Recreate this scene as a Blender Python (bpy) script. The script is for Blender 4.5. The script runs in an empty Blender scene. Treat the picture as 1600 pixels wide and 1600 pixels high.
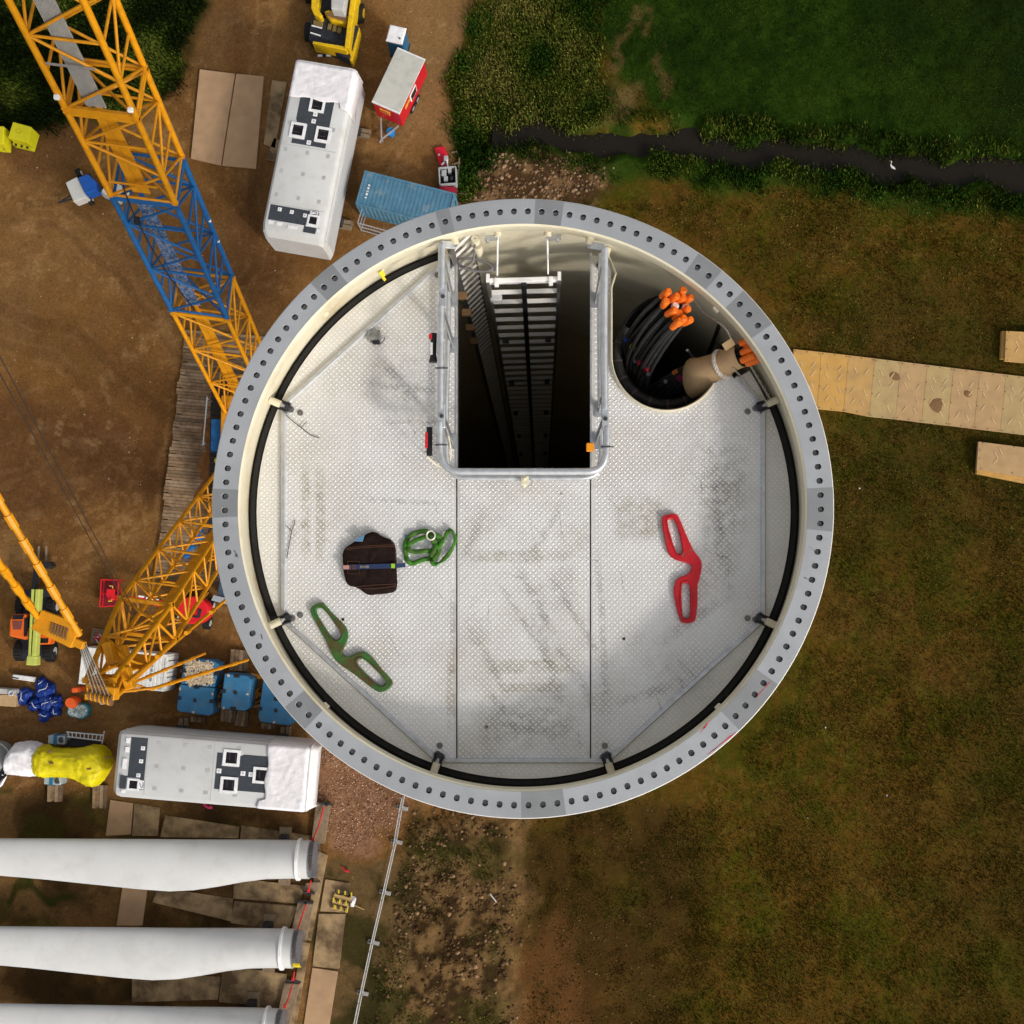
import bpy, math, random
import numpy as np
from mathutils import Vector, Matrix
random.seed(7)
S = bpy.context.scene
COL = S.collection
pi = math.pi
rad = math.radians

# ------------------------------------------------------------------ camera
CAM_H = 75.0            # metres above the ground
FPX = 1867.0            # focal length in pixels of a 1600 px wide picture
TOP = 67.335            # height of the tower flange
_d = Vector((46, -140, -FPX)).normalized()          # straight down, seen by the camera
_Z = -_d
_X = (Vector((1, 0, 0)) - _Z * _Z.x).normalized()
_Y = _Z.cross(_X)
ROT = Matrix((_X, _Y, _Z))
cd = bpy.data.cameras.new('camera')
cam = bpy.data.objects.new('camera', cd)
COL.objects.link(cam)
cd.sensor_width = 36.0
cd.lens = FPX / 1600 * 36
cd.clip_start = 0.1
cd.clip_end = 6000
cam.matrix_world = Matrix.Translation((0, 0, CAM_H)) @ ROT.to_4x4()
S.camera = cam

# ------------------------------------------------------------------ light
SUN_EL, SUN_AZ = 32.0, 135.0      # hazy sun from the lower right of the picture (compass, y = north)
w = bpy.data.worlds.new('World')
S.world = w
w.use_nodes = True
nt = w.node_tree
sky = nt.nodes.new('ShaderNodeTexSky')
sky.sky_type = 'NISHITA'
sky.sun_disc = False
sky.sun_elevation = rad(SUN_EL)
sky.sun_rotation = rad(SUN_AZ)
sky.air_density = 1.0
sky.dust_density = 4.0
sky.ozone_density = 1.0
bg = nt.nodes['Background']
bg.inputs['Strength'].default_value = 0.15
hs_ = nt.nodes.new('ShaderNodeHueSaturation')      # thin overcast: a whiter sky than clear air gives
hs_.inputs['Saturation'].default_value = 0.22
nt.links.new(sky.outputs[0], hs_.inputs['Color'])
nt.links.new(hs_.outputs[0], bg.inputs[0])
sd = bpy.data.lights.new('sun', 'SUN')
sd.energy = 1.4
sd.angle = rad(5)
sd.color = (1.0, 0.94, 0.84)
so = bpy.data.objects.new('sun', sd)
COL.objects.link(so)
_sv = Vector((math.sin(rad(SUN_AZ)) * math.cos(rad(SUN_EL)), math.cos(rad(SUN_AZ)) * math.cos(rad(SUN_EL)), math.sin(rad(SUN_EL))))
so.rotation_euler = _sv.to_track_quat('Z', 'Y').to_euler()
so.location = (30, -30, 90)
vs = S.view_settings
vs.view_transform = 'Standard'
vs.look = 'None'
vs.gamma = 1.0
vs.exposure = 0.15
vs.use_curve_mapping = False
S.cycles.max_bounces = 10
S.cycles.diffuse_bounces = 7
S.cycles.glossy_bounces = 3

# ------------------------------------------------------------------ helpers
def W(u, v, z):
    """world point at height z seen at photograph pixel (u, v)"""
    d = ROT @ Vector((u - 800, 800 - v, -FPX))
    t = (z - CAM_H) / d.z
    return Vector((d.x * t, d.y * t, z))

def lin(c):
    return tuple(((x / 255) / 12.92 if x / 255 <= .04045 else ((x / 255 + .055) / 1.055) ** 2.4) for x in c)

MATS = {}
def M(name, col, rough=.55, metal=0.0, var=.12, scale=3.0, bump=0.0, bscale=40.0, dirt=None, damt=.5, dscale=1.5, dlo=.5, dhi=.7, spec=.3):
    """procedural paint: base colour, soft mottling, optional dirt blotches and fine relief"""
    m = bpy.data.materials.new(name)
    m.use_nodes = True
    t = m.node_tree
    N, L = t.nodes, t.links
    b = N['Principled BSDF']
    b.inputs['Roughness'].default_value = rough
    b.inputs['Metallic'].default_value = metal
    b.inputs['Specular IOR Level'].default_value = spec
    geo = N.new('ShaderNodeNewGeometry')
    n1 = N.new('ShaderNodeTexNoise'); n1.inputs['Scale'].default_value = scale; n1.inputs['Detail'].default_value = 6
    L.new(geo.outputs['Position'], n1.inputs['Vector'])
    mr = N.new('ShaderNodeMapRange')
    mr.inputs['From Min'].default_value = .3; mr.inputs['From Max'].default_value = .7
    mr.inputs['To Min'].default_value = 1 - var; mr.inputs['To Max'].default_value = 1 + var
    L.new(n1.outputs['Fac'], mr.inputs['Value'])
    mx = N.new('ShaderNodeVectorMath'); mx.operation = 'SCALE'
    mx.inputs[0].default_value = col[:3]
    L.new(mr.outputs[0], mx.inputs['Scale'])
    out = mx.outputs[0]
    if dirt:
        n2 = N.new('ShaderNodeTexNoise'); n2.inputs['Scale'].default_value = dscale; n2.inputs['Detail'].default_value = 8
        n2.inputs['Roughness'].default_value = .65
        L.new(geo.outputs['Position'], n2.inputs['Vector'])
        r2 = N.new('ShaderNodeMapRange'); r2.inputs['From Min'].default_value = dlo; r2.inputs['From Max'].default_value = dhi
        r2.inputs['To Max'].default_value = damt
        L.new(n2.outputs['Fac'], r2.inputs['Value'])
        mm = N.new('ShaderNodeMix'); mm.data_type = 'RGBA'
        L.new(r2.outputs[0], mm.inputs['Factor']); L.new(out, mm.inputs['A'])
        mm.inputs['B'].default_value = (*dirt[:3], 1)
        out = mm.outputs['Result']
    L.new(out, b.inputs['Base Color'])
    if bump:
        n3 = N.new('ShaderNodeTexNoise'); n3.inputs['Scale'].default_value = bscale; n3.inputs['Detail'].default_value = 5
        L.new(geo.outputs['Position'], n3.inputs['Vector'])
        bp = N.new('ShaderNodeBump'); bp.inputs['Strength'].default_value = bump; bp.inputs['Distance'].default_value = .05
        L.new(n3.outputs['Fac'], bp.inputs['Height']); L.new(bp.outputs[0], b.inputs['Normal'])
    MATS[name] = m
    return m

def G(r, g, b, k=1.0):          # sRGB 0..255 -> linear base colour
    return tuple(min(.9, x * k) for x in lin((r, g, b)))

class MB:
    def __init__(s): s.v = []; s.f = []
    def add(s, vs, fs):
        o = len(s.v); s.v += [Vector(p) for p in vs]; s.f += [tuple(i + o for i in f) for f in fs]
        return s
    def box(s, c, size, rot=None):
        x, y, z = size[0] / 2, size[1] / 2, size[2] / 2
        P = [Vector(p) for p in ((-x, -y, -z), (x, -y, -z), (x, y, -z), (-x, y, -z), (-x, -y, z), (x, -y, z), (x, y, z), (-x, y, z))]
        if rot is not None: P = [rot @ p for p in P]
        c = Vector(c)
        return s.add([p + c for p in P], [(0, 3, 2, 1), (4, 5, 6, 7), (0, 1, 5, 4), (1, 2, 6, 5), (2, 3, 7, 6), (3, 0, 4, 7)])
    def bb(s, x0, x1, y0, y1, z0, z1):
        return s.box(((x0 + x1) / 2, (y0 + y1) / 2, (z0 + z1) / 2), (x1 - x0, y1 - y0, z1 - z0))
    def prism(s, pts, z0, z1):
        """pts: list of (x, y); counter-clockwise or not"""
        a = sum(pts[i][0] * pts[(i + 1) % len(pts)][1] - pts[(i + 1) % len(pts)][0] * pts[i][1] for i in range(len(pts)))
        if a < 0: pts = pts[::-1]
        n = len(pts)
        vs = [(p[0], p[1], z0) for p in pts] + [(p[0], p[1], z1) for p in pts]
        fs = [tuple(range(n - 1, -1, -1)), tuple(range(n, 2 * n))] + [(i, (i + 1) % n, n + (i + 1) % n, n + i) for i in range(n)]
        return s.add(vs, fs)
    def poly(s, px, z0, z1):
        """outline traced at height z1, extruded down to z0"""
        return s.prism([tuple(W(u, v, z1)[:2]) for u, v in px], z0, z1)
    def bar(s, p0, p1, wd, ht, up=(0, 0, 1)):
        p0, p1 = Vector(p0), Vector(p1)
        d = p1 - p0; L = d.length
        if L < 1e-6: return s
        x = d / L
        y = Vector(up).cross(x)
        if y.length < 1e-4: y = Vector((1, 0, 0)).cross(x)
        y.normalize(); z = x.cross(y)
        R = Matrix((x, y, z)).transposed()
        return s.box((p0 + p1) / 2, (L, wd, ht), R)
    def cyl(s, p0, p1, r0, r1=None, n=10, caps=True):
        if r1 is None: r1 = r0
        p0, p1 = Vector(p0), Vector(p1)
        x = (p1 - p0).normalized()
        y = x.orthogonal().normalized(); z = x.cross(y)
        vs = []
        for p, r in ((p0, r0), (p1, r1)):
            for i in range(n):
                a = 2 * pi * i / n
                vs.append(p + (y * math.cos(a) + z * math.sin(a)) * r)
        fs = [(i, (i + 1) % n, n + (i + 1) % n, n + i) for i in range(n)]
        if caps: fs += [tuple(range(n - 1, -1, -1)), tuple(range(n, 2 * n))]
        return s.add(vs, fs)
    def tube(s, path, r, n=8, closed=False, flat=1.0, caps=True):
        P = [Vector(p) for p in path]; m = len(P)
        rr = r if isinstance(r, (list, tuple)) else [r] * m
        vs = []
        up = None
        for i in range(m):
            a = P[(i - 1) % m] if (closed or i > 0) else P[i]
            b = P[(i + 1) % m] if (closed or i < m - 1) else P[i]
            x = (b - a).normalized()
            if up is None: up = x.orthogonal().normalized() if abs(x.z) > .9 else Vector((0, 0, 1))
            y = up.cross(x)
            if y.length < 1e-4: y = x.orthogonal()
            y.normalize(); z = x.cross(y)
            if flat == 1.0: up = z
            for k in range(n):
                t = 2 * pi * k / n
                vs.append(P[i] + (y * math.cos(t) + z * math.sin(t) * flat) * rr[i])
        fs = []
        for i in range(m if closed else m - 1):
            j = (i + 1) % m
            for k in range(n):
                l = (k + 1) % n
                fs.append((i * n + k, i * n + l, j * n + l, j * n + k))
        if caps and not closed: fs += [tuple(range(n - 1, -1, -1)), tuple(range((m - 1) * n, m * n))]
        return s.add(vs, fs)
    def loft(s, rings, caps=True):
        n = len(rings[0]); vs = [p for r in rings for p in r]; fs = []
        for i in range(len(rings) - 1):
            for k in range(n):
                l = (k + 1) % n
                fs.append((i * n + k, i * n + l, (i + 1) * n + l, (i + 1) * n + k))
        if caps: fs += [tuple(range(n - 1, -1, -1)), tuple(range((len(rings) - 1) * n, len(rings) * n))]
        return s.add(vs, fs)
    def grid(s, P, nx, ny):
        fs = [(j * nx + i, j * nx + i + 1, (j + 1) * nx + i + 1, (j + 1) * nx + i) for j in range(ny - 1) for i in range(nx - 1)]
        return s.add(P, fs)
    def dome(s, c, r, h, n=12, m=4):
        c = Vector(c); rings = []
        for i in range(m + 1):
            a = i / m * pi / 2
            q = max(math.cos(a) * r, r * .02)
            rings.append([c + Vector((q * math.cos(2 * pi * k / n), q * math.sin(2 * pi * k / n), h * math.sin(a))) for k in range(n)])
        return s.loft(rings)

WLOC = {}
def thing(name, label, cat, loc=(0, 0, 0), group=None, rz=0.0):
    o = bpy.data.objects.new(name, None)
    o.empty_display_size = .2
    COL.objects.link(o)
    o.location = loc; o.rotation_euler = (0, 0, rz)
    o['label'] = label; o['category'] = cat
    if group: o['group'] = group
    WLOC[o.name] = Vector(loc)
    return o

def mesh_of(mb, name, mat, off=(0, 0, 0), smooth=False):
    off = Vector(off)
    me = bpy.data.meshes.new(name)
    me.from_pydata([tuple(p - off) for p in mb.v], [], mb.f)
    if mat is not None:
        for q in (mat if isinstance(mat, (list, tuple)) else [mat]): me.materials.append(q)
    if smooth:
        me.polygons.foreach_set('use_smooth', [True] * len(me.polygons))
    me.update()
    return me

def smooth_by_angle(me, ang=35):
    me.polygons.foreach_set('use_smooth', [True] * len(me.polygons))
    try: me.set_sharp_from_angle(angle=rad(ang))
    except Exception: pass

def part(mb, name, mat, parent, local=False, smooth=None, label=None, kind=None, bevel=0.0, seg=2):
    """one mesh as a part of parent (vertices in world space, or in the parent's own frame if local)"""
    off = Vector((0, 0, 0)) if local else WLOC[parent.name]
    me = mesh_of(mb, name, mat, off)
    if smooth is not None: smooth_by_angle(me, smooth)
    o = bpy.data.objects.new(name, me)
    COL.objects.link(o)
    o.parent = parent
    WLOC[o.name] = WLOC[parent.name]
    if label: o['label'] = label
    if kind: o['kind'] = kind
    if bevel:
        b = o.modifiers.new('bevel', 'BEVEL'); b.width = bevel; b.segments = seg; b.limit_method = 'ANGLE'
    return o

def solo(mb, name, mat, label, cat, group=None, smooth=None, kind=None, bevel=0.0):
    """a thing that is one mesh; origin at its base"""
    c = sum(mb.v, Vector()) / len(mb.v)
    c.z = min(p.z for p in mb.v)
    me = mesh_of(mb, name, mat, c)
    if smooth is not None: smooth_by_angle(me, smooth)
    o = bpy.data.objects.new(name, me); COL.objects.link(o); o.location = c
    if label: o['label'] = label
    if cat: o['category'] = cat
    if group: o['group'] = group
    if kind: o['kind'] = kind
    WLOC[o.name] = c
    if bevel:
        b = o.modifiers.new('bevel', 'BEVEL'); b.width = bevel; b.segments = 2; b.limit_method = 'ANGLE'
    return o

def inst(me, name, parent, mw, kind=None):
    """a part that shares mesh data; mw is its matrix in world space (parents are not rotated)"""
    o = bpy.data.objects.new(name, me); COL.objects.link(o); o.parent = parent
    WLOC[o.name] = WLOC[parent.name]
    o.matrix_local = Matrix.Translation(-WLOC[parent.name]) @ mw
    if kind: o['kind'] = kind
    return o

def copy_tree(o, parent=None):
    c = o.copy(); COL.objects.link(c); c.parent = parent
    WLOC[c.name] = WLOC.get(o.name, Vector())
    for ch in list(o.children): copy_tree(ch, c)
    return c

def barmat(p0, p1, r):
    p0, p1 = Vector(p0), Vector(p1)
    d = p1 - p0
    q = d.to_track_quat('Z', 'Y').to_matrix().to_4x4()
    return Matrix.Translation(p0) @ q @ Matrix.Diagonal((r, r, d.length, 1))

def unit_bar(name, mat, n=8):
    m = mesh_of(MB().cyl((0, 0, 0), (0, 0, 1), 1, n=n), name, mat)
    smooth_by_angle(m, 50)
    return m

def arc(c, r, a0, a1, n, z=0):
    return [Vector((c[0] + r * math.cos(a0 + (a1 - a0) * i / n), c[1] + r * math.sin(a0 + (a1 - a0) * i / n), z)) for i in range(n + 1)]

def bez(p0, p1, p2, p3, n=12):
    p0, p1, p2, p3 = map(Vector, (p0, p1, p2, p3)); o = []
    for i in range(n + 1):
        t = i / n
        o.append(p0 * (1 - t) ** 3 + p1 * 3 * t * (1 - t) ** 2 + p2 * 3 * t * t * (1 - t) + p3 * t ** 3)
    return o

def smoothpath(P, n=5):
    """Catmull-Rom"""
    P = [Vector(p) for p in P]; o = []
    for i in range(len(P) - 1):
        a = P[max(i - 1, 0)]; b = P[i]; c = P[i + 1]; d = P[min(i + 2, len(P) - 1)]
        for k in range(n):
            t = k / n
            o.append(.5 * ((2 * b) + (c - a) * t + (2 * a - 5 * b + 4 * c - d) * t * t + (3 * b - a - 3 * c + d) * t ** 3))
    return o + [P[-1]]

# numpy noise
def vnoise(x, y, seed):
    xi = np.floor(x).astype(np.int64); yi = np.floor(y).astype(np.int64)
    xf = x - xi; yf = y - yi
    def h(a, b):
        n = (a * 374761393 + b * 668265263 + seed * 1442695041) & 0x7fffffff
        n = ((n ^ (n >> 13)) * 1274126177) & 0x7fffffff
        return ((n ^ (n >> 16)) & 0xffff) / 65535.0
    u = xf * xf * (3 - 2 * xf); v = yf * yf * (3 - 2 * yf)
    return (h(xi, yi) * (1 - u) + h(xi + 1, yi) * u) * (1 - v) + (h(xi, yi + 1) * (1 - u) + h(xi + 1, yi + 1) * u) * v
def fbm(x, y, s, o=4, seed=1):
    r = 0; a = .5; t = 0
    for i in range(o):
        r = r + a * vnoise(x / s, y / s, seed + i * 17); t += a; a *= .55; s /= 2.03
    return r / t
def sdpoly(x, y, pts):
    """signed distance, positive inside"""
    d = np.full(x.shape, 1e9); c = np.zeros(x.shape, bool)
    n = len(pts)
    for i in range(n):
        ax, ay = pts[i]; bx, by = pts[(i + 1) % n]
        ex, ey = bx - ax, by - ay
        wx, wy = x - ax, y - ay
        t = np.clip((wx * ex + wy * ey) / (ex * ex + ey * ey + 1e-9), 0, 1)
        d = np.minimum(d, (wx - ex * t) ** 2 + (wy - ey * t) ** 2)
        k = ((ay > y) != (by > y)) & (x < ex * (y - ay) / (ey if ey else 1e-9) + ax)
        c ^= k
    d = np.sqrt(d)
    return np.where(c, d, -d)
def sdline(x, y, pts):
    d = np.full(x.shape, 1e9)
    for i in range(len(pts) - 1):
        ax, ay = pts[i]; bx, by = pts[i + 1]
        ex, ey = bx - ax, by - ay
        wx, wy = x - ax, y - ay
        t = np.clip((wx * ex + wy * ey) / (ex * ex + ey * ey + 1e-9), 0, 1)
        d = np.minimum(d, (wx - ex * t) ** 2 + (wy - ey * t) ** 2)
    return np.sqrt(d)
def sstep(a, b, x):
    t = np.clip((x - a) / (b - a), 0, 1)
    return t * t * (3 - 2 * t)
# ------------------------------------------------------------------ ground
def P0(pts, z=0.0): return [tuple(W(u, v, z)[:2]) for u, v in pts]
DITCH = P0([(770, 196), (830, 204), (900, 212), (985, 220), (1080, 228), (1180, 236), (1290, 244), (1400, 255), (1500, 264), (1620, 276), (1900, 305), (2600, 370)])
def axis_coords(lo, hi, step):
    c = list(np.arange(lo, hi + 1e-6, step)); e = step * 4
    a, b = [], []
    p = hi
    while p < 2500: p += e; b.append(p); e *= 1.5
    p = lo; e = step * 4
    while p > -2500: p -= e; a.append(p); e *= 1.5
    return np.array(a[::-1] + c + b)
GX = axis_coords(-36.5, 33.0, .115)
GY = axis_coords(-29.5, 40.5, .115)
GX_LO, GX_HI, GY_LO, GY_HI = -36.5, 33.0, -29.5, 40.5
xx, yy = np.meshgrid(GX, GY)
x = xx.ravel(); y = yy.ravel()
n_big = fbm(x, y, 9, 4, 3); n_mid = fbm(x, y, 2.6, 4, 11); n_fine = fbm(x, y, .7, 3, 23); n_grit = vnoise(x / .16, y / .16, 71)
wx_ = x + (fbm(x, y, 2.2, 3, 31) - .5) * 2.2; wy_ = y + (fbm(x, y, 2.2, 3, 37) - .5) * 2.2     # ragged zone edges
KG = 1.0
def C(r, g, b): return np.array(lin((r, g, b))) * KG
col = np.tile(C(119, 84, 46), (len(x), 1))
def blend(wt, c):
    global col
    col = col * (1 - wt[:, None]) + (c if getattr(c, 'ndim', 1) == 2 else np.tile(c, (len(x), 1))) * wt[:, None]
def zone(px, c, soft=.5, warp=True, amt=1.0, tex=None):
    sd_ = sdpoly(wx_ if warp else x, wy_ if warp else y, P0(px))
    wt = sstep(-soft, soft, sd_) * amt
    if tex is not None: wt = wt * tex
    blend(wt, c); return wt
def mixc(a, b, t): return a[None, :] * (1 - t[:, None]) + b[None, :] * t[:, None]
# packed earth of the yard: paler dry scuffs, darker areas
blend(sstep(.42, .62, n_big) * .45, C(92, 62, 34))
blend(sstep(.5, .62, fbm(x, y, 7, 3, 171)) * .45, C(134, 100, 62))
for a_, ww in (([(-40, 470), (120, 520), (250, 640), (230, 800), (120, 880)], .28), ([(-40, 520), (90, 566), (205, 670), (190, 790), (90, 850)], .28), ([(420, -40), (400, 120), (390, 260), (395, 420), (330, 520)], .3), ([(370, -40), (348, 90)], .3), ([(570, 130), (560, 240), (545, 300)], .25), ([(640, 200), (600, 260), (580, 262)], .2), ([(-40, 330), (80, 350), (180, 420), (240, 500)], .25), ([(-40, 300), (100, 318), (215, 400)], .22), ([(10, 900), (140, 920), (330, 1010), (430, 1120)], .3), ([(0, 1130), (150, 1120), (320, 1128)], .25)):
    d_ = sdline(wx_ * .4 + x * .6, wy_ * .4 + y * .6, P0(a_))
    blend((1 - sstep(ww * .6, ww * 1.5, d_)) * .4 * (.4 + .6 * n_fine), C(84, 57, 33)); blend((1 - sstep(.05, .16, np.abs(d_ - ww * 1.7))) * .35 * sstep(.4, .6, n_mid), C(150, 116, 76))
blend(sstep(.54, .66, n_mid) * .45, C(132, 96, 56))
blend(sstep(.60, .72, fbm(x, y, 1.1, 4, 77)) * sstep(.45, .6, fbm(x, y, 6, 3, 19)) * .5, C(148, 112, 74))
blend(sstep(.62, .74, fbm(x, y, .45, 3, 113)) * sstep(.4, .6, fbm(x, y, 3.5, 3, 119)) * .5, C(150, 114, 72))
blend(sstep(.60, .70, fbm(x * .35 + y * .5, y * 1.6 - x * .6, .6, 3, 127)) * sstep(.48, .62, fbm(x, y, 4.5, 3, 131)) * .45, C(146, 112, 72))
zone([(-60, 600), (140, 640), (260, 700), (330, 660), (350, 800), (200, 780), (-60, 850)], C(72, 47, 30), 1.6, amt=.6)
zone([(360, 300), (420, 250), (410, 400), (480, 420), (420, 470), (330, 420)], C(74, 49, 31), 1.5, amt=.6)
zone([(-60, 380), (200, 400), (270, 560), (120, 640), (-60, 520)], C(112, 80, 50), 2.0, amt=.35, tex=sstep(.4, .7, n_mid))
zone([(590, 0), (760, 0), (715, 130), (690, 230), (610, 210), (640, 110)], C(134, 104, 68), 1.2, amt=.7)
zone([(300, 0), (400, 0), (330, 110), (290, 130)], C(98, 74, 48), 1.0, amt=.6)
# weeds under the boom, top left
wt = zone([(-400, -300), (320, -300), (312, 20), (285, 90), (262, 150), (160, 185), (60, 205), (-400, 215)], mixc(C(34, 42, 12), C(74, 86, 28), sstep(.4, .75, n_mid)), .7)
zone([(-60, 100), (130, 120), (150, 180), (40, 190), (-60, 175)], C(24, 24, 10), .9, amt=.6)
zone([(-400, 205), (150, 185), (200, 215), (120, 260), (-400, 250)], C(84, 58, 36), .8, amt=.6)
# field to the right: thin grass on brown soil
fld = [(740, -300), (3000, -300), (3000, 3000), (800, 3000), (815, 1600), (820, 1450), (828, 1260), (700, 1000), (700, 330), (705, 130), (745, 40)]
field = zone(fld, mixc(C(88, 64, 22), C(70, 64, 14), sstep(.38, .66, fbm(x, y, 3.1, 6, 41) * .55 + fbm(x, y, .5, 3, 44) * .45)), .4)
blend(field * sstep(.46, .7, fbm(x, y, 4.5, 5, 43)) * .5, C(90, 60, 28))
blend(field * sstep(.55, .7, fbm(x, y, .42, 3, 143)) * .32, C(48, 40, 10))
blend(field * sstep(.6, .72, fbm(x, y, .36, 3, 147)) * .3, C(104, 88, 38))
blend(field * sstep(.5, .72, fbm(x, y, 2.2, 5, 47)) * .4, C(54, 62, 12))
zone([(1500, 1000), (1900, 900), (1900, 1700), (1350, 1700), (1450, 1350)], C(44, 46, 14), 4, amt=.3)  # lower right corner darkened, partly a painted vignette
zone([(1280, 520), (1420, 420), (1640, 480), (1640, 900), (1340, 860)], C(52, 46, 18), 3, amt=.4)
zone([(800, 1270), (1050, 1250), (1110, 1400), (1060, 1600), (1060, 3000), (800, 3000)], C(62, 44, 20), 2.0, amt=.9, tex=.55 + .45 * sstep(.25, .6, n_mid))
# lush meadow beyond the ditch
lush = zone([(925, -300), (3000, -300), (3000, 350), (1620, 262), (1400, 240), (1180, 220), (1060, 205), (985, 150), (935, 80)], mixc(C(26, 44, 8), C(40, 60, 12), sstep(.34, .7, fbm(x, y, 2.4, 5, 53) * .6 + fbm(x, y, .5, 3, 54) * .4)), .6)
zone([(1350, -300), (3000, -300), (3000, 280), (1640, 240), (1480, 170), (1420, 60)], C(18, 27, 7), 5, amt=.6)  # dark green corner, deepened in part by painted vignette
for a, b_, ww in (([(985, 20), (965, 60), (955, 115)], C(106, 82, 50), .45), ([(1040, 70), (1033, 130), (1035, 150)], C(98, 74, 46), .3), ([(1010, 20), (1000, 45)], C(98, 74, 44), .4)):
    blend((1 - sstep(ww * .4, ww * 1.4, sdline(wx_, wy_, P0(a)))) * .5 * sstep(.3, .6, n_fine), b_)
# tangle of weeds between yard and meadow
wt = zone([(742, -300), (945, -300), (930, 60), (925, 140), (955, 185), (870, 200), (720, 200), (700, 130), (745, 60)], mixc(C(46, 60, 16), C(92, 90, 28), sstep(.42, .62, fbm(x, y, 2.0, 4, 59))), .5)
zone([(800, -300), (925, -300), (915, 80), (905, 120), (850, 140), (820, 80)], C(24, 46, 12), .6, amt=.8)
zone([(858, 130), (900, 140), (905, 170), (860, 165)], C(120, 108, 44), .5, amt=.7)
zone([(938, 145), (985, 140), (990, 165), (960, 182), (925, 175)], C(112, 92, 58), .7, amt=.6)
# strip between ditch and tower
zone([(700, 235), (800, 225), (960, 250), (950, 300), (880, 335), (700, 330)], mixc(C(72, 52, 34), C(118, 90, 62), sstep(.5, .62, fbm(x, y, .9, 3, 61))), .6, amt=.9)
zone([(705, 215), (780, 218), (785, 245), (725, 275), (705, 260)], C(34, 56, 16), .5, amt=.85)
# ditch and its banks
dd = sdline(wx_, wy_, DITCH)
bank = np.where(dd < 2.6, 1 - sstep(1.1, 2.6, dd), 0)
blend(bank * sstep(.25, .55, n_mid) * .85, C(38, 60, 14))
bank2 = sdline(wx_, wy_, P0([(960, 262), (1100, 268), (1250, 285), (1400, 296), (1620, 318), (2600, 420)]))
blend((1 - sstep(.5, 1.7, bank2)) * .8, C(40, 62, 14))
blend(1 - sstep(.25, .6, dd), C(34, 28, 18))
# rubble berm, red soil, gravel pad, mud by the blades
rub = zone([(640, 1262), (820, 1285), (826, 1330), (815, 1450), (800, 1640), (800, 3000), (500, 3000), (560, 1640)], mixc(C(56, 41, 24), C(112, 86, 54), sstep(.42, .62, fbm(x, y, .8, 5, 67))), .9)
blend(rub * sstep(.55, .68, n_mid) * .5, C(58, 60, 22))
zone([(808, 1500), (860, 1440), (885, 1455), (920, 1560), (935, 3000), (805, 3000)], C(100, 66, 36), 1.0, amt=.7)
zone([(800, 1270), (822, 1285), (812, 1420), (802, 1520), (798, 1640), (775, 1640), (780, 1500), (770, 1400)], C(122, 94, 58), .6, amt=.5)
zone([(490, 1360), (530, 1345), (640, 1345), (620, 1640), (470, 1640)], mixc(C(104, 82, 52), C(66, 58, 30), sstep(.45, .6, n_mid)), .4)
gravel = zone([(470, 1150), (560, 1150), (650, 1230), (622, 1268), (605, 1300), (592, 1325), (535, 1338), (510, 1332), (505, 1260), (488, 1235)], mixc(C(150, 112, 84), C(116, 80, 56), n_grit), .3)
mud = zone([(-400, 1225), (190, 1235), (480, 1275), (500, 1300), (440, 1640), (380, 3000), (-400, 3000)], mixc(C(76, 56, 32), C(112, 84, 50), sstep(.45, .65, n_mid)), .6, amt=.95)
blend(mud * sstep(.52, .66, fbm(x, y, 3.4, 4, 83)) * .7, C(46, 34, 18))
blend(mud * sstep(.56, .66, fbm(x, y, 2.4, 4, 89)) * .55, C(62, 62, 22))
for a, ww in (([(10, 1420), (30, 1385), (42, 1370)], .35), ([(45, 1380), (75, 1395), (105, 1402)], .3)):
    blend((1 - sstep(ww * .4, ww * 1.4, sdline(wx_, wy_, P0(a)))) * .8, C(44, 52, 18))
# paler tyre prints pressed into the yard
random.seed(5)
for pts in ([(195, 548), (190, 570), (194, 590), (203, 615), (206, 640)], [(160, 590), (165, 620), (172, 650), (172, 675), (185, 682)], [(166, 575), (178, 580), (192, 596)],
            [(90, 690), (110, 696), (130, 692), (150, 690), (175, 685)], [(38, 415), (52, 432)], [(55, 412), (75, 436)], [(82, 410), (104, 433)],
            [(108, 780), (118, 800), (128, 822)], [(112, 1130), (140, 1120)], [(640, 60), (660, 54), (690, 57)], [(632, 70), (660, 68), (700, 66)], [(650, 90), (680, 96), (694, 120)],
            [(95, 660), (85, 690), (80, 710)], [(60, 660), (50, 690)]):
    Q = P0(pts)
    d_ = sdline(x + (n_fine - .5) * .3, y + (n_fine - .5) * .3, Q)
    tread = .5 + .5 * np.sin((x * .8 + y * 1.2) * 2 * pi / .5)
    blend((1 - sstep(.1, .36, d_)) * (.15 + .7 * tread) * .6 * sstep(.42, .58, fbm(x, y, .8, 3, 151)), C(152, 120, 82))
# speckle, kept everywhere
spk = np.where(n_grit > .93, 1.35, np.where(n_grit < .06, .78, 1.0)) * (0.86 + .28 * n_fine)
col *= spk[:, None]
# beyond the surveyed area: plain farmland
out_ = np.maximum(np.maximum(GX_LO - x, x - GX_HI), np.maximum(GY_LO - y, y - GY_HI))
far = sstep(.5, 6, out_)
blend(far, C(58, 62, 20))
zz = (n_mid - .5) * .05 + (n_big - .5) * .05
zz += rub * (fbm(x, y, 1.3, 4, 97) * .5)
zz -= (1 - sstep(.3, 1.65, dd)) * .92
zz += (lush + .7 * bank) * (fbm(x, y, 1.2, 3, 101) - .5) * .22
zz = zz * (1 - far) - .05
GZ = zz.reshape(xx.shape)
def ground_z(px_, py_):
    i = np.clip(np.searchsorted(GX, px_), 0, len(GX) - 1); j = np.clip(np.searchsorted(GY, py_), 0, len(GY) - 1)
    return GZ[j, i]
me = bpy.data.meshes.new('ground')
nx, ny = len(GX), len(GY)
me.vertices.add(nx * ny)
me.vertices.foreach_set('co', np.stack([x, y, zz], 1).ravel())
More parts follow.
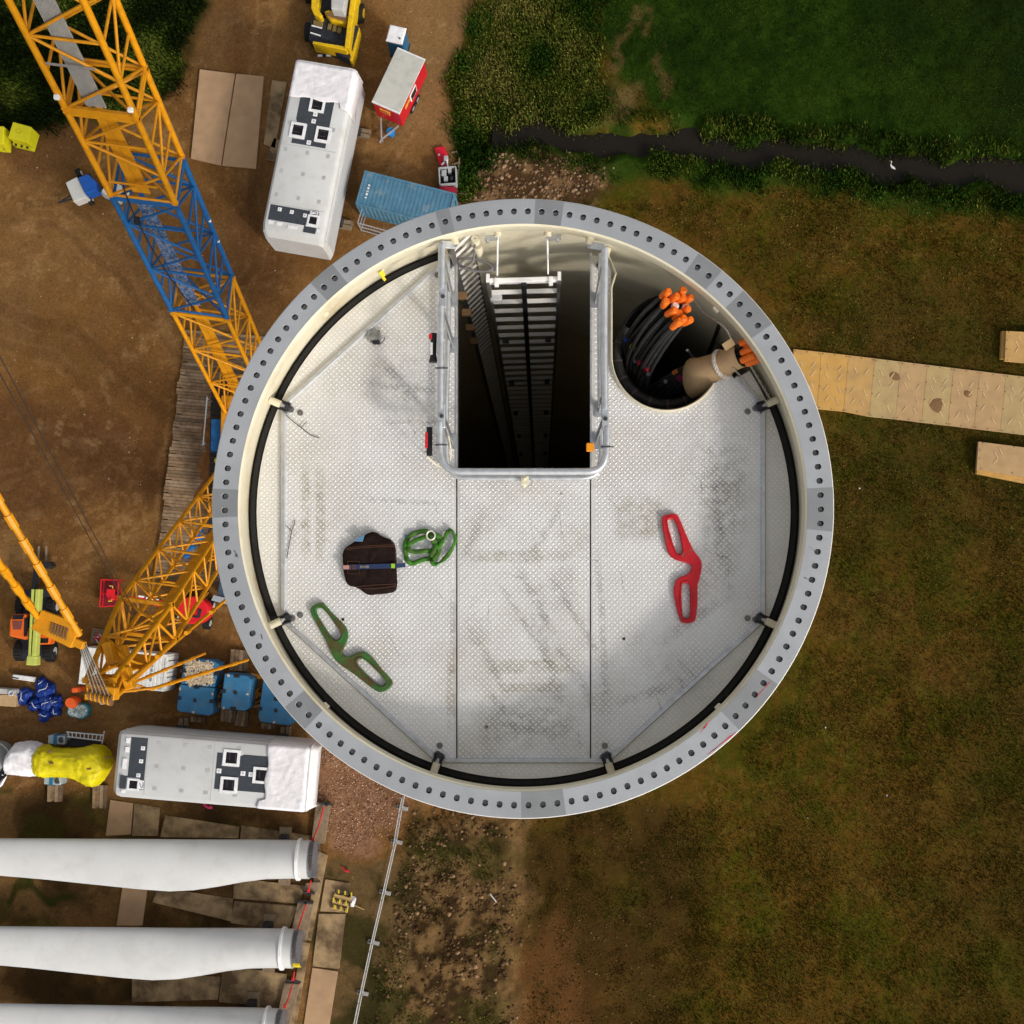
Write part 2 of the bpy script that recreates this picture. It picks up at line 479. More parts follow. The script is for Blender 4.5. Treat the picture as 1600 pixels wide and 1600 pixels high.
ii, jj = np.meshgrid(np.arange(nx - 1), np.arange(ny - 1))
a0 = (jj * nx + ii).ravel()
quads = np.stack([a0, a0 + 1, a0 + nx + 1, a0 + nx], 1).ravel()
nq = len(a0)
me.loops.add(nq * 4); me.loops.foreach_set('vertex_index', quads)
me.polygons.add(nq); me.polygons.foreach_set('loop_start', np.arange(0, nq * 4, 4)); me.polygons.foreach_set('loop_total', np.full(nq, 4))
me.polygons.foreach_set('use_smooth', np.ones(nq, bool))
me.update(); me.validate()
at = me.color_attributes.new('soil', 'FLOAT_COLOR', 'POINT')
at.data.foreach_set('color', np.concatenate([np.clip(col, 0, 1), np.ones((len(x), 1))], 1).ravel().astype(np.float32))

def attr_mat(name, attr, rough=.95, grain=.35, gscale=9.0, bump=.6, bdist=.06, spec=.02):
    m = bpy.data.materials.new(name); m.use_nodes = True
    t = m.node_tree; N, L = t.nodes, t.links
    b = N['Principled BSDF']; b.inputs['Roughness'].default_value = rough; b.inputs['Specular IOR Level'].default_value = spec
    a = N.new('ShaderNodeAttribute'); a.attribute_name = attr
    geo = N.new('ShaderNodeNewGeometry')
    n1 = N.new('ShaderNodeTexNoise'); n1.inputs['Scale'].default_value = gscale; n1.inputs['Detail'].default_value = 6; n1.inputs['Roughness'].default_value = .85
    L.new(geo.outputs['Position'], n1.inputs['Vector'])
    mr = N.new('ShaderNodeMapRange'); mr.inputs['From Min'].default_value = .3; mr.inputs['From Max'].default_value = .7
    mr.inputs['To Min'].default_value = 1 - grain; mr.inputs['To Max'].default_value = 1 + grain
    L.new(n1.outputs['Fac'], mr.inputs['Value'])
    mx = N.new('ShaderNodeVectorMath'); mx.operation = 'SCALE'
    L.new(a.outputs['Color'], mx.inputs[0]); L.new(mr.outputs[0], mx.inputs['Scale'])
    L.new(mx.outputs[0], b.inputs['Base Color'])
    if bump:
        bp = N.new('ShaderNodeBump'); bp.inputs['Strength'].default_value = bump; bp.inputs['Distance'].default_value = bdist
        L.new(n1.outputs['Fac'], bp.inputs['Height']); L.new(bp.outputs[0], b.inputs['Normal'])
    return m
me.materials.append(attr_mat('earth_and_grass', 'soil', grain=.46, gscale=7.5, bump=.8))
ground = bpy.data.objects.new('ground', me); COL.objects.link(ground); ground['kind'] = 'structure'

# ditch water
wm = bpy.data.materials.new('ditch_water'); wm.use_nodes = True
b = wm.node_tree.nodes['Principled BSDF']
b.inputs['Base Color'].default_value = (.016, .013, .010, 1); b.inputs['Roughness'].default_value = .22
b.inputs['Specular IOR Level'].default_value = .10
_n = wm.node_tree.nodes.new('ShaderNodeTexNoise'); _n.inputs['Scale'].default_value = 2.5
_g = wm.node_tree.nodes.new('ShaderNodeNewGeometry'); wm.node_tree.links.new(_g.outputs['Position'], _n.inputs['Vector'])
_b = wm.node_tree.nodes.new('ShaderNodeBump'); _b.inputs['Strength'].default_value = .15; _b.inputs['Distance'].default_value = .05
wm.node_tree.links.new(_n.outputs['Fac'], _b.inputs['Height']); wm.node_tree.links.new(_b.outputs[0], b.inputs['Normal'])
mb = MB(); Lq, Rq = [], []
D = [Vector((*p, 0)) for p in DITCH]
for i, p in enumerate(D):
    q = (D[min(i + 1, len(D) - 1)] - D[max(i - 1, 0)]).normalized(); nrm = Vector((-q.y, q.x, 0))
    Lq.append(p + nrm * 2.0); Rq.append(p - nrm * 2.0)
vsq = []
for l, r in zip(Lq, Rq): vsq += [(l.x, l.y, -.62), (r.x, r.y, -.62)]
mb.add(vsq, [(2 * i, 2 * i + 1, 2 * i + 3, 2 * i + 2) for i in range(len(D) - 1)])
o = solo(mb, 'ditch_water', wm, None, None, kind='structure')

# ------------------------------------------------------------------ vegetation and stones (uncountable)
def scatter(name, label, cat, n, region, dens, h0, h1, wid, cols, blades=4, seed=1, spread=.25, rough=.8, lean=.6, bnds=(-34, 33, -29, 40)):
    """clumps of leaf blades; dens(x, y) gives the chance of a clump"""
    r = np.random.RandomState(seed)
    px_ = r.uniform(bnds[0], bnds[1], n); py_ = r.uniform(bnds[2], bnds[3], n)
    keep = r.rand(n) < dens(px_, py_)
    px_, py_ = px_[keep], py_[keep]; m = len(px_)
    pz = ground_z(px_, py_)
    T = m * blades
    bx = np.repeat(px_, blades) + r.normal(0, spread, T); by = np.repeat(py_, blades) + r.normal(0, spread, T); bz = np.repeat(pz, blades) - .03
    a = r.uniform(0, 2 * pi, T); h = r.uniform(h0, h1, T); wv = wid * r.uniform(.6, 1.4, T); ln = h * r.uniform(.15, 1, T) * lean
    dx, dy = np.cos(a), np.sin(a)
    v = np.zeros((T, 4, 3))
    v[:, 0] = np.stack([bx - dy * wv / 2, by + dx * wv / 2, bz], 1)
    v[:, 1] = np.stack([bx + dy * wv / 2, by - dx * wv / 2, bz], 1)
    v[:, 2] = np.stack([bx + dx * ln * .5 + dy * wv / 2, by + dy * ln * .5 - dx * wv / 2, bz + h * .75], 1)
    v[:, 3] = np.stack([bx + dx * ln, by + dy * ln, bz + h], 1)
    me = bpy.data.meshes.new(name)
    me.vertices.add(T * 4); me.vertices.foreach_set('co', v.ravel())
    o4 = np.arange(T) * 4
    lp = np.stack([o4, o4 + 1, o4 + 2, o4, o4 + 2, o4 + 3], 1).ravel()
    me.loops.add(T * 6); me.loops.foreach_set('vertex_index', lp)
    me.polygons.add(T * 2); me.polygons.foreach_set('loop_start', np.arange(0, T * 6, 3)); me.polygons.foreach_set('loop_total', np.full(T * 2, 3))
    me.update()
    cc = np.array([lin(c) for c in cols]) * KG * {'field_grass': 1.0, 'edge_nettles': 1.05, 'tall_weeds': 1.1, 'bushy_nettles': 1.15}.get(name, 1.3)
    k = np.clip((fbm(px_, py_, 3.2, 4, seed + 5) - .32) / .36 * len(cc) + r.normal(0, .55, m), 0, len(cc) - .01).astype(int)
    c = np.repeat(cc[k] * r.uniform(.7, 1.35, m)[:, None], blades * 4, 0)
    at = me.color_attributes.new('leaf', 'FLOAT_COLOR', 'POINT')
    at.data.foreach_set('color', np.concatenate([c, np.ones((len(c), 1))], 1).ravel().astype(np.float32))
    me.materials.append(attr_mat(name + '_leaf', 'leaf', rough=1.0, grain=.12, bump=0, spec=.03))
    o = bpy.data.objects.new(name, me); COL.objects.link(o)
    o['kind'] = 'stuff'; o['label'] = label; o['category'] = cat
    return o
def pin(pts):
    Q = P0(pts)
    return lambda a, b: sstep(-.6, .6, sdpoly(a + (fbm(a, b, 1.5, 2, 5) - .5) * 2, b + (fbm(a, b, 1.5, 2, 6) - .5) * 2, Q))
z_lush = pin([(925, -60), (1750, -60), (1750, 262), (1400, 240), (1180, 218), (1060, 203), (975, 140), (935, 60)])
z_weed = pin([(748, -60), (945, -60), (930, 140), (960, 190), (870, 205), (715, 200), (702, 130), (750, 60)])
z_tl = pin([(-100, -60), (318, -60), (308, 20), (280, 90), (255, 150), (150, 180), (60, 200), (-100, 205)])
z_fld = pin([(1000, 330), (1250, 290), (1750, 340), (1750, 1750), (1080, 1750), (1060, 1300), (1120, 1250), (1290, 1000), (1290, 600), (1100, 350)])
z_fl2 = pin([(880, 330), (1100, 300), (1300, 330), (1300, 560), (1200, 430), (1000, 330)])
def near_ditch(lo, hi, amt=1.0):
    return lambda a, b: amt * ((lambda q: (q > lo) & (q < hi))(sdline(a + (fbm(a, b, 2, 2, 8) - .5) * 1.2, b + (fbm(a, b, 2, 2, 9) - .5) * 1.2, DITCH))) * sstep(.3, .5, fbm(a, b, 1.6, 3, 14))
tr = (2, 34, 20, 41)
scatter('meadow_grass', 'dark lush meadow grass beyond the ditch', 'grass', 90000, None, lambda a, b: z_lush(a, b) * .7, .04, .14, .045, [(24, 38, 8), (32, 50, 10), (42, 58, 14), (54, 64, 20)], 2, 2, .2, bnds=tr)
scatter('bank_weeds', 'green weeds growing along both ditch banks', 'weeds', 60000, None, near_ditch(.2, 2.1, .5), .1, .45, .06, [(32, 48, 12), (44, 64, 16), (58, 72, 20), (76, 80, 28), (40, 54, 14)], 5, 3, .18, bnds=(-5, 34, 20, 36))
b2 = P0([(960, 262), (1100, 268), (1250, 285), (1400, 296), (1620, 318), (1800, 338)])
scatter('bushy_nettles', 'bright green nettles between the ditch and the brown field', 'weeds', 30000, None, lambda a, b: (1 - sstep(.4, 1.3, sdline(a, b + (fbm(a, b, 2, 2, 12) - .5), b2))) * .6 * sstep(.38, .58, fbm(a, b, 1.4, 3, 15)), .1, .42, .07, [(30, 52, 12), (38, 68, 16), (52, 80, 20), (64, 76, 22)], 5, 4, .18, bnds=(2, 34, 20, 32))
scatter('tall_weeds', 'tangled yellow-green weeds beside the earth track', 'weeds', 30000, None, lambda a, b: z_weed(a, b) * .8, .12, .42, .05, [(34, 56, 14), (48, 68, 18), (72, 82, 26), (94, 98, 38), (62, 76, 22), (112, 108, 50)], 5, 6, .22, bnds=(-8, 8, 25, 41))
c1 = P0([(757, -20), (752, 40), (742, 80), (722, 105), (712, 140), (712, 180), (722, 205)])
c2 = P0([(735, 225), (750, 245), (745, 270), (725, 290)])
scatter('edge_nettles', 'dark green nettle clumps edging the earth track', 'weeds', 30000, None, lambda a, b: np.maximum(1 - sstep(.3, 1.0, sdline(a, b, c1)), (1 - sstep(.4, 1.2, sdline(a, b, c2)))) * .7 * sstep(.4, .56, fbm(a, b, 1.3, 3, 17)), .12, .45, .07, [(30, 50, 12), (40, 68, 18), (54, 82, 24), (78, 86, 30)], 5, 7, .2, bnds=(-8, 2, 22, 41))
scatter('verge_grass', 'rough green grass beneath the crane boom', 'grass', 45000, None, lambda a, b: z_tl(a, b) * .85, .15, .5, .06, [(20, 28, 8), (34, 46, 12), (56, 70, 20), (84, 92, 34)], 4, 8, .2, bnds=(-38, -16, 24, 41))
scatter('field_grass', 'short thin grass over the brown field', 'grass', 260000, None, lambda a, b: np.maximum(z_fld(a, b), z_fl2(a, b)) * (.35 + .6 * sstep(.35, .65, fbm(a, b, 2.4, 4, 41))), .05, .16, .055, [(52, 46, 8), (84, 68, 18), (58, 66, 14), (118, 100, 48), (44, 52, 8)], 2, 9, .15, bnds=(0, 34, -30, 28))
scatter('berm_weeds', 'patchy weeds growing on the rubble berm', 'weeds', 30000, None, lambda a, b: pin([(640, 1262), (830, 1290), (820, 1450), (900, 1640), (560, 1640)])(a, b) * sstep(.5, .65, fbm(a, b, 1.8, 3, 16)) * .28, .06, .2, .07, [(58, 64, 22), (74, 82, 28), (98, 88, 40)], 4, 10, .16, bnds=(-13, 4, -29, -10))

def stones(name, label, n, dens, r0, r1, cols, seed, bnds, group=None):
    r = np.random.RandomState(seed)
    px_ = r.uniform(bnds[0], bnds[1], n); py_ = r.uniform(bnds[2], bnds[3], n)
    k = r.rand(n) < dens(px_, py_); px_, py_ = px_[k], py_[k]; m = len(px_); pz = ground_z(px_, py_)
    base = np.array([(1, 0, 0), (-1, 0, 0), (0, 1, 0), (0, -1, 0), (0, 0, 1), (0, 0, -1), (.6, .6, .5), (-.6, .6, .5), (-.6, -.6, .5), (.6, -.6, .5)], float)
    F = [(6, 4, 9), (6, 7, 4), (7, 8, 4), (8, 9, 4), (0, 6, 9), (2, 7, 6), (0, 2, 6), (1, 8, 7), (2, 1, 7), (3, 9, 8), (1, 3, 8), (3, 0, 9), (0, 5, 2), (2, 5, 1), (1, 5, 3), (3, 5, 0)]
    sz = r0 * (r1 / r0) ** (r.rand(m) ** 1.6)
    v = base[None] * sz[:, None, None] * r.uniform(.6, 1.25, (m, 10, 3)); v[:, :, 2] *= .7
    a = r.uniform(0, 6.28, m); ca, sa = np.cos(a)[:, None], np.sin(a)[:, None]
    X = v[:, :, 0] * ca - v[:, :, 1] * sa; Y = v[:, :, 0] * sa + v[:, :, 1] * ca
    v = np.stack([X + px_[:, None], Y + py_[:, None], v[:, :, 2] + pz[:, None]], 2)
    me = bpy.data.meshes.new(name); me.vertices.add(m * 10); me.vertices.foreach_set('co', v.ravel())
    lp = (np.array(F)[None] + (np.arange(m) * 10)[:, None, None]).ravel(); T = m * len(F)
    me.loops.add(T * 3); me.loops.foreach_set('vertex_index', lp)
    me.polygons.add(T); me.polygons.foreach_set('loop_start', np.arange(0, T * 3, 3)); me.polygons.foreach_set('loop_total', np.full(T, 3)); me.update()
    cc = np.array([lin(c) for c in cols]) * KG
    c = np.repeat(cc[r.randint(0, len(cc), m)] * r.uniform(.7, 1.3, m)[:, None], 10, 0)
    at = me.color_attributes.new('leaf', 'FLOAT_COLOR', 'POINT'); at.data.foreach_set('color', np.concatenate([c, np.ones((len(c), 1))], 1).ravel().astype(np.float32))
    me.materials.append(attr_mat(name + '_stone', 'leaf', rough=1.0, grain=.2, bump=0, spec=.03))
    o = bpy.data.objects.new(name, me); COL.objects.link(o); o['kind'] = 'stuff'; o['label'] = label; o['category'] = 'stones'
    return o
stones('rubble_stones', 'loose stones and clods on the rubble berm', 9000, lambda a, b: pin([(648, 1262), (815, 1285), (815, 1450), (790, 1640), (570, 1640), (620, 1400)])(a, b) * (.15 + .85 * sstep(.4, .6, fbm(a, b, 2.2, 3, 21))), .03, .17, [(104, 80, 54), (84, 62, 40), (128, 102, 74), (66, 48, 30), (94, 74, 50), (76, 56, 36)], 3, (-13, 1, -29, -10))
stones('bank_clods', 'brown clods of soil above the tower rim', 2500, lambda a, b: pin([(740, 245), (960, 255), (950, 300), (870, 330), (720, 320)])(a, b), .05, .18, [(122, 96, 72), (92, 70, 50), (140, 114, 88)], 4, (-6, 6, 20, 30))
stones('pad_gravel', 'pinkish gravel spread beside the tower foot', 9000, lambda a, b: pin([(500, 1165), (560, 1150), (640, 1240), (618, 1268), (602, 1300), (590, 1322), (540, 1333), (512, 1325), (508, 1260)])(a, b), .03, .07, [(168, 130, 104), (140, 104, 80), (190, 154, 128), (112, 80, 60)], 5, (-16, -6, -18, -7))
stones('yard_pebbles', 'scattered pale pebbles on the packed earth yard', 2200, lambda a, b: (sstep(.45, .6, fbm(a, b, 3.0, 3, 22)) * (a < -4)).astype(float), .025, .075, [(136, 108, 78), (160, 136, 108), (116, 92, 66)], 6, (-34, -4, -12, 38))

stones('soil_clods', 'small dark clods strewn over the bare soil below the tower', 9000, lambda a, b: pin([(812, 1275), (1060, 1260), (1100, 1400), (1060, 1640), (800, 1640), (822, 1400)])(a, b) * (.12 + .88 * sstep(.45, .6, fbm(a, b, 1.6, 3, 24))), .02, .085, [(84, 62, 36), (64, 46, 24), (104, 80, 50), (50, 36, 18), (72, 60, 26)], 8, (-3, 11, -29, -10))
scatter('soil_weeds', 'sparse seedlings on the bare soil below the tower', 'weeds', 60000, None, lambda a, b: pin([(815, 1275), (1070, 1260), (1110, 1400), (1080, 1640), (930, 1640), (880, 1440), (825, 1420)])(a, b) * .5 * sstep(.4, .62, fbm(a, b, 1.2, 4, 25)), .04, .14, .05, [(46, 40, 10), (66, 60, 16), (58, 64, 14), (92, 78, 34)], 3, 12, .15, bnds=(-3, 12, -29, -10))
# ------------------------------------------------------------------ the tower
steel = M('galvanised_steel', (.50, .51, .52), .38, .75, .15, 14, .05, 120)
rail_m = M('rail_zinc', (.58, .59, .60), .36, .6, .14, 20, .04, 90, dirt=(.25, .24, .22), damt=.4, dscale=9, dlo=.55, dhi=.75)
flange_m = M('flange_zinc_spray', (.37, .38, .395), .55, .2, .12, 2.2, .05, 160, dirt=(.29, .29, .29), damt=.6, dscale=3.5, dlo=.5, dhi=.75)
patch_m = M('flange_bare_patch', (.25, .255, .26), .5, .25, .08, 6, .03, 120)
cream_m = M('cream_wall_paint', (.68, .62, .46), .42, 0, .06, 1.5, .02, 60, dirt=(.42, .30, .13), damt=.55, dscale=2.2, dlo=.52, dhi=.72)
outer_m = M('tower_outer_paint', (.72, .69, .63), .4, 0, .05, 1.2)
rubber_m = M('black_rubber', (.012, .011, .010), .75, 0, .3, 18, .1, 60)
dark_m = M('dark_steel', (.05, .05, .052), .5, .5, .2, 12)
bolt_m = M('bolt_steel', (.22, .21, .20), .45, .6, .2, 30)
black_m = M('black_plastic', (.018, .018, .02), .45, 0, .2, 12)
tread_m = M('aluminium_tread', (.69, .675, .65), .42, .2, .06, 3.5, .05, 200, dirt=(.40, .34, .25), damt=.6, dscale=1.7, dlo=.47, dhi=.75)
tread2_m = M('aluminium_tread_scuffed', (.68, .665, .635), .42, .2, .07, 5, .05, 200, dirt=(.37, .32, .24), damt=.65, dscale=2.4, dlo=.48, dhi=.74)
flap_m = M('aluminium_flap', (.72, .70, .66), .45, .25, .06, 3, .05, 200, dirt=(.48, .45, .38), damt=.4, dscale=2)
loz_m = M('tread_ridges', (.90, .885, .86), .34, .2, .08, 3, dirt=(.60, .54, .44), damt=.5, dscale=2.6)
DEP = .45
zP = TOP - DEP
TC = W(814, 785.3, TOP)
tower = thing('wind_turbine_tower', 'open top of a grey steel tower section with bolted rim', 'tower', (TC.x, TC.y, 0))
def revolve(profile, n=192, c=TC, a0=None, a1=None):
    mb = MB(); vs = []
    for r, z in profile:
        for i in range(n):
            a = 2 * pi * i / n if a0 is None else a0 + (a1 - a0) * i / (n - 1)
            vs.append((c.x + r * math.cos(a), c.y + r * math.sin(a), z))
    fs = []
    for j in range(len(profile) - 1):
        for i in range(n if a0 is None else n - 1):
            k = (i + 1) % n; fs.append((j * n + i, j * n + k, (j + 1) * n + k, (j + 1) * n + i))
    return mb.add(vs, fs)
part(revolve([(1.996, TOP - .0008), (2.004, TOP - .008), (1.998, TOP - .2), (2.02, TOP - 20), (2.10, .0)]), 'outer_wall', outer_m, tower, smooth=40)
part(revolve([(1.834, TOP - .0012), (1.822, TOP - .010), (1.820, TOP - .105), (1.838, TOP - .135), (1.885, TOP - .17), (1.885, TOP - 3), (1.875, TOP - 20), (1.98, -.3)]), 'inner_wall', cream_m, tower, smooth=40)
# flange ring with drilled bolt holes
NH = 132
def px_ang(u, v): return math.atan2(793.5 - v, u - 816)
patches = [((1078, 423), (1112, 455)), ((1150, 478), (1190, 520)), ((1288, 780), (1287, 830)), ((1190, 1070), (1140, 1125)), ((880, 1250), (808, 1262)),
           ((505, 1135), (460, 1090)), ((345, 815), (350, 772)), ((498, 468), (530, 430)), ((890, 325), (828, 322)), ((705, 345), (682, 350))]
prs = []
for a, b in patches:
    p, q = px_ang(*a), px_ang(*b); lo, hi = min(p, q), max(p, q)
    if hi - lo > pi: lo, hi = hi, lo + 2 * pi
    prs.append((lo, hi))
def in_patch(t):
    return any(lo <= tt <= hi for lo, hi in prs for tt in (t, t + 2 * pi, t - 2 * pi))
mb = MB(); mi = []
RH, hr = 1.918, .0205
half = pi / NH * RH
s0, s1 = 1.834 - RH, 1.998 - RH
bd = []
cs = [(s0, -half), (s1, -half), (s1, half), (s0, half)]
for k in range(4):
    p, q = cs[k], cs[(k + 1) % 4]
    for t in (0, 1 / 3, 2 / 3): bd.append((p[0] + (q[0] - p[0]) * t, p[1] + (q[1] - p[1]) * t))
hole_caps = MB()
for i in range(NH):
    th = 2 * pi * (i + .5) / NH
    def pt(s, t, z): 
        r = RH + s; a = th + t / RH
        return (TC.x + r * math.cos(a), TC.y + r * math.sin(a), z)
    vs = [pt(s, t, TOP) for s, t in bd]
    hp = []
    for s, t in bd:
        l = math.hypot(s, t); hp.append((s / l, t / l))
    vs += [pt(s * (hr + .002), t * (hr + .002), TOP) for s, t in hp] + [pt(s * hr, t * hr, TOP - .003) for s, t in hp] + [pt(s * hr, t * hr, TOP - .10) for s, t in hp]
    fs = []
    for ring in range(3):
        for k in range(12):
            l = (k + 1) % 12
            fs.append((ring * 12 + k, ring * 12 + l, ring * 12 + 12 + l, ring * 12 + 12 + k))
    mb.add(vs, fs)
    pm = in_patch(th)
    mi += [1 if pm else 0] * 12 + [0] * 12 + [2] * 12
    hole_caps.add([pt(s * hr, t * hr, TOP - .044) for s, t in hp], [tuple(range(12))])
fl = part(mb, 'flange', [flange_m, patch_m, dark_m], tower)
fl.data.polygons.foreach_set('material_index', mi)
hc_m = M('hole_bottom', (.85, .83, .79), .6, 0, .1, 9)
part(hole_caps, 'bolt_hole_bottoms', hc_m, tower, kind='stuff')
# red and dark scuffs on the rim
scuff = M('red_paint_smear', (.55, .03, .05), .6, 0, .3, 60)
gr_m = M('grease_smear', (.10, .10, .11), .6, 0, .3, 60)
random.seed(3)
def smear(u0, v0, u1, v1, wd, mat, n=9, nm='paint_smear'):
    mb = MB(); pa, pb = W(u0, v0, TOP + .0015), W(u1, v1, TOP + .0015)
    d = (pb - pa).normalized(); nn = Vector((-d.y, d.x, 0))
    L, R = [], []
    for i in range(n + 1):
        c = pa.lerp(pb, i / n); e = wd * math.sin(pi * (i + .4) / (n + .8)) * random.uniform(.15, 1)
        L.append(c + nn * e * random.uniform(.2, 1)); R.append(c - nn * e * random.uniform(.2, 1))
    vs = [p for q in zip(L, R) for p in q]
    mb.add(vs, [(2 * i, 2 * i + 1, 2 * i + 3, 2 * i + 2) for i in range(n)])
    part(mb, nm, mat, fl)
for a in ((1094, 1146, 1110, 1124, .012), (1112, 1174, 1150, 1144, .008), (1180, 1092, 1206, 1062, .006), (1104, 1180, 1128, 1162, .005), (1254, 866, 1259, 864, .004)): smear(*a, scuff)
for a in ((1256, 902, 1262, 905, .012), (372, 872, 366, 860, .016), (410, 1000, 408, 990, .014), (1262, 852, 1275, 862, .003)): smear(*a, gr_m, nm='grease_mark')
# rubber seal between wall and platform
part(revolve([(1.885, zP - .05), (1.86, zP - .012), (1.832, zP - .016), (1.815, zP - .03), (1.815, zP - .2)], 160, a0=px_ang(697, 405), a1=px_ang(1196, 634) + 2 * pi), 'rubber_seal', rubber_m, tower, smooth=50)

# ------------------------------------------------------------------ platform in the tower
plat = thing('service_platform', 'aluminium tread plate platform hung inside the tower top', 'platform', (TC.x, TC.y, zP))
RP = 1.820
def curve_mesh(name, loops, z0, th, bevel=0.0, mat=None, res=0):
    cu = bpy.data.curves.new(name, 'CURVE'); cu.dimensions = '2D'; cu.fill_mode = 'BOTH'
    cu.extrude = th / 2 - bevel; cu.bevel_depth = bevel; cu.bevel_resolution = 1
    if bevel: cu.offset = -bevel
    for lp in loops:
        sp = cu.splines.new('POLY'); sp.points.add(len(lp) - 1); sp.use_cyclic_u = True
        for q, p in zip(sp.points, lp): q.co = (p[0], p[1], 0, 1)
    o = bpy.data.objects.new(name, cu); COL.objects.link(o)
    me = bpy.data.meshes.new_from_object(o.evaluated_get(bpy.context.evaluated_depsgraph_get()))
    bpy.data.objects.remove(o); bpy.data.curves.remove(cu)
    mb = MB(); zc = z0 + th / 2
    mb.v = [Vector((v.co.x, v.co.y, v.co.z + zc)) for v in me.vertices]; mb.f = [tuple(p.vertices) for p in me.polygons]
    bpy.data.meshes.remove(me)
    return mb
def wp(l, z=zP): return [tuple(W(u, v, z)[:2]) for u, v in l]
hc = (1041, 556); hR = 86
arc_px = [(hc[0] + hR * math.cos(rad(a)), hc[1] + hR * math.sin(rad(a))) for a in range(180, 29, -6)]
A_, B_, C_, D_, E_, F_, G_ = (443, 634), (443, 968), (684, 1188), (949, 1188), (1192, 968), (1192, 634), (697, 405)
left_pl = wp([A_, B_, C_, (712.6, 1188), (712.6, 396), G_])
mid_pl = wp([(714.8, 742), (921.6, 742), (921.6, 1187), (714.8, 1187)])
right_pl = wp([(923.8, 742), (923.8, 398), (950, 405), (955, 425)] + arc_px + [(1140, 584), F_, E_, D_, (923.8, 1188)])
def seg(a, b, n=18, inset=.012):
    """plate between a chord and the platform edge"""
    a, b = Vector(W(*a, zP)[:2]), Vector(W(*b, zP)[:2]); c = Vector((TC.x, TC.y))
    m = (a + b) / 2 - c; nrm = m.normalized()
    a2, b2 = a + nrm * .020 + (b - a).normalized() * .03, b + nrm * .020 - (b - a).normalized() * .03
    t0, t1 = math.atan2(*(a2 - c).yx), math.atan2(*(b2 - c).yx)
    while t1 - t0 > pi: t1 -= 2 * pi
    while t1 - t0 < -pi: t1 += 2 * pi
    return [tuple(a2)] + [(c.x + RP * math.cos(t0 + (t1 - t0) * i / n), c.y + RP * math.sin(t0 + (t1 - t0) * i / n)) for i in range(n + 1)] + [tuple(b2)]
plates = [('floor_plate', left_pl, tread_m, 0), ('floor_plate', mid_pl, tread2_m, .0), ('floor_plate', right_pl, tread_m, 0)]
chords = [(A_, B_), (B_, C_), (C_, D_), (D_, E_), (E_, F_), (G_, A_), (F_, (1146, 586))]
for a, b in chords: plates.append(('edge_flap', seg(a, b), flap_m, -.006))
def tread(lp, z, parent, pitch=.0392, margin=.006):
    P = np.array(lp); x0, y0 = P.min(0); x1, y1 = P.max(0)
    gx = np.arange(math.floor(x0 / pitch) - 1, math.ceil(x1 / pitch) + 1); gy = np.arange(math.floor(y0 / pitch) - 1, math.ceil(y1 / pitch) + 1)
    cx, cy = np.meshgrid(gx * pitch, gy * pitch); cx, cy = cx.ravel(), cy.ravel()
    X = np.concatenate([cx, cx + pitch / 2]); Y = np.concatenate([cy, cy + pitch / 2]); O = np.concatenate([np.full(len(cx), rad(40)), np.full(len(cx), rad(140))])
    k = sdpoly(X, Y, lp) > margin + .008
    X, Y, O = X[k], Y[k], O[k]; m = len(X)
    l, wd, h = .0145, .0052, .0040
    base = np.array([(-l, 0, 0), (0, -wd, 0), (l, 0, 0), (0, wd, 0), (-l * .45, 0, h), (l * .45, 0, h)])
    F = np.array([(0, 1, 4), (1, 5, 4), (1, 2, 5), (2, 3, 5), (3, 4, 5), (3, 0, 4)])
    c, s_ = np.cos(O)[:, None], np.sin(O)[:, None]
    v = np.stack([base[None, :, 0] * c - base[None, :, 1] * s_ + X[:, None], base[None, :, 0] * s_ + base[None, :, 1] * c + Y[:, None], np.broadcast_to(base[None, :, 2], (m, 6)) + z + .0003], 2)
    v -= np.array(WLOC[parent.name])
    me = bpy.data.meshes.new('tread_pattern'); me.vertices.add(m * 6); me.vertices.foreach_set('co', v.ravel())
    lpn = (F[None] + (np.arange(m) * 6)[:, None, None]).ravel(); T = m * 6
    me.loops.add(T * 3); me.loops.foreach_set('vertex_index', lpn); me.polygons.add(T)
    me.polygons.foreach_set('loop_start', np.arange(0, T * 3, 3)); me.polygons.foreach_set('loop_total', np.full(T, 3)); me.update()
    me.materials.append(loz_m)
    o = bpy.data.objects.new('tread_pattern', me); COL.objects.link(o); o.parent = parent; o['kind'] = 'stuff'
    return o
for nm, lp, mt, dz in plates:
    p = part(curve_mesh(nm, [lp], zP - .008 + dz, .008, 0), nm, mt, plat)
    tread(lp, zP + dz, p)
# raised hinge ribs along the flaps
for a, b in chords:
    pa, pb = W(*a, zP), W(*b, zP); d = (pb - pa).normalized()
    part(MB().bar(pa + d * .02 + Vector((0, 0, .010)), pb - d * .02 + Vector((0, 0, .010)), .028, .022), 'hinge_rib', rail_m, plat, bevel=.004)
# support channel under the seams, so the joints read as dark lines
for u in (713.7, 922.7):
    part(MB().bar(W(u, 742, zP - .03), W(u, 1187, zP - .03), .05, .03), 'joint_channel', dark_m, plat)
part(MB().bar(W(715, 1188, zP + .008), W(922, 1188, zP + .008), .016, .016), 'kick_bar', rail_m, plat, bevel=.003)
# hatch edge strips
for u0, u1 in ((712.6, 715.2), (922, 924.5)):
    part(MB().bar(W((u0 + u1) / 2, 398, zP - .03), W((u0 + u1) / 2, 742, zP - .03), .012, .075), 'hatch_edge', rail_m, plat)
part(MB().bar(W(714, 742, zP - .03), W(922, 742, zP - .03), .012, .075), 'hatch_edge', rail_m, plat)
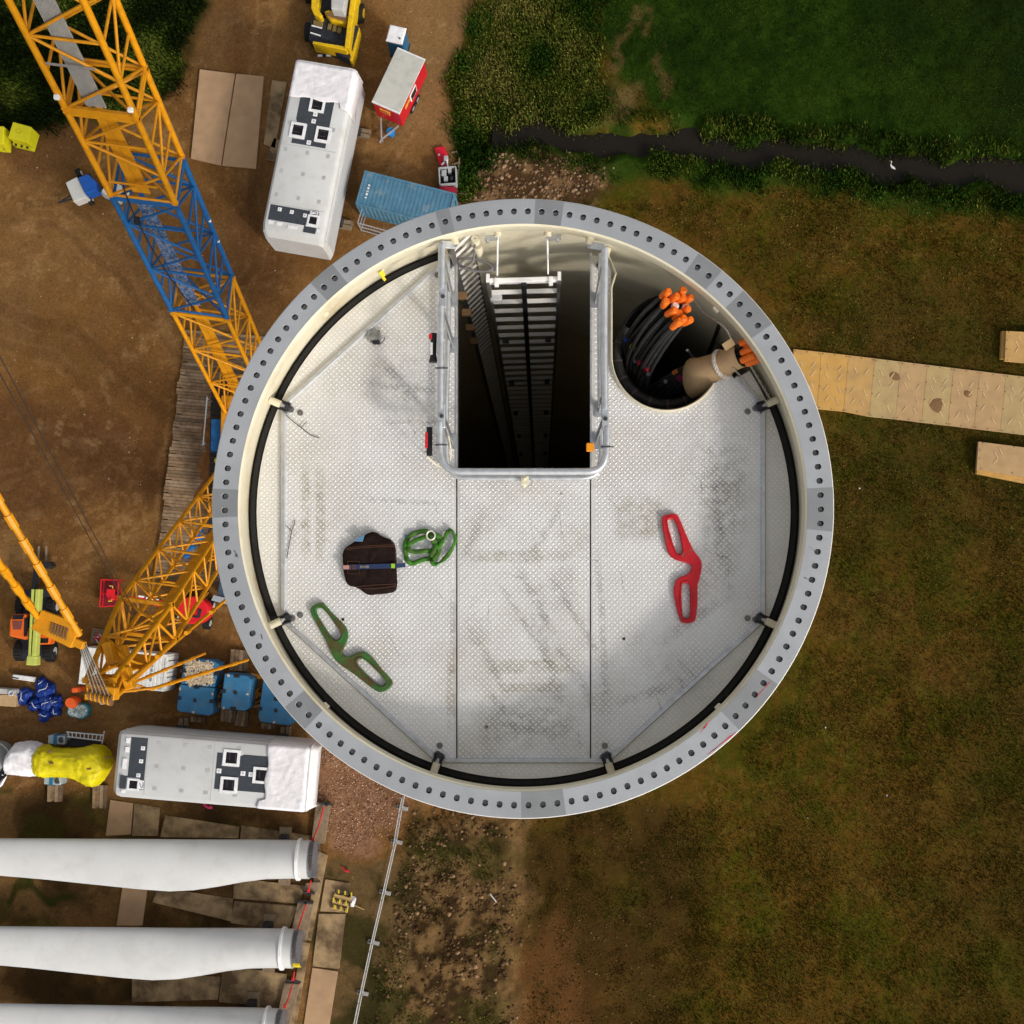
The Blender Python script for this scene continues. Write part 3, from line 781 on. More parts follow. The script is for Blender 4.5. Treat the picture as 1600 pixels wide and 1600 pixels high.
# rim of the cable opening
rim = [W(951, 402, zP + .012), W(962, 428, zP + .012), W(955, 450, zP + .012)] + [W(u, v, zP + .012) for u, v in arc_px]
part(MB().tube(rim, .009, 8, flat=3.2), 'opening_rim', cream_m, plat, smooth=50)
# trodden dirt and some painted shade: worn streaks with their own shapes
def stain_mat(name, c, a):
    m = bpy.data.materials.new(name); m.use_nodes = True; N, L = m.node_tree.nodes, m.node_tree.links
    b = N['Principled BSDF']; b.inputs['Base Color'].default_value = (*c, 1); b.inputs['Roughness'].default_value = .8
    g = N.new('ShaderNodeNewGeometry'); n = N.new('ShaderNodeTexNoise'); n.inputs['Scale'].default_value = 16; n.inputs['Detail'].default_value = 7; n.inputs['Roughness'].default_value = .7
    L.new(g.outputs['Position'], n.inputs['Vector'])
    at = N.new('ShaderNodeAttribute'); at.attribute_name = 'edge'
    r = N.new('ShaderNodeMapRange'); r.inputs['From Min'].default_value = .36; r.inputs['From Max'].default_value = .66; r.inputs['To Max'].default_value = a
    L.new(n.outputs['Fac'], r.inputs['Value'])
    mu = N.new('ShaderNodeMath'); mu.operation = 'MULTIPLY'; L.new(r.outputs[0], mu.inputs[0]); L.new(at.outputs['Fac'], mu.inputs[1]); L.new(mu.outputs[0], b.inputs['Alpha'])
    return m
st_m = stain_mat('dirt_and_shade', (.34, .30, .20), .42)
st2_m = stain_mat('grey_scuff', (.36, .34, .32), .28)
def stain(u0, v0, u1, v1, mat):
    n = 17; P = []; E = []
    for j in range(n):
        for i in range(n):
            P.append(W(u0 + (u1 - u0) * i / (n - 1), v0 + (v1 - v0) * j / (n - 1), zP + .0012)); E.append(min(1.0, math.sin(pi * i / (n - 1)) * 1.5) * min(1.0, math.sin(pi * j / (n - 1)) * 1.5) if mat is st_m else (math.sin(pi * i / (n - 1)) * math.sin(pi * j / (n - 1))) ** .8)
    o = part(MB().grid(P, n, n), 'dirt_shade_streak', mat, plat)
    at = o.data.attributes.new('edge', 'FLOAT', 'POINT'); at.data.foreach_set('value', E)
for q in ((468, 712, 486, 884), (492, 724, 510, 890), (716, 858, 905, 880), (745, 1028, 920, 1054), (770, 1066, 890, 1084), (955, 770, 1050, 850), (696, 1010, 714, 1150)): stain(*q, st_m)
for q in ((820, 890, 860, 1030), (725, 960, 770, 1010), (560, 540, 720, 700), (860, 880, 905, 960), (925, 1030, 960, 1140), (580, 500, 610, 540), (740, 1080, 920, 1180), (1000, 1000, 1120, 1100), (1060, 640, 1180, 840)): stain(*q, st2_m)
st3_m = stain_mat('boot_streak', (.33, .31, .29), .42)
def streak(u, v, a, L, wd, mat):
    P = []; E = []; n, m = 13, 5
    for i in range(n):
        for j in range(m):
            s, q = i / (n - 1), (j / (m - 1) - .5) * 2
            P.append(W(u + math.cos(a) * L * s - math.sin(a) * wd * q + 3 * math.sin(4 * s), v + math.sin(a) * L * s + math.cos(a) * wd * q, zP + .0010)); E.append(math.sin(pi * s) ** .6 * (1 - q * q))
    o = part(MB().grid(P, m, n), 'dirt_shade_streak', mat, plat); at = o.data.attributes.new('edge', 'FLOAT', 'POINT'); at.data.foreach_set('value', E)
for q in ((735, 985, 1.05, 130, 8), (770, 900, 1.0, 200, 7), (800, 870, 1.1, 230, 9), (850, 890, 1.0, 190, 8), (745, 1060, .9, 120, 8), (830, 960, 1.25, 160, 12), (870, 1010, 1.0, 120, 9), (760, 790, 2.0, 110, 8), (880, 780, 2.1, 120, 8), (930, 850, 1.5, 250, 7), (705, 900, 1.57, 200, 6), (560, 600, .1, 130, 7), (600, 660, 0, 110, 5), (560, 780, .05, 140, 5), (590, 560, .9, 90, 14), (1020, 1010, -.6, 140, 12), (1100, 700, 1.4, 260, 14), (960, 1100, -.3, 90, 10)): streak(*q, st3_m)
for q in ((1130, 690, 1.6, 260, 40), (740, 1130, 0, 170, 30)): streak(*q, st_m)  # broad brown streaks: dirt together with painted warm shade of the deck
scr = stain_mat('scratch', (.30, .28, .26), .6)
random.seed(77)
for _ in range(46):
    u, v = random.choice([(random.uniform(730, 905), random.uniform(780, 1170)), (random.uniform(470, 700), random.uniform(560, 1130)), (random.uniform(940, 1170), random.uniform(680, 1120))])
    a = random.choice([1.0, 1.1, .2, 2.2]) + random.gauss(0, .2); L = random.uniform(15, 70); wd = random.uniform(.6, 2.2)
    P = []; E = []
    for i in range(9):
        for j in (-1, 0, 1):
            P.append(W(u + math.cos(a) * L * i / 8 - math.sin(a) * wd * j + math.sin(i * .8) * 1.5, v + math.sin(a) * L * i / 8 + math.cos(a) * wd * j, zP + .0014)); E.append((1 - abs(j)) * math.sin(pi * i / 8))
    mb = MB(); mb.add(P, [(3 * i + j, 3 * i + j + 1, 3 * i + j + 4, 3 * i + j + 3) for i in range(8) for j in (0, 1)])
    o = part(mb, 'scratch', scr, plat); at = o.data.attributes.new('edge', 'FLOAT', 'POINT'); at.data.foreach_set('value', E)
# bolts, drilled holes
bolt = mesh_of(MB().cyl((0, 0, 0), (0, 0, .004), .021, n=14).cyl((0, 0, .004), (0, 0, .012), .013, .012, n=6).cyl((0, 0, .012), (0, 0, .016), .006, n=8), 'deck_bolt', bolt_m)
for u, v in ((455, 640), (469, 645), (457, 966), (469, 961), (684, 1178), (687, 1165), (945, 1165), (949, 1178), (1168, 966), (1180, 968), (1168, 643), (1180, 638), (684, 430)):
    inst(bolt, 'deck_bolt', plat, Matrix.Translation(W(u, v, zP + .0015)))
hole = mesh_of(MB().cyl((0, 0, 0), (0, 0, .003), .010, n=12), 'drill_hole', black_m)
for u, v in ((536, 968), (975, 998), (760, 1136), (877, 772)):
    inst(hole, 'drill_hole', plat, Matrix.Translation(W(u, v, zP + .0005)) @ Matrix.Diagonal((.5 if u == 877 else 1,) * 2 + (1, 1)))
# hangers carrying the platform from the wall
def hanger(u, v, z=zP + .05, ang=None, big=True):
    p = W(u, v, z); a = math.atan2(p.y - TC.y, p.x - TC.x); e = Vector((math.cos(a), math.sin(a), 0)); t = Vector((-e.y, e.x, 0))
    c = Vector((TC.x, TC.y, z))
    st = part(MB().cyl(c + e * 1.88, c + e * 1.80, .026, n=14), 'wall_stud', cream_m, tower, smooth=40)
    part(MB().cyl(c + e * 1.80, c + e * 1.785, .017, n=6).cyl(c + e * 1.785, c + e * 1.77, .010, n=8), 'stud_nut', steel, st)
    if big:
        h = part(MB().bar(c + e * 1.795 - Vector((0, 0, .03)), c + e * 1.735 - Vector((0, 0, .035)), .048, .05), 'hanger_bracket', dark_m, plat, bevel=.005)
        part(MB().bar(c + e * 1.80 + t * .026 - Vector((0, 0, .02)), c + e * 1.745 + t * .034 - Vector((0, 0, .02)), .008, .06), 'hanger_cheek', dark_m, h)
        part(MB().bar(c + e * 1.80 - t * .026 - Vector((0, 0, .02)), c + e * 1.745 - t * .034 - Vector((0, 0, .02)), .008, .06), 'hanger_cheek', dark_m, h)
for q in (A_, B_, C_, D_, E_, F_, G_, (945, 402)): hanger(*q)
for u, v in ((508, 490), (598, 428), (1120, 482), (1120, 1102), (506, 1106)):
    p = W(u, v, TOP - .15); a = math.atan2(p.y - TC.y, p.x - TC.x); e = Vector((math.cos(a), math.sin(a), 0)); c = Vector((TC.x, TC.y, TOP - .14))
    part(MB().bar(c + e * 1.875, c + e * 1.812, .045, .05), 'wall_lug', cream_m, tower, bevel=.006)
yel = M('yellow_tag', (.72, .55, .02), .6)
part(MB().bar(W(594, 424, TOP - .1), W(600, 432, TOP - .15), .03, .005), 'yellow_tag', yel, tower)
part(MB().bar(W(597, 432, TOP - .2), W(601, 437, TOP - .25), .018, .018), 'yellow_tag', yel, tower)

# ------------------------------------------------------------------ guard rail round the hatch
zR = TOP - .02; zR2 = TOP - .35
rail = thing('hatch_guard_rail', 'grey bent tube guard rail around the ladder hatch', 'guard rail', tuple(W(818, 737, zP)))
def fillet_path(pts, z): return smoothpath([W(u, v, z) for u, v in pts], 6)
part(MB().tube(fillet_path([(690, 383), (690, 420), (690, 452)], zR), .0235, 12), 'rail_tube', rail_m, rail, smooth=50)
part(MB().tube(fillet_path([(689, 478), (688.5, 560), (688, 640)], zR), .0235, 12), 'rail_tube', rail_m, rail, smooth=50)
part(MB().tube(fillet_path([(687, 660), (687, 690), (689, 712), (696, 728), (712, 736), (740, 737), (820, 737), (900, 737), (925, 736), (939, 729), (946, 714), (948, 692), (948, 668)], zR), .0235, 12), 'rail_tube', rail_m, rail, smooth=50)
part(MB().tube(fillet_path([(945, 640), (944, 560), (944, 480), (945, 388)], zR), .0235, 12), 'rail_tube', rail_m, rail, smooth=50)
part(MB().tube(fillet_path([(699, 398), (700, 480), (699, 560), (697, 640), (697, 700), (700, 726), (709, 741), (724, 746), (760, 747), (820, 747), (890, 747), (915, 746), (931, 740), (938, 726), (940, 705), (940, 670)], zR2), .019, 10), 'lower_rail_tube', rail_m, rail, smooth=50)
part(MB().tube(fillet_path([(938, 636), (938, 560), (938, 470), (939, 396)], zR2), .019, 10), 'lower_rail_tube', rail_m, rail, smooth=50)
for (u, v), (u2, v2) in (((692, 400), (708, 468)), ((692, 486), (709, 540)), ((690, 645), (708, 690)), ((945, 650), (931, 688)), ((944, 400), (930, 470)), ((946, 600), (936, 640))):
    a, b = W(u, v, zR), W(u2, v2, zP + .005)
    q = part(MB().bar(a, b, .05, .012, up=(1, 0, 0)), 'post_plate', steel, rail, bevel=.003)
    part(MB().box(b + Vector((0, 0, .004)), (.06, .1, .008)), 'foot_plate', steel, q)
for u, v in ((692, 463), (690, 650), (946, 654)):
    q = part(MB().box(W(u, v, zR), (.05, .16, .03)), 'hinge_joint', rail_m, rail, bevel=.006)
    part(MB().cyl(W(u, v, zR + .010), W(u, v, zR + .024), .014, n=10), 'hinge_pin', dark_m, q)
for a, b, s in (((690, 381), (708, 370), -.10), ((945, 386), (922, 373), -.10)):
    p, q = W(*a, zR), W(*b, TOP + s); an = math.atan2(q.y - TC.y, q.x - TC.x); e = Vector((math.cos(an), math.sin(an), 0)); c = Vector((TC.x, TC.y, q.z))
    br = part(MB().bar(p - Vector((0, 0, .01)), c + e * 1.775, .05, .014), 'wall_arm', rail_m, rail, bevel=.004)
    part(MB().cyl(c + e * 1.87, c + e * 1.775, .028, n=14), 'wall_stud', cream_m, tower, smooth=40)
    part(MB().cyl(c + e * 1.775 + Vector((0, 0, .006)), c + e * 1.775 + Vector((0, 0, .022)), .016, n=6), 'arm_nut', steel, br)
lk = part(MB().box(W(820, 751, zR2 + .02), (.05, .06, .06)).cyl(W(820, 745, zR2 + .06), W(819, 760, zR2 - .02), .016, n=10), 'latch_block', cream_m, rail, bevel=.004)
part(MB().tube([W(828 + 4 * math.cos(t), 754 + 5 * math.sin(t), zR2 + .03) for t in np.linspace(0, 6.2, 14)], .003, 6), 'latch_ring', steel, lk)
for u, v in ((688, 575), (687, 695), (947, 698)):
    part(MB().tube([W(u - 7, v, zR), W(u - 3, v, zR + .03), W(u + 6, v, zR + .028), W(u + 11, v, zR - .1)], .005, 6), 'clamp_wire', dark_m, rail)
# things clipped to the rail
orange = M('safety_orange', (.80, .16, .012), .5, 0, .1, 20)
redp = M('red_plastic', (.62, .02, .025), .45, 0, .1, 20)
t = thing('flashlight', 'black and red hand torch clamped to the left rail', 'flashlight', tuple(W(677, 545, TOP - .1)))
part(MB().cyl(W(678, 521, TOP - .06), W(677, 555, TOP - .06), .020, n=12), 'body', black_m, t, smooth=40)
part(MB().cyl(W(677, 555, TOP - .06), W(677, 566, TOP - .06), .020, .030, n=12), 'head', black_m, t, smooth=40)
part(MB().cyl(W(673, 522, TOP - .05), W(673, 530, TOP - .05), .012, n=10), 'switch', redp, t)
part(MB().box(W(674.5, 545, TOP - .045), (.014, .08, .02)), 'label_strip', M('white_strip', (.7, .68, .66), .5), t)
t = thing('clamp_box', 'black box with red handle clamped low on the left rail', 'tool', tuple(W(670, 690, TOP - .1)))
part(MB().box(W(671, 690, TOP - .08), (.036, .19, .05)), 'body', black_m, t, bevel=.005)
part(MB().box(W(666.5, 688, TOP - .06), (.018, .105, .04)), 'handle', redp, t, bevel=.005)
part(MB().tube(smoothpath([W(664, 705, TOP - .09), W(672, 718, TOP - .3), W(690, 730, TOP - .4), W(702, 722, TOP - .4), W(704, 700, TOP - .35), W(698, 670, TOP - .3)], 6), .006, 6), 'cord', cream_m, t, smooth=50)
t = thing('orange_clip', 'orange clip fixed to the right rail', 'clip', tuple(W(922, 699, TOP - .1)))
part(MB().box(W(922, 699, TOP - .06), (.05, .055, .04)), 'body', M('amber_plastic', (.85, .30, .01), .45), t, bevel=.006)
part(MB().bar(W(928, 699, TOP - .06), W(946, 698, TOP - .04), .025, .02), 'arm', rail_m, t)

# ------------------------------------------------------------------ ladder, cable tray
lad_m = M('ladder_aluminium', (.90, .88, .86), .5, 0, .03, 9)
zL = TOP - .58
la, lb = W(766, 441, zL), W(871, 438, zL)
lad = thing('tower_ladder', 'aluminium ladder dropping into the dark tower shaft', 'ladder', tuple(W(818, 445, zL - 34)))
LL = 34.0
dn = Vector((0, 0, -1)); lx = (lb - la).normalized(); ly = Vector((-lx.y, lx.x, 0))
stile_m = M('stile_metal', (.20, .19, .18), .5, .5)
for p in (la - lx * .012, lb + lx * .012):
    part(MB().box(p + dn * (LL / 2 - .1), (.022, .07, LL)), 'stile', stile_m, lad)
    part(MB().box(p + Vector((0, 0, .11)), (.024, .06, .010)).box(p + Vector((-.010, 0, .06)), (.004, .06, .1)).box(p + Vector((.010, 0, .06)), (.004, .06, .1)), 'stile_cap', lad_m, lad)
rung = mesh_of(MB().box((0, 0, 0), ((lb - la).length, .030, .020)), 'rung', lad_m)
rz_ = Matrix.Rotation(math.atan2(lx.y, lx.x), 4, 'Z')
for i in range(120):
    inst(rung, 'rung', lad, Matrix.Translation((la + lb) / 2 + dn * (.28 * i)) @ rz_)
part(MB().box((la + lb) / 2 - ly * .032 + dn * (LL / 2 - .05), (.036, .028, LL)), 'fall_arrest_rail', black_m, lad)
tb = part(MB().bar(la - ly * .005 + Vector((0, 0, .05)), lb - ly * .005 + Vector((0, 0, .05)), .034, .034), 'top_bar', lad_m, lad, bevel=.005)
for k in (.1, .9):
    part(MB().box(la.lerp(lb, k) + Vector((0, -.02, .06)), (.03, .06, .04)), 'bar_clamp', lad_m, tb, bevel=.004)
for u, v, k in ((777, 362, .11), (856, 362, .86)):
    a = W(u, v, TOP - .14); an = math.atan2(a.y - TC.y, a.x - TC.x); e = Vector((math.cos(an), math.sin(an), 0)); c = Vector((TC.x, TC.y, TOP - .15))
    b = la.lerp(lb, k) + Vector((0, .03, .07))
    part(MB().cyl(c + e * 1.80, b, .006, n=8), 'stay_rod', lad_m, lad, smooth=40)
    part(MB().cyl(c + e * 1.875, c + e * 1.80, .026, n=12), 'wall_stud', cream_m, tower, smooth=40)
    sgn = -1 if k < .5 else 1
    q = part(MB().bar(c + e * 1.795 + lx * .0, c + e * 1.795 + lx * sgn * .09, .035, .012), 'stay_bracket', steel, lad)
    part(MB().cyl(c + e * 1.785 + lx * sgn * .07, c + e * 1.765 + lx * sgn * .07, .014, n=6), 'bracket_bolt', steel, q)
for i in range(7):
    for k in (.12, .88):
        p = la.lerp(lb, k) + dn * (1.72 + i * 1.96)
        part(MB().box(p - ly * .03, (.05, .05, .06)), 'wall_clip', dark_m, lad)
part(MB().box(la.lerp(lb, .06) + dn * .32 - ly * .03, (.09, .06, .07)), 'plastic_wrap', M('clear_wrap', (.55, .55, .54), .3), lad, bevel=.015)
tray = thing('cable_tray', 'slotted steel cable tray running down beside the ladder', 'cable tray', tuple(W(722, 380, TOP - 26)))
ta, tb_ = W(708, 391, TOP - .16), W(736, 364, TOP - .16)
td = (tb_ - ta).normalized()
part(MB().box(ta + dn * 12.5, (.02, .02, 25)).box(ta - td * .02 + dn * 12.5, (.01, .03, 25)), 'tray_side', stile_m, tray)
part(MB().box(tb_ + dn * 12.5, (.012, .012, 25)), 'tray_side', stile_m, tray)
slat = mesh_of(MB().box((0, 0, 0), ((tb_ - ta).length, .014, .012)), 'slat', lad_m)
for i in range(120):
    inst(slat, 'slat', tray, Matrix.Translation((ta + tb_) / 2 + dn * (.02 + .145 * i)) @ Matrix.Rotation(math.atan2(td.y, td.x), 4, 'Z'))
brown_c = M('copper_box', (.20, .11, .05), .6)
for i in range(4):
    part(MB().box(W(722, 462, TOP - .7) + dn * (.5 * i), (.07, .05, .05)), 'junction_box', brown_c, tray, bevel=.005)
grey_c = M('grey_cable', (.17, .16, .165), .55)
t = thing('cable_coil', 'coil of grey cable hung over the cable tray', 'cable', tuple(W(742, 415, TOP - .5)))
random.seed(11)
for k in range(5):
    ph = random.uniform(-.1, .1); s = random.uniform(.9, 1.1)
    pts = [W(742 + (26 + k) * s * math.cos(a), 414 + 9 * s * math.sin(a) + 5 * math.cos(a + ph), TOP - .42 - .02 * k) for a in np.linspace(0, 2 * pi, 22)[:-1]]
    part(MB().tube(pts, .008, 6, closed=True), 'cable_loop', grey_c, t, smooth=60)
part(MB().tube(smoothpath([W(725, 420, TOP - .4), W(738, 408, TOP - .35), W(742, 392, TOP - .28), W(742, 372, TOP - .2)], 6), .008, 6), 'cable_tail', grey_c, t, smooth=60)
t = thing('bulkhead_lamp', 'small glass bulkhead lamp on the wall beside the cable tray', 'lamp', tuple(W(746, 392, TOP - .3)))
part(MB().cyl(W(743, 372, TOP - .2), W(743, 382, TOP - .3), .03, n=12), 'base', cream_m, t, smooth=40)
part(MB().tube([W(746, 384, TOP - .26), W(748, 390, TOP - .3), W(749, 398, TOP - .36)], [.03, .034, .02], 12), 'glass', M('lamp_glass', (.55, .5, .36), .15), t, smooth=60)

# ------------------------------------------------------------------ power cables in the opening
cab_m = M('black_cable', (.022, .021, .021), .5, 0, .25, 30)
whitec = M('white_sleeve', (.78, .77, .75), .5)
tapes = {'blue': M('blue_tape', (.03, .06, .35), .5), 'yellow': M('yellow_tape', (.6, .5, .03), .5), 'red': M('red_tape', (.35, .02, .03), .5), 'orange': M('orange_tape', (.75, .22, .02), .5), 'magenta': M('magenta_tape', (.38, .02, .12), .5), 'purple': M('purple_tape', (.22, .02, .28), .5)}
ring = thing('cable_ring', 'black cable support ring hanging in the round opening', 'ring', tuple(W(1041, 556, TOP - 1.3)))
lash_m = M('lash', (.10, .07, .065), .7)
rp = [W(1041 + 76 * math.cos(a), 556 + 76 * math.sin(a), TOP - .75) for a in np.linspace(rad(10), rad(215), 30)]
part(MB().tube(rp, .035, 10), 'ring_tube', M('ring_hose', (.03, .026, .024), .6, 0, .5, 25), ring, smooth=60)
for i in range(2, 29, 3):
    part(MB().tube([rp[i] + (rp[i + 1] - rp[i]) * k for k in (0, .3)], .037, 10), 'lashing', lash_m, ring)
def cable(path, r, cap, capdir, label, group, tape=None, capcol=orange, tk=.55, caplen=.075):
    t = thing('power_cable', label, 'cable', tuple(path[0]), group)
    P = smoothpath(path, 7)
    part(MB().tube(P, r, 8), 'cable', cab_m, t, smooth=60)
    e = P[-1]; d = (P[-1] - P[-3]).normalized() if capdir is None else capdir.normalized()
    part(MB().tube([e - d * .012, e + d * .004, e + d * caplen * .7, e + d * caplen, e + d * (caplen + .008)], [r * 1.25, r * 1.5, r * 1.65, r * 1.6, r * 1.2], 12), 'end_cap', capcol, t, smooth=45)
    if tape:
        i = int(len(P) * tk); dd_ = (P[i + 1] - P[i]).normalized()
        for k in range(3):
            part(MB().cyl(P[i] + dd_ * (.016 * k), P[i] + dd_ * (.016 * k + .010), r * 1.12, n=10), 'tape_band', tapes[tape], t)
    return t
random.seed(21)
caps1 = [(1035, 463), (1047, 470), (1063, 461), (1057, 471), (1068, 473), (1036, 478), (1043, 491), (1053, 482), (1054, 497), (1064, 488), (1051, 511), (1060, 506), (1068, 505), (1069, 483)]
up1 = Vector((.35, .25, .9))
for i, (u, v) in enumerate(caps1):
    a2 = rad(188 + 52 * i / 13)
    s = (1041 + 70 * math.cos(a2) * random.uniform(.9, 1), 556 - 70 * math.sin(a2) * random.uniform(.9, 1))
    e = W(u, v, TOP - .22 - .012 * (i % 5))
    bow = 16 - i * .8
    m1 = W(s[0] * .72 + u * .28 - bow, s[1] * .72 + v * .28 - bow * .3, TOP - .62)
    m2 = W(s[0] * .3 + u * .7 - bow * .9, s[1] * .3 + v * .7 - bow * .1, TOP - .36)
    white = i in (7, 13)
    tp = {0: 'blue', 3: 'yellow', 4: 'yellow', 8: 'red', 11: 'red'}.get(i)
    lab = 'black power cable with a white cap among the orange capped bundle' if white else ('black power cable with %s tape in the bundle with upright orange caps' % tp if tp else 'black power cable with orange cap in the upright bundle beside the hatch')
    cable([W(s[0], s[1], TOP - 1.5), W(s[0], s[1], TOP - .95), m1, m2, e], .016, 1, up1 + Vector((random.uniform(-.2, .3), random.uniform(-.2, .2), 0)), lab, 'power cables waiting in the opening', tp, whitec if white else orange, .5, .035 if white else .078)
caps2 = [(1158, 536), (1166, 543), (1160, 551), (1168, 553), (1160, 563), (1168, 568), (1172, 560), (1174, 548)]
for i, (u, v) in enumerate(caps2):
    a2 = rad(238 + 62 * i / 7)
    s = (1041 + 66 * math.cos(a2), 556 - 66 * math.sin(a2))
    e = W(u, v, TOP - .24)
    k = i / 7 - .5
    tp = {0: 'orange', 2: 'magenta', 3: 'magenta', 5: 'purple', 6: 'purple'}.get(i)
    lab = 'black power cable with %s tape entering the cardboard sleeve' % tp if tp else 'black power cable with orange cap bundled through the cardboard sleeve'
    cable([W(s[0], s[1], TOP - 1.5), W(s[0], s[1], TOP - .95), W(1078 + 8 * k, 585 + 26 * k, TOP - .62), W(1140, 562 + 10 * k, TOP - .36), e], .016, 1, Vector((.8, .25, .45)), lab, 'power cables waiting in the opening', tp, orange, .44, .085)
liner = thing('shade_liner', 'added black shading duct hanging below the round opening', 'liner', tuple(W(1052, 548, TOP - 3)))  # added black cylinder that makes the cable pocket dark
dc = W(1050, 540, TOP - .8); dr_ = .37
mbd = MB(); mbd.loft([[Vector((dc.x + r * math.cos(q), dc.y + r * math.sin(q), z)) for q in np.linspace(0, 2 * pi, 41)[:-1]] for r, z in ((dr_, TOP - .82), (dr_ + .006, TOP - .80), (dr_ + .012, TOP - .82), (dr_ + .012, TOP - 3.2), (dr_, TOP - 3.2), (dr_, TOP - .82))], caps=False)
part(mbd, 'liner_wall', rubber_m, liner, smooth=50)
part(MB().cyl((dc.x, dc.y, TOP - 3.2), (dc.x, dc.y, TOP - 3.19), dr_, n=32), 'liner_floor', rubber_m, liner)
for k in range(9):
    q = rad(150 + 24 * k)
    pts = [Vector((dc.x + dr_ * .85 * math.cos(q + .12 * j), dc.y + dr_ * .85 * math.sin(q + .12 * j), TOP - 2.0 + .28 * j + .05 * math.sin(j + k))) for j in range(6)]
    part(MB().tube(smoothpath(pts, 5), .015, 7), 'hanging_cable', cab_m, liner, smooth=60)
card = M('cardboard', (.50, .33, .17), .85, 0, .12, 8, .1, 60)
t = thing('cardboard_sleeve', 'brown cardboard sleeve wrapped round the cables and tied with rope', 'sleeve', tuple(W(1110, 575, TOP - .6)))
ax0, ax1 = W(1086, 590, TOP - .62), W(1158, 555, TOP - .30)
axd = (ax1 - ax0).normalized(); sy = axd.cross(Vector((0, 0, 1))).normalized(); sz = sy.cross(axd)
rings = []
for k in range(7):
    c = ax0.lerp(ax1, k / 6); R_ = .132 - .052 * min(1, k / 4.2); 
    rr = []
    for j in range(24):
        a = 2 * pi * j / 24
        q = c + (sy * math.cos(a) + sz * math.sin(a) * .8) * R_ * (1 + .05 * math.sin(3 * a + k))
        if k == 0: q = q - axd * (.05 * math.cos(a - .6)) 
        rr.append(q)
    rings.append(rr)
part(MB().loft(rings, caps=False), 'sleeve_sheet', card, t, smooth=60).modifiers.new('thick', 'SOLIDIFY').thickness = .004
part(MB().bar(W(1131, 543, TOP - .22), W(1146, 533, TOP - .18), .05, .006), 'sleeve_flap', card, t)
rope_m = M('white_rope', (.68, .60, .52), .8, 0, .2, 40)
t = thing('white_rope', 'braided white rope tied round the cardboard sleeve', 'rope', tuple(W(1128, 570, TOP - .5)))
for ph in (0, 2.1, 4.2):
    pts = []
    for j in range(60):
        a = 2 * pi * j / 60; c = ax0.lerp(ax1, .60); R_ = .094 + .010 * math.cos(9 * a + ph)
        pts.append(c + axd * (.010 * math.sin(9 * a + ph)) + (sy * math.cos(a) + sz * math.sin(a) * .85) * R_)
    part(MB().tube(pts, .008, 6, closed=True), 'strand', rope_m, t, smooth=60)
wire_m = M('wire_rope', (.40, .38, .33), .45, .6, .3, 80)
for i, (pts, lb_) in enumerate((([(1072, 462, -.28), (1085, 470, -.3), (1100, 488, -.28), (1122, 502, -.2), (1136, 516, -.2), (1145, 535, -.25)], 'upper twisted steel wire between orange caps and cardboard sleeve'), ([(1146, 575, -.3), (1158, 588, -.34), (1168, 602, -.36), (1184, 616, -.36), (1200, 628, -.38)], 'twisted steel wire below the sleeve hooked near the platform corner'), ([(1172, 570, -.25), (1184, 590, -.3), (1203, 622, -.36)], 'straight twin steel wire running along the inner wall by the caps'))):
    t = thing('steel_wire', lb_, 'wire', tuple(W(pts[0][0], pts[0][1], TOP + pts[0][2])))
    base = smoothpath([W(u, v, TOP + z) for u, v, z in pts], 12)
    for ph in (0, pi):
        part(MB().tube([p + Vector((math.cos(k * .9 + ph), math.sin(k * .9 + ph), 0)) * .006 for k, p in enumerate(base)], .0032, 5), 'wire_strand', wire_m, t, smooth=60)
t = thing('grey_tube', 'short grey tube end sticking up by the sleeve mouth', 'tube', tuple(W(1080, 555, TOP - .8)))
part(MB().cyl(W(1090, 568, TOP - .95), W(1074, 547, TOP - .7), .010, n=8), 'tube', rail_m, t, smooth=40)
part(MB().cyl(W(1086, 563, TOP - .9), W(1083, 559, TOP - .86), .014, n=8), 'collar', dark_m, t, smooth=40)

# ------------------------------------------------------------------ things left on the platform
def crop(ox, oy, s): return lambda l: [(ox + x / s, oy + y / s) for x, y in l]
def rounded(lp, it=2):
    for _ in range(it):
        q = []
        for i in range(len(lp)):
            a, b = lp[i], lp[(i + 1) % len(lp)]
            q += [(a[0] * .75 + b[0] * .25, a[1] * .75 + b[1] * .25), (a[0] * .25 + b[0] * .75, a[1] * .25 + b[1] * .75)]
        lp = q
    return lp
cA = crop(320, 700, 4); cB = crop(900, 760, 3.636); cC = crop(470, 800, 5.333)
grn = M('worn_green_paint', (.035, .13, .025), .5, 0, .25, 12, .1, 60, dirt=(.10, .05, .02), damt=.9, dscale=9, dlo=.42, dhi=.58)
redm = M('worn_red_paint', (.52, .012, .02), .45, 0, .15, 12, .1, 60, dirt=(.16, .10, .07), damt=.7, dscale=13, dlo=.56, dhi=.66)
def lifting_plate(name, label, outl, slots, mat):
    z = zP + .004
    lo = rounded(wp(outl, z + .03), 2); sl = [rounded(wp(s, z + .03), 2) for s in slots]
    mb = curve_mesh(name, [lo] + sl, z, .034, .007)
    t = thing(name, label, 'lifting tool', (*(sum((Vector(p) for p in lo), Vector((0, 0))) / len(lo)), z))
    part(mb, 'body', mat, t, smooth=30)
    for s in sl:
        mb = MB(); c = sum((Vector(p) for p in s), Vector((0, 0))) / len(s)
        pts = [Vector((*(Vector(p) + (Vector(p) - c).normalized() * .012), z + .034)) for p in s]
        part(MB().tube(pts, .006, 6, closed=True), 'slot_rim', mat, t, smooth=60)
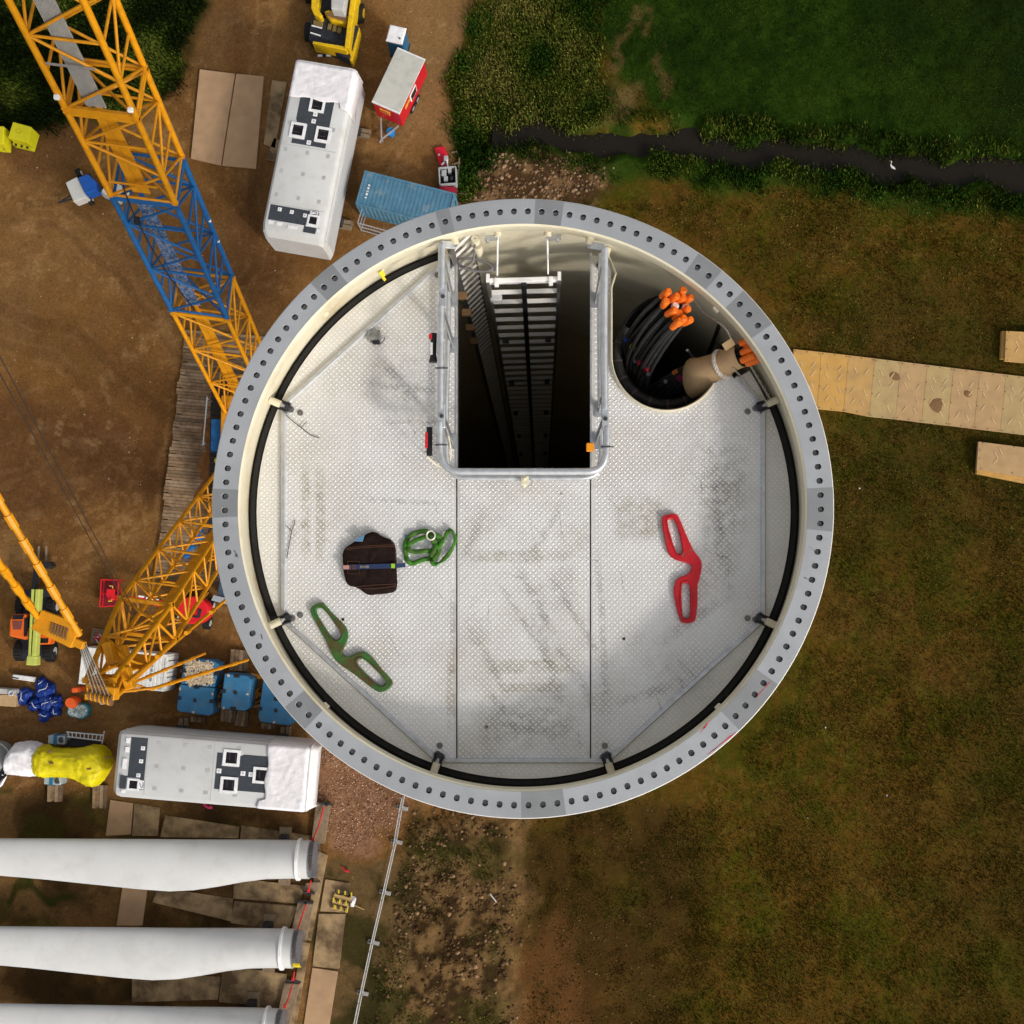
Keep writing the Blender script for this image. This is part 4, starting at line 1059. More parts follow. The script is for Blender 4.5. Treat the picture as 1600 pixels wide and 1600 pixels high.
lifting_plate('lifting_bracket', 'worn green double handled lifting bracket lying beside the lower left flap',
    cA([(655, 1020), (670, 985), (735, 960), (760, 990), (810, 1050), (880, 1110), (900, 1170), (880, 1230), (850, 1290), (895, 1310), (975, 1265), (1030, 1290), (1080, 1350), (1120, 1400), (1178, 1460), (1165, 1495), (1110, 1532), (1060, 1515), (980, 1450), (900, 1390), (850, 1360), (800, 1310), (770, 1230), (720, 1140), (680, 1070)]),
    [cA([(692, 1012), (712, 998), (742, 1005), (800, 1080), (852, 1155), (850, 1185), (825, 1202), (795, 1192), (750, 1120), (705, 1050)]), cA([(950, 1335), (970, 1315), (1000, 1322), (1070, 1390), (1130, 1450), (1128, 1478), (1095, 1490), (1060, 1465), (1000, 1405), (955, 1360)])], grn)
lifting_plate('lifting_bracket', 'red double handled lifting bracket with chipped paint on the right plate',
    cB([(488, 180), (500, 163), (570, 150), (590, 185), (625, 270), (665, 360), (710, 415), (718, 450), (705, 520), (690, 560), (692, 640), (685, 730), (675, 775), (600, 780), (585, 740), (560, 640), (555, 570), (575, 520), (640, 500), (660, 470), (655, 440), (570, 420), (530, 395), (510, 330), (495, 250)]),
    [cB([(515, 195), (535, 184), (556, 184), (575, 220), (608, 350), (604, 376), (588, 386), (568, 378), (530, 250)]), cB([(598, 560), (612, 550), (640, 550), (648, 565), (650, 735), (640, 750), (612, 748), (603, 720)])], redm)
# folded work bag
bag_m = M('dark_brown_canvas', (.020, .012, .010), 1.0, 0, .25, 30, .35, 250, spec=.05)
out = cA([(858, 632), (925, 590), (985, 545), (1055, 515), (1110, 555), (1165, 570), (1195, 615), (1197, 760), (1205, 895), (1130, 912), (1070, 915), (1015, 922), (950, 870), (890, 862), (868, 800), (860, 730)])
bo = [Vector((*p, 0)) for p in rounded(wp(out, zP + .04), 2)]
bc = sum(bo, Vector()) / len(bo)
t = thing('canvas_bag', 'folded dark brown canvas bag with a blue strap lying on the floor', 'bag', (bc.x, bc.y, zP))
rings = []
random.seed(4)
for k, (f, z) in enumerate(((.985, .003), (1.0, .02), (.985, .04), (.93, .052), (.80, .056), (.55, .060), (.25, .062), (.02, .062))):
    rings.append([bc + (p - bc) * f + Vector((0, 0, zP + z + .004 * math.sin(i * .5 + k * 1.3) * (1 if f > .2 else 0))) for i, p in enumerate(bo)])
part(MB().loft(rings), 'body', bag_m, t, smooth=60)
stitch = M('brown_stitching', (.13, .055, .03), .8)
for l in ([(885, 625), (1000, 612), (1185, 604)], [(885, 634), (1000, 622), (1188, 614)], [(940, 868), (1050, 856), (1198, 850)], [(960, 880), (1060, 880), (1198, 862)], [(892, 708), (965, 708), (965, 786), (892, 786), (892, 708)], [(1165, 578), (1190, 625), (1192, 700)]):
    part(MB().tube([W(u, v, zP + .0635) for u, v in cA(l)], .0014, 4), 'stitching', stitch, t)
strap = part(MB().bar(W(*cA([(862, 746)])[0], zP + .068), W(*cA([(1200, 736)])[0], zP + .068), .032, .006), 'strap', M('navy_webbing', (.018, .035, .09), .8), t)
part(MB().bar(W(*cA([(864, 746)])[0], zP + .073), W(*cA([(902, 745)])[0], zP + .073), .026, .004), 'strap_tag', M('pink_tag', (.45, .22, .18), .7), strap)
part(MB().bar(W(*cA([(1165, 737)])[0], zP + .074), W(*cA([(1188, 737)])[0], zP + .074), .030, .005), 'strap_tag', M('lime_tag', (.30, .55, .02), .6), strap)
part(MB().bar(W(*cA([(1196, 736)])[0], zP + .045), W(*cA([(1252, 731)])[0], zP + .02), .030, .010), 'strap_end', MATS['navy_webbing'], strap)
gtx = M('grey_print', (.20, .17, .16), .8)
for u0, u1 in ((970, 980), (984, 998), (1002, 1026)):
    a, b = cA([(u0, 742), (u1, 742)])
    part(MB().bar(W(*a, zP + .0725), W(*b, zP + .0725), .018 if u0 != 984 else .012, .003), 'printed_mark', gtx, strap)
for u0 in (908, 925, 938):
    a, b = cA([(u0, 728), (u0 + 2, 762)])
    part(MB().bar(W(*a, zP + .0725), W(*b, zP + .0725), .006, .003), 'printed_mark', stitch, strap)
part(MB().prism(wp(cA([(930, 583), (965, 556), (998, 543), (985, 585)]), zP + .066), zP + .052, zP + .068), 'blue_corner', M('blue_cloth', (.10, .22, .36), .8), t)
# green round sling
sl_m = M('green_sling', (.045, .17, .015), .8, 0, .35, 25, .3, 200, dirt=(.06, .10, .02), damt=.8, dscale=14, dlo=.45, dhi=.6)
t = thing('round_sling', 'tangled green round sling with a metal ring beside the bag', 'sling', tuple(W(672, 855, zP)))
loops = [([(868, 300), (875, 250), (910, 200), (965, 170), (1040, 160), (1095, 185), (1125, 240), (1150, 320), (1120, 375), (1010, 400), (930, 428), (890, 405), (875, 350)], True, .02),
         ([(1075, 200), (1000, 218), (930, 250), (893, 285), (905, 320), (960, 330), (1040, 325), (1100, 318), (1128, 290), (1120, 245), (1095, 210)], True, .034),
         ([(1090, 415), (1110, 438), (1180, 405), (1245, 330), (1285, 250), (1278, 185), (1245, 148), (1215, 180), (1190, 235), (1150, 285), (1140, 340), (1110, 395)], True, .03),
         ([(1085, 195), (1105, 250), (1120, 300), (1080, 370)], False, .045), ([(1110, 185), (1160, 210), (1175, 250), (1150, 300)], False, .04)]
for l, cl, dz in loops:
    P = [W(u, v, zP + dz) for u, v in cC(l)]
    P = smoothpath(P + ([P[0]] if cl else []), 4)
    if cl: P = P[:-1]
    P = [p + Vector((0, 0, .008 * math.sin(i * .9))) for i, p in enumerate(P)]
    part(MB().tube(P, .016, 8, closed=cl, flat=.6), 'sling_loop', sl_m, t, smooth=60)
u, v = cC([(1083, 195)])[0]
part(MB().tube([W(u + 6.5 * math.cos(a), v + 7 * math.sin(a), zP + .062) for a in np.linspace(0, 2 * pi, 20)[:-1]], .006, 8, closed=True), 'metal_ring', M('ring_metal', (.75, .72, .62), .35, .4), t, smooth=60)
part(MB().prism(wp(cC([(865, 185), (905, 195), (870, 240)]), zP + .02), zP + .010, zP + .014), 'blue_label', MATS['blue_cloth'], t)
# small plug with a scorch mark, loose wires
t = thing('plug_socket', 'small dark plug fitting in a sooty smear near the upper left flap', 'plug', tuple(W(588, 532, zP)))
part(MB().box(W(588, 534, zP + .015), (.05, .035, .03)), 'body', black_m, t, bevel=.004)
part(MB().box(W(584, 524, zP + .025), (.09, .07, .012)), 'plate', M('sooty_plate', (.25, .245, .23), .6, .3, .5, 30), t, bevel=.004)
part(MB().tube([W(576 + 13 * (1 - math.cos(a)), 524 + 14 * math.sin(a), zP + .02) for a in np.linspace(-.5, 3, 9)], .003, 5), 'wire', dark_m, t)
for lab, l in (('bent loose wire lying near the left upper bracket', [(447, 648), (455, 656), (470, 668), (486, 680), (499, 684)]), ('loose twig of wire leaning on the left hinge rib', [(448, 873), (452, 850), (456, 830), (460, 818), (461, 812)])):
    t = thing('loose_wire', lab, 'wire', tuple(W(*l[0], zP)))
    part(MB().tube(smoothpath([W(u, v, zP + .012) for u, v in l], 4), .0028, 5), 'wire', dark_m, t)
    u, v = l[2]
    part(MB().tube([W(u, v, zP + .012), W(u + (9 if u > 460 else -9), v - 9, zP + .02)], .0025, 5), 'wire_branch', dark_m, t)
# ------------------------------------------------------------------ site: nacelles
white_g = M('nacelle_gelcoat', (.57, .57, .555), .42, 0, .04, 1.0, dirt=(.38, .35, .29), damt=.45, dscale=.9, dlo=.5, dhi=.8)
side_g = M('nacelle_side', (.46, .47, .47), .45, 0, .05, 1.0)
dark_g = M('antislip_grey', (.045, .052, .062), .85, 0, .15, 6, .1, 80)
white_p = M('white_frame', (.78, .77, .77), .45)
tarp_w = M('white_tarp', (.76, .73, .74), .55, 0, .06, 2, .9, 3.5)
glass_d = M('dark_hatch', (.012, .010, .012), .25, 0, .4, 4)
timber = M('site_timber', (.24, .17, .105), .85, 0, .25, 5, .3, 30, dirt=(.10, .065, .04), damt=.6, dscale=2.5)
PXM = .0378
def frame_at(p_a, p_b, z):
    a, b = W(*p_a, z), W(*p_b, z)
    return a, math.atan2(b.y - a.y, b.x - a.x), (b - a).length
def nacelle(label):
    t = thing('nacelle', label, 'nacelle', (0, 0, 0), 'turbine nacelles parked on the site')
    prof = [(0, .8), (-.03, 3.3), (0, 4.15), (.16, 4.36), (.3, 4.4), (3.55, 4.4), (3.72, 4.33), (3.86, 4.1), (3.9, 3.3), (3.86, .8)]
    def ring(x, f=1.0, dz=0): return [Vector((x, 1.93 + (y - 1.93) * f, z if z < 1 else z - dz)) for y, z in prof]
    body = part(MB().loft([ring(0), ring(.4), ring(10.3), ring(10.75, .98, .12), ring(11.05, .93, .6)]), 'body', white_g, t, local=True, smooth=28)
    part(MB().bb(.2, 10.6, 3.86, 3.905, 1.0, 3.2), 'side_panel', side_g, body, local=True)
    part(MB().bb(.2, 10.7, 3.87, 3.95, 3.55, 3.62), 'side_ridge', white_g, body, local=True)
    part(MB().bb(.2, 10.7, -.07, .01, 3.55, 3.62), 'side_ridge', white_g, body, local=True)
    for x in (5.35, 9.1): part(MB().bb(x, x + .03, .25, 3.6, 4.395, 4.412), 'roof_seam', side_g, body, local=True)
    k = PXM
    def panel(px): part(MB().prism([(a * k, b * k) for a, b in px], 4.398, 4.408), 'antislip_panel', dark_g, t, local=True)
    panel([(53, 21), (53, 77), (103, 77), (103, 57), (130, 57), (130, 77), (138, 77), (138, 21), (130, 21), (130, 41), (104, 41), (104, 24), (97, 21)])
    panel([(243, 8), (243, 72), (245, 88), (250, 88), (250, 70), (269, 70), (269, 88), (279, 88), (279, 68), (268, 68), (268, 8)])
    for a, b, s in ((69.4, 50.6, 12.5), (116, 27.5, 12.5), (116.5, 69.3, 12.5), (258, 80.5, 9)):
        x, y, h = a * k, b * k, s * k
        f = part(curve_mesh('hatch_frame', [[(x - h, y - h), (x + h, y - h), (x + h, y + h), (x - h, y + h)], [(x - h * .68, y - h * .68), (x - h * .68, y + h * .68), (x + h * .68, y + h * .68), (x + h * .68, y - h * .68)]], 4.4, .07, 0), 'hatch_frame', white_p, t, local=True)
        part(MB().bb(x - h * .7, x + h * .7, y - h * .7, y + h * .7, 4.402, 4.42), 'hatch_glass', glass_d, f, local=True)
        if s > 10: part(MB().bb(x - h * .5, x - h * .44, y - h * .5, y + h * .5, 4.42, 4.43).bb(x + h * .2, x + h * .26, y - h * .6, y + h * .3, 4.42, 4.43), 'hatch_bars', M('hatch_bar', (.06, .055, .06), .6) if 'hatch_bar' not in MATS else MATS['hatch_bar'], f, local=True)
    for a, b, s in ((57, 49, 3), (85, 50.5, 3.5), (97, 50, 3.5), (133, 49, 3.5), (249, 24, 3), (250, 44, 3), (252, 66, 3)):
        x, y, h = a * k, b * k, s * k
        q = part(MB().bb(x - h, x + h, y - h, y + h, 4.40, 4.425), 'lifting_pad', white_p, t, local=True)
        part(MB().cyl((x, y, 4.425), (x, y, 4.44), h * .45, n=8), 'pad_eye', side_g, q, local=True)
    pad = M('grey_pad', (.40, .40, .40), .6) if 'grey_pad' not in MATS else MATS['grey_pad']
    for a, b in ((150, 14), (150, 50), (150, 84), (186, 14), (186, 50), (186, 84), (226, 14), (226, 50), (226, 84), (106, 12), (106, 84)):
        part(MB().bb(a * k - .12, a * k + .12, b * k - .1, b * k + .1, 4.398, 4.413), 'roof_pad', pad, t, local=True)
    for a, b, l in ((272, 14, 8), (272, 28, 8), (274, 50, 16), (272, 92, 5)):
        part(MB().bb(a * k - .1, a * k + .12, (b - l / 2) * k, (b + l / 2) * k, 4.40, 4.43), 'roof_step', white_p, t, local=True)
    # S-shaped emblem plate beside the small hatch
    x, y = 248 * k, 80 * k
    e = part(MB().bb(x - .26, x + .22, y - .28, y + .28, 4.402, 4.414), 'emblem_plate', white_p, t, local=True)
    sp = [(.10, .16), (.16, .10), (.16, -.10), (.10, -.16), (.03, -.12), (0, 0), (-.03, .12), (-.10, .16), (-.17, .10), (-.17, -.10), (-.11, -.16)]
    part(MB().tube([Vector((x + a, y + b, 4.42)) for a, b in sp], .018, 6), 'emblem', dark_g, e, local=True)
    part(MB().tube([Vector((x + a, y + b, 4.42)) for a, b in ((-.24, -.26), (.20, -.26), (.20, .26), (-.24, .26))], .014, 6, closed=True), 'emblem_border', dark_g, e, local=True)
    # wrinkled tarpaulin over the open end
    mb = MB(); P = []; nx_, ny_ = 26, 34
    for j in range(ny_):
        for i in range(nx_):
            s = j / (ny_ - 1); u = i / (nx_ - 1)
            yy_ = -.12 + s * 4.12
            zt = 4.47 - 1.7 * max(0, (abs(s - .5) - .455) / .045) ** 1.3 if abs(s - .5) > .455 else 4.47
            edge = 2.35 + .35 * (s > .82) + .06 * math.sin(s * 14)
            xq = -.35 + u * (edge + .35)
            q = max(0, (.55 - (xq + .35)) / .55)
            zt -= 1.3 * q ** 1.6 + .0
            yy_ = 1.93 + (yy_ - 1.93) * (1 - .10 * q)
            nz = .035 * math.sin(xq * 2.1 + yy_ * 1.6) * math.sin(yy_ * 1.7 - xq * 1.1) + .03 * max(0, math.sin(xq * 5 + yy_ * 2.1 + math.sin(yy_ * 2) * 1.5)) ** 6 + .028 * max(0, math.sin(yy_ * 4.3 - xq * 2.7 + math.sin(xq * 3))) ** 6
            P.append(Vector((xq, yy_, zt + abs(nz) * (1 if u < .95 else .2))))
    mb.grid(P, nx_, ny_)
    tp = part(mb, 'tarpaulin', tarp_w, t, local=True, smooth=180)
    tp.modifiers.new('thick', 'SOLIDIFY').thickness = -.02
    for x in (2.1, 8.2):
        f = part(MB().bb(x, x + .5, -.1, 3.96, .28, .82), 'cradle_beam', dark_m, t, local=True)
        part(MB().bb(x - .05, x + .2, -.55, 4.55, -.05, .28).bb(x + .26, x + .52, -.5, 4.5, -.05, .27), 'sleeper_timber', timber, f, local=True)
    return t
n1 = nacelle('white nacelle near the top with its tarp covered end by the yellow machine')
a, ang, _ = frame_at((461, 92), (405, 370), 4.4)
n1.location = (a.x, a.y, 0); n1.rotation_euler.z = ang
n2 = copy_tree(n1)
n2['label'] = 'white nacelle lying above the turbine blades with its tarp toward the tower'
a, ang, _ = frame_at((486, 1166), (191, 1139), 4.4)
n2.location = (a.x, a.y, 0); n2.rotation_euler.z = ang + .01; n2.scale = (1.05, 1.0, 1.0)

# ------------------------------------------------------------------ blades
blade_m = M('blade_gelcoat', (.58, .575, .56), .38, 0, .05, .5, dirt=(.40, .37, .31), damt=.4, dscale=.7, dlo=.5, dhi=.8)
stud_m = M('stud_steel', (.20, .195, .20), .5, .5, .2, 30)
def blade(label, p_root, p_left, z):
    a, b = W(*p_root, z), W(*p_left, z)
    t = thing('rotor_blade', label, 'blade', (a.x, a.y, 0), 'turbine blades laid side by side', math.atan2(b.y - a.y, b.x - a.x))
    # local: x along the blade from the root, y towards the bottom of the picture
    st = [(0, 2.26, 2.26, 0), (1.2, 2.26, 2.25, 0), (2.6, 2.33, 2.1, 0), (4, 2.52, 1.9, .01), (5.5, 2.80, 1.68, .03), (7, 3.02, 1.5, .05), (8.5, 3.10, 1.36, .06), (10.5, 2.98, 1.22, .07), (13, 2.74, 1.06, .1), (16, 2.46, .92, .13), (20, 2.14, .76, .18), (26, 1.72, .56, .25), (34, 1.2, .36, .35), (42, .7, .18, .45), (45, .15, .05, .5)]
    rings = []
    for x, ch, th, off in st:
        bl = min(1, max(0, (x - 1.2) / 6.5)); rr = []
        for i in range(32):
            q = 2 * pi * i / 32; cx = .5 - .5 * math.cos(q)
            ye = cx; ze = .5 * math.sin(q)
            ya = cx; za = (1.45 * math.sqrt(max(cx, 0)) * (1 - cx) ** .9) * .62 * (1 if math.sin(q) >= 0 else -1)
            rr.append(Vector((x, -1.13 + off + ch * (ye * (1 - bl) + ya * bl), z + th * (ze * (1 - bl) + za * bl))))
        rings.append(rr)
    part(MB().loft(rings), 'blade_shell', blade_m, t, local=True, smooth=60)
    c = Vector((0, 0, z))
    def rg(x, r): return [Vector((x, r * math.cos(2 * pi * i / 40), z + r * math.sin(2 * pi * i / 40))) for i in range(40)]
    rt = part(MB().loft([rg(.55, 1.12), rg(.55, 1.25), rg(.70, 1.25), rg(.70, 1.12)], caps=False), 'root_band', white_p, t, local=True, smooth=40)
    part(MB().loft([rg(-.02, 1.13), rg(-.02, .85), rg(.3, .85)], caps=False), 'root_face', side_g, t, local=True, smooth=40)
    mb = MB()
    for i in range(64):
        q = 2 * pi * i / 64; mb.cyl((-.46, 1.03 * math.cos(q), z + 1.03 * math.sin(q)), (0, 1.03 * math.cos(q), z + 1.03 * math.sin(q)), .018, n=6)
    part(mb, 'root_studs', stud_m, t, local=True, kind='stuff')
    part(MB().loft([rg(-.3, 1.0), rg(-.3, .02)], caps=False), 'root_cover', M('root_cover', (.12, .115, .12), .8) if 'root_cover' not in MATS else MATS['root_cover'], t, local=True)
    for x in (1.6,):
        f = part(MB().bb(x, x + .5, -1.2, 1.4, .25, z - .85), 'blade_cradle', dark_m, t, local=True)
        part(MB().bb(x - .1, x + .6, -1.6, 1.9, -.06, .25), 'cradle_timber', timber, f, local=True)
    return t
b1 = blade('uppermost white turbine blade, its root just below the lower nacelle', (484, 1343), (0, 1335), 1.75)
b2 = blade('middle white turbine blade with yellow caps on its root studs', (459, 1482), (0, 1473), 1.75)
b3 = blade('lowest white turbine blade cut off by the bottom edge', (433, 1607), (0, 1594), 1.75)
mb = MB()
for i in range(26, 34):
    q = 2 * pi * i / 64; mb.cyl((-.52, 1.03 * math.sin(2 * pi * (i - 22) / 64 + .3), 1.75 + 1.03 * abs(math.cos(2 * pi * (i - 22) / 64 + .3))), (-.1, 1.03 * math.sin(2 * pi * (i - 22) / 64 + .3), 1.75 + 1.03 * abs(math.cos(2 * pi * (i - 22) / 64 + .3))), .032, n=6)
part(mb, 'yellow_stud_caps', yel, b2, local=True, kind='stuff')
# timbers, lashing bars and red straps along the blade roots
for i, (pp, z1, lab) in enumerate((([(494, 1253), (516, 1256), (507, 1318), (486, 1318)], .30, 'grey brown timber baulk above the first blade root'), ([(478, 1380), (500, 1378), (496, 1394), (472, 1394)], .28, 'short timber baulk between the first two blade roots'), ([(466, 1408), (490, 1410), (478, 1470), (452, 1466)], .30, 'timber baulk above the middle blade root'), ([(444, 1536), (468, 1538), (452, 1602), (430, 1600)], .3, 'timber baulk beside the lowest blade root'))):
    solo(MB().poly(pp, -.03, z1), 'timber_baulk', timber, lab, 'timber', 'timbers beside the blade roots', bevel=.02)
for i, (u0, v0, u1, v1, lab) in enumerate(((499, 1255, 520, 1257, 'dark steel lashing bar on the timber nearest the nacelle'), (473, 1394, 492, 1396, 'dark steel lashing bar below the first blade root'), (465, 1409, 489, 1411, 'dark steel lashing bar above the middle blade root'), (447, 1531, 470, 1535, 'dark steel lashing bar below the middle blade root'))):
    t = thing('lashing_bar', lab, 'bar', tuple(W((u0 + u1) / 2, (v0 + v1) / 2, .3)), 'lashing bars by the blade roots')
    part(MB().bar(W(u0, v0, .38), W(u1, v1, .38), .12, .12), 'bar', dark_m, t)
    part(MB().bar(W((u0 + u1) / 2 - 1, (v0 + v1) / 2 - 4, .40), W((u0 + u1) / 2 + 1, (v0 + v1) / 2 + 4, .40), .1, .08), 'hook', dark_m, t)
redst = M('red_strap', (.55, .02, .03), .7)
for i, (l, lab) in enumerate((([(506, 1260, .42), (498, 1290, .6), (489, 1312, 1.2)], 'red lashing strap above the first blade root'), ([(486, 1376, .9), (482, 1392, .5)], 'red lashing strap under the first blade root'), ([(478, 1413, .42), (471, 1435, .6), (463, 1458, 1.2)], 'red lashing strap above the middle blade root'), ([(460, 1518, .9), (458, 1530, .5)], 'red lashing strap under the middle blade root'), ([(457, 1538, .42), (450, 1562, .8), (445, 1572, 1.2)], 'red lashing strap above the lowest blade root'))):
    t = thing('lashing_strap', lab, 'strap', tuple(W(*l[0])), 'red straps at the blade roots')
    P = [W(*q) for q in l]
    part(MB().tube(P, .045, 6), 'webbing', redst, t)
    part(MB().box(P[-1], (.16, .2, .12)), 'buckle', redst, t)

# ------------------------------------------------------------------ slabs and plates on the ground
slab_m = M('muddy_slab', (.36, .245, .125), .9, 0, .2, 1.5, .2, 30, dirt=(.085, .05, .024), damt=.85, dscale=.55, dlo=.42, dhi=.6)
slab2_m = M('tan_slab', (.43, .27, .15), .85, 0, .10, 1.2, .15, 40, dirt=(.26, .16, .09), damt=.5, dscale=1.0, dlo=.55, dhi=.75)
def slab(pp, mat, lab, z1=.09, grp='slabs laid as a roadway', nm='road_slab'):
    return solo(MB().poly(pp, -.12, z1), nm, mat, lab, 'slab', grp, bevel=.015)
slab([(312, 108), (367, 115), (345, 258), (298, 247)], slab2_m, 'left of the two clean tan road slabs beside the crane boom', .12)
slab([(369, 115), (412, 119), (400, 263), (347, 258)], slab2_m, 'right of the two clean tan road slabs beside the crane boom', .12)
slab([(425, 125), (448, 128), (430, 232), (412, 225)], slab_m, 'muddy tan slab left of the upper nacelle', .05)
slab([(428, 215), (440, 220), (430, 252), (414, 250)], slab_m, 'small muddy slab beside the upper nacelle middle', .05)
for i, (pp, lab) in enumerate((
    ([(172, 1250), (208, 1255), (204, 1304), (165, 1306)], 'tan slab left of the four above the first blade'),
    ([(210, 1255), (250, 1262), (246, 1306), (206, 1306)], 'stained slab second from left above the first blade'),
    ([(258, 1274), (374, 1292), (372, 1310), (250, 1308)], 'long muddy slab under the lower nacelle front'),
    ([(377, 1290), (486, 1306), (484, 1318), (375, 1312)], 'muddy slab next to the first blade root top'),
    ([(192, 1380), (231, 1382), (222, 1446), (182, 1446)], 'pale upright slab between the first two blades'),
    ([(245, 1386), (364, 1404), (362, 1440), (238, 1410)], 'mud streaked slab between the first two blades'),
    ([(366, 1372), (476, 1384), (468, 1412), (364, 1404)], 'orange brown slab behind the first blade root'),
    ([(366, 1408), (466, 1416), (450, 1456), (360, 1442)], 'dark wet slab above the middle blade root'),
    ([(206, 1520), (345, 1526), (340, 1562), (206, 1566)], 'tan slab below the middle blade'),
    ([(348, 1508), (448, 1522), (440, 1574), (342, 1566)], 'mud blotched slab below the middle blade root'),
    ([(508, 1374), (547, 1380), (541, 1426), (500, 1424)], 'grey slab under the pallet'),
    ([(498, 1428), (540, 1428), (530, 1514), (488, 1510)], 'dark grey slab below the pallet'),
    ([(488, 1512), (528, 1518), (514, 1606), (474, 1604)], 'tan slab at the bottom beside the fence'),
    ([(498, 1330), (512, 1336), (486, 1470), (474, 1466)], 'narrow timber coloured slab right of the blade roots'),
    ([(472, 1470), (484, 1474), (462, 1606), (448, 1604)], 'narrow long slab at the bottom right of the blade roots'))):
    slab(pp, slab_m if i not in (0, 4, 12) else slab2_m, lab, .04 + .006 * (i % 4))

# ------------------------------------------------------------------ timber mats under the crane
bog = [M('bog_mat_%d' % k, c, .9, 0, .25, 4, .3, 30, dirt=(.11, .065, .03), damt=.75, dscale=.8, dlo=.46, dhi=.64) for k, c in enumerate(((.30, .195, .11), (.24, .155, .085), (.34, .235, .145), (.16, .105, .065)))]
random.seed(9)
L0, L1 = W(291, 516, 0), W(242, 905, 0)
nm_ = 19
dirv = (L1 - L0) / nm_
tv = Vector((1, -.09, 0)).normalized()
for i in range(nm_):
    c0 = L0 + dirv * i + tv * random.uniform(-.1, .12)
    place = 'topmost' if i == 0 else 'lowest' if i == nm_ - 1 else None
    t = thing('timber_mat', '%s timber mat from the top of the row under the crane' % ['first', 'second', 'third', 'fourth', 'fifth', 'sixth', 'seventh', 'eighth', 'ninth', 'tenth', 'eleventh', 'twelfth', 'thirteenth', 'fourteenth', 'fifteenth', 'sixteenth', 'seventeenth', 'eighteenth', 'nineteenth'][i] if not place else '%s timber mat of the row under the crawler crane' % place, 'timber mat', tuple(c0), 'timber mats under the crane')
    wl = dirv.length; u = dirv.normalized()
    for k in range(4):
        s0 = wl * (k + .05) / 4; s1 = wl * (k + .95) / 4; ins = .0 if k % 3 == 0 or k != 1 else 0
        st = c0 + tv * (random.uniform(0, .03)); e = c0 + tv * 6.2
        mt = bog[min(3, max(0, int(random.gauss(1.4, 1.2))))]
        mb = MB(); h = .2 + random.uniform(-.015, .015)
        n0 = .38 if k in (1,) else 0
        mb.prism([tuple((st + u * s0 + tv * (0))[:2]), tuple((st + u * (s1 - (.05 if n0 else 0)))[:2]), tuple((st + u * (s1 - (.05 if n0 else 0)) + tv * n0)[:2]), tuple((st + u * s1 + tv * n0)[:2]), tuple((e + u * s1)[:2]), tuple((e + u * s0)[:2])] if n0 else [tuple((st + u * s0)[:2]), tuple((st + u * s1)[:2]), tuple((e + u * s1)[:2]), tuple((e + u * s0)[:2])], -.04, h)
        part(mb, 'plank', mt, t)
rust = M('rusty_dirt', (.20, .085, .025), .95, 0, .35, 3, .3, 30)
mb = MB(); nn_ = 40
vs = []
for i in range(nn_ + 1):
    f = i / nn_; p = L0.lerp(L1, .30 + .38 * f)
    vs += [p + tv * (2.05 + .2 * math.sin(i * .45) + random.uniform(-.1, .1)) + Vector((0, 0, .216)), p + tv * (2.75 + .2 * math.sin(i * .3)) + Vector((0, 0, .25)), p + tv * (3.3 + .2 * math.sin(i * .6) + random.uniform(-.1, .1)) + Vector((0, 0, .216))]
mb.add(vs, [(3 * i + k, 3 * i + k + 1, 3 * i + k + 4, 3 * i + k + 3) for i in range(nn_) for k in (0, 1)])
solo(mb, 'spilled_soil', rust, 'rust coloured soil spilled along the timber mats', 'soil', kind='stuff', smooth=60)

# ------------------------------------------------------------------ walkway of panels on the field
ply = [M('walkway_panel_%d' % k, c, .7, 0, .10, 1.6, .05, 40, dirt=(.28, .18, .10), damt=.5, dscale=1.3, dlo=.5, dhi=.7) for k, c in enumerate(((.52, .29, .075), (.47, .28, .095), (.43, .27, .125), (.41, .29, .125)))]
ridge_m = M('panel_ridge', (.60, .42, .22), .6)
studs_m = M('panel_stud', (.10, .075, .05), .6)
tops = [(1240, 545.5), (1283, 550), (1326, 555), (1367, 560), (1408, 565), (1449, 570), (1490, 575), (1531, 580), (1572, 585), (1613, 590), (1654, 595), (1695, 600)]
bots = [(1236, 632), (1277, 639), (1318, 643), (1358, 651), (1399, 655), (1440, 660), (1481, 665), (1522, 670), (1563, 675), (1604, 680), (1645, 685), (1686, 690)]
bar_mesh = mesh_of(MB().box((0, 0, 0), (.42, .055, .03)), 'grip_ridge', ridge_m)
stud_mesh = mesh_of(MB().cyl((0, 0, -.01), (0, 0, .02), .035, n=8), 'panel_stud', studs_m)
def panel_thing(q, z, label, group, mat, seedv, th=.12, grid=True):
    P = [W(u, v, z) for u, v in q]
    c = sum(P, Vector()) / 4
    t = thing('walkway_panel', label, 'panel', (c.x, c.y, z - th), group)
    part(MB().prism([tuple(p[:2]) for p in P], z - th, z), 'board', mat, t, bevel=.006)
    if grid:
        random.seed(seedv)
        ex = (P[1] - P[0]); ey = (P[3] - P[0]); an = math.atan2(ex.y, ex.x)
        for (fx, fy, s) in ((.32, .25, -1), (.74, .25, 1), (.26, .40, -1), (.74, .40, 1), (.26, .62, 1), (.74, .62, -1), (.32, .80, 1), (.70, .82, -1)):
            if random.random() < .12: continue
            p = P[0] + ex * fx + ey * fy + Vector((0, 0, .010))
            inst(bar_mesh, 'grip_ridge', t, Matrix.Translation(p) @ Matrix.Rotation(an + s * 1.05, 4, 'Z'))
        for fx, fy in ((.06, .03), (.5, .025), (.94, .03), (.06, .97), (.5, .975), (.94, .97), (.03, .3), (.03, .6)):
            inst(stud_mesh, 'panel_stud', t, Matrix.Translation(P[0] + ex * fx + ey * fy))
    return t
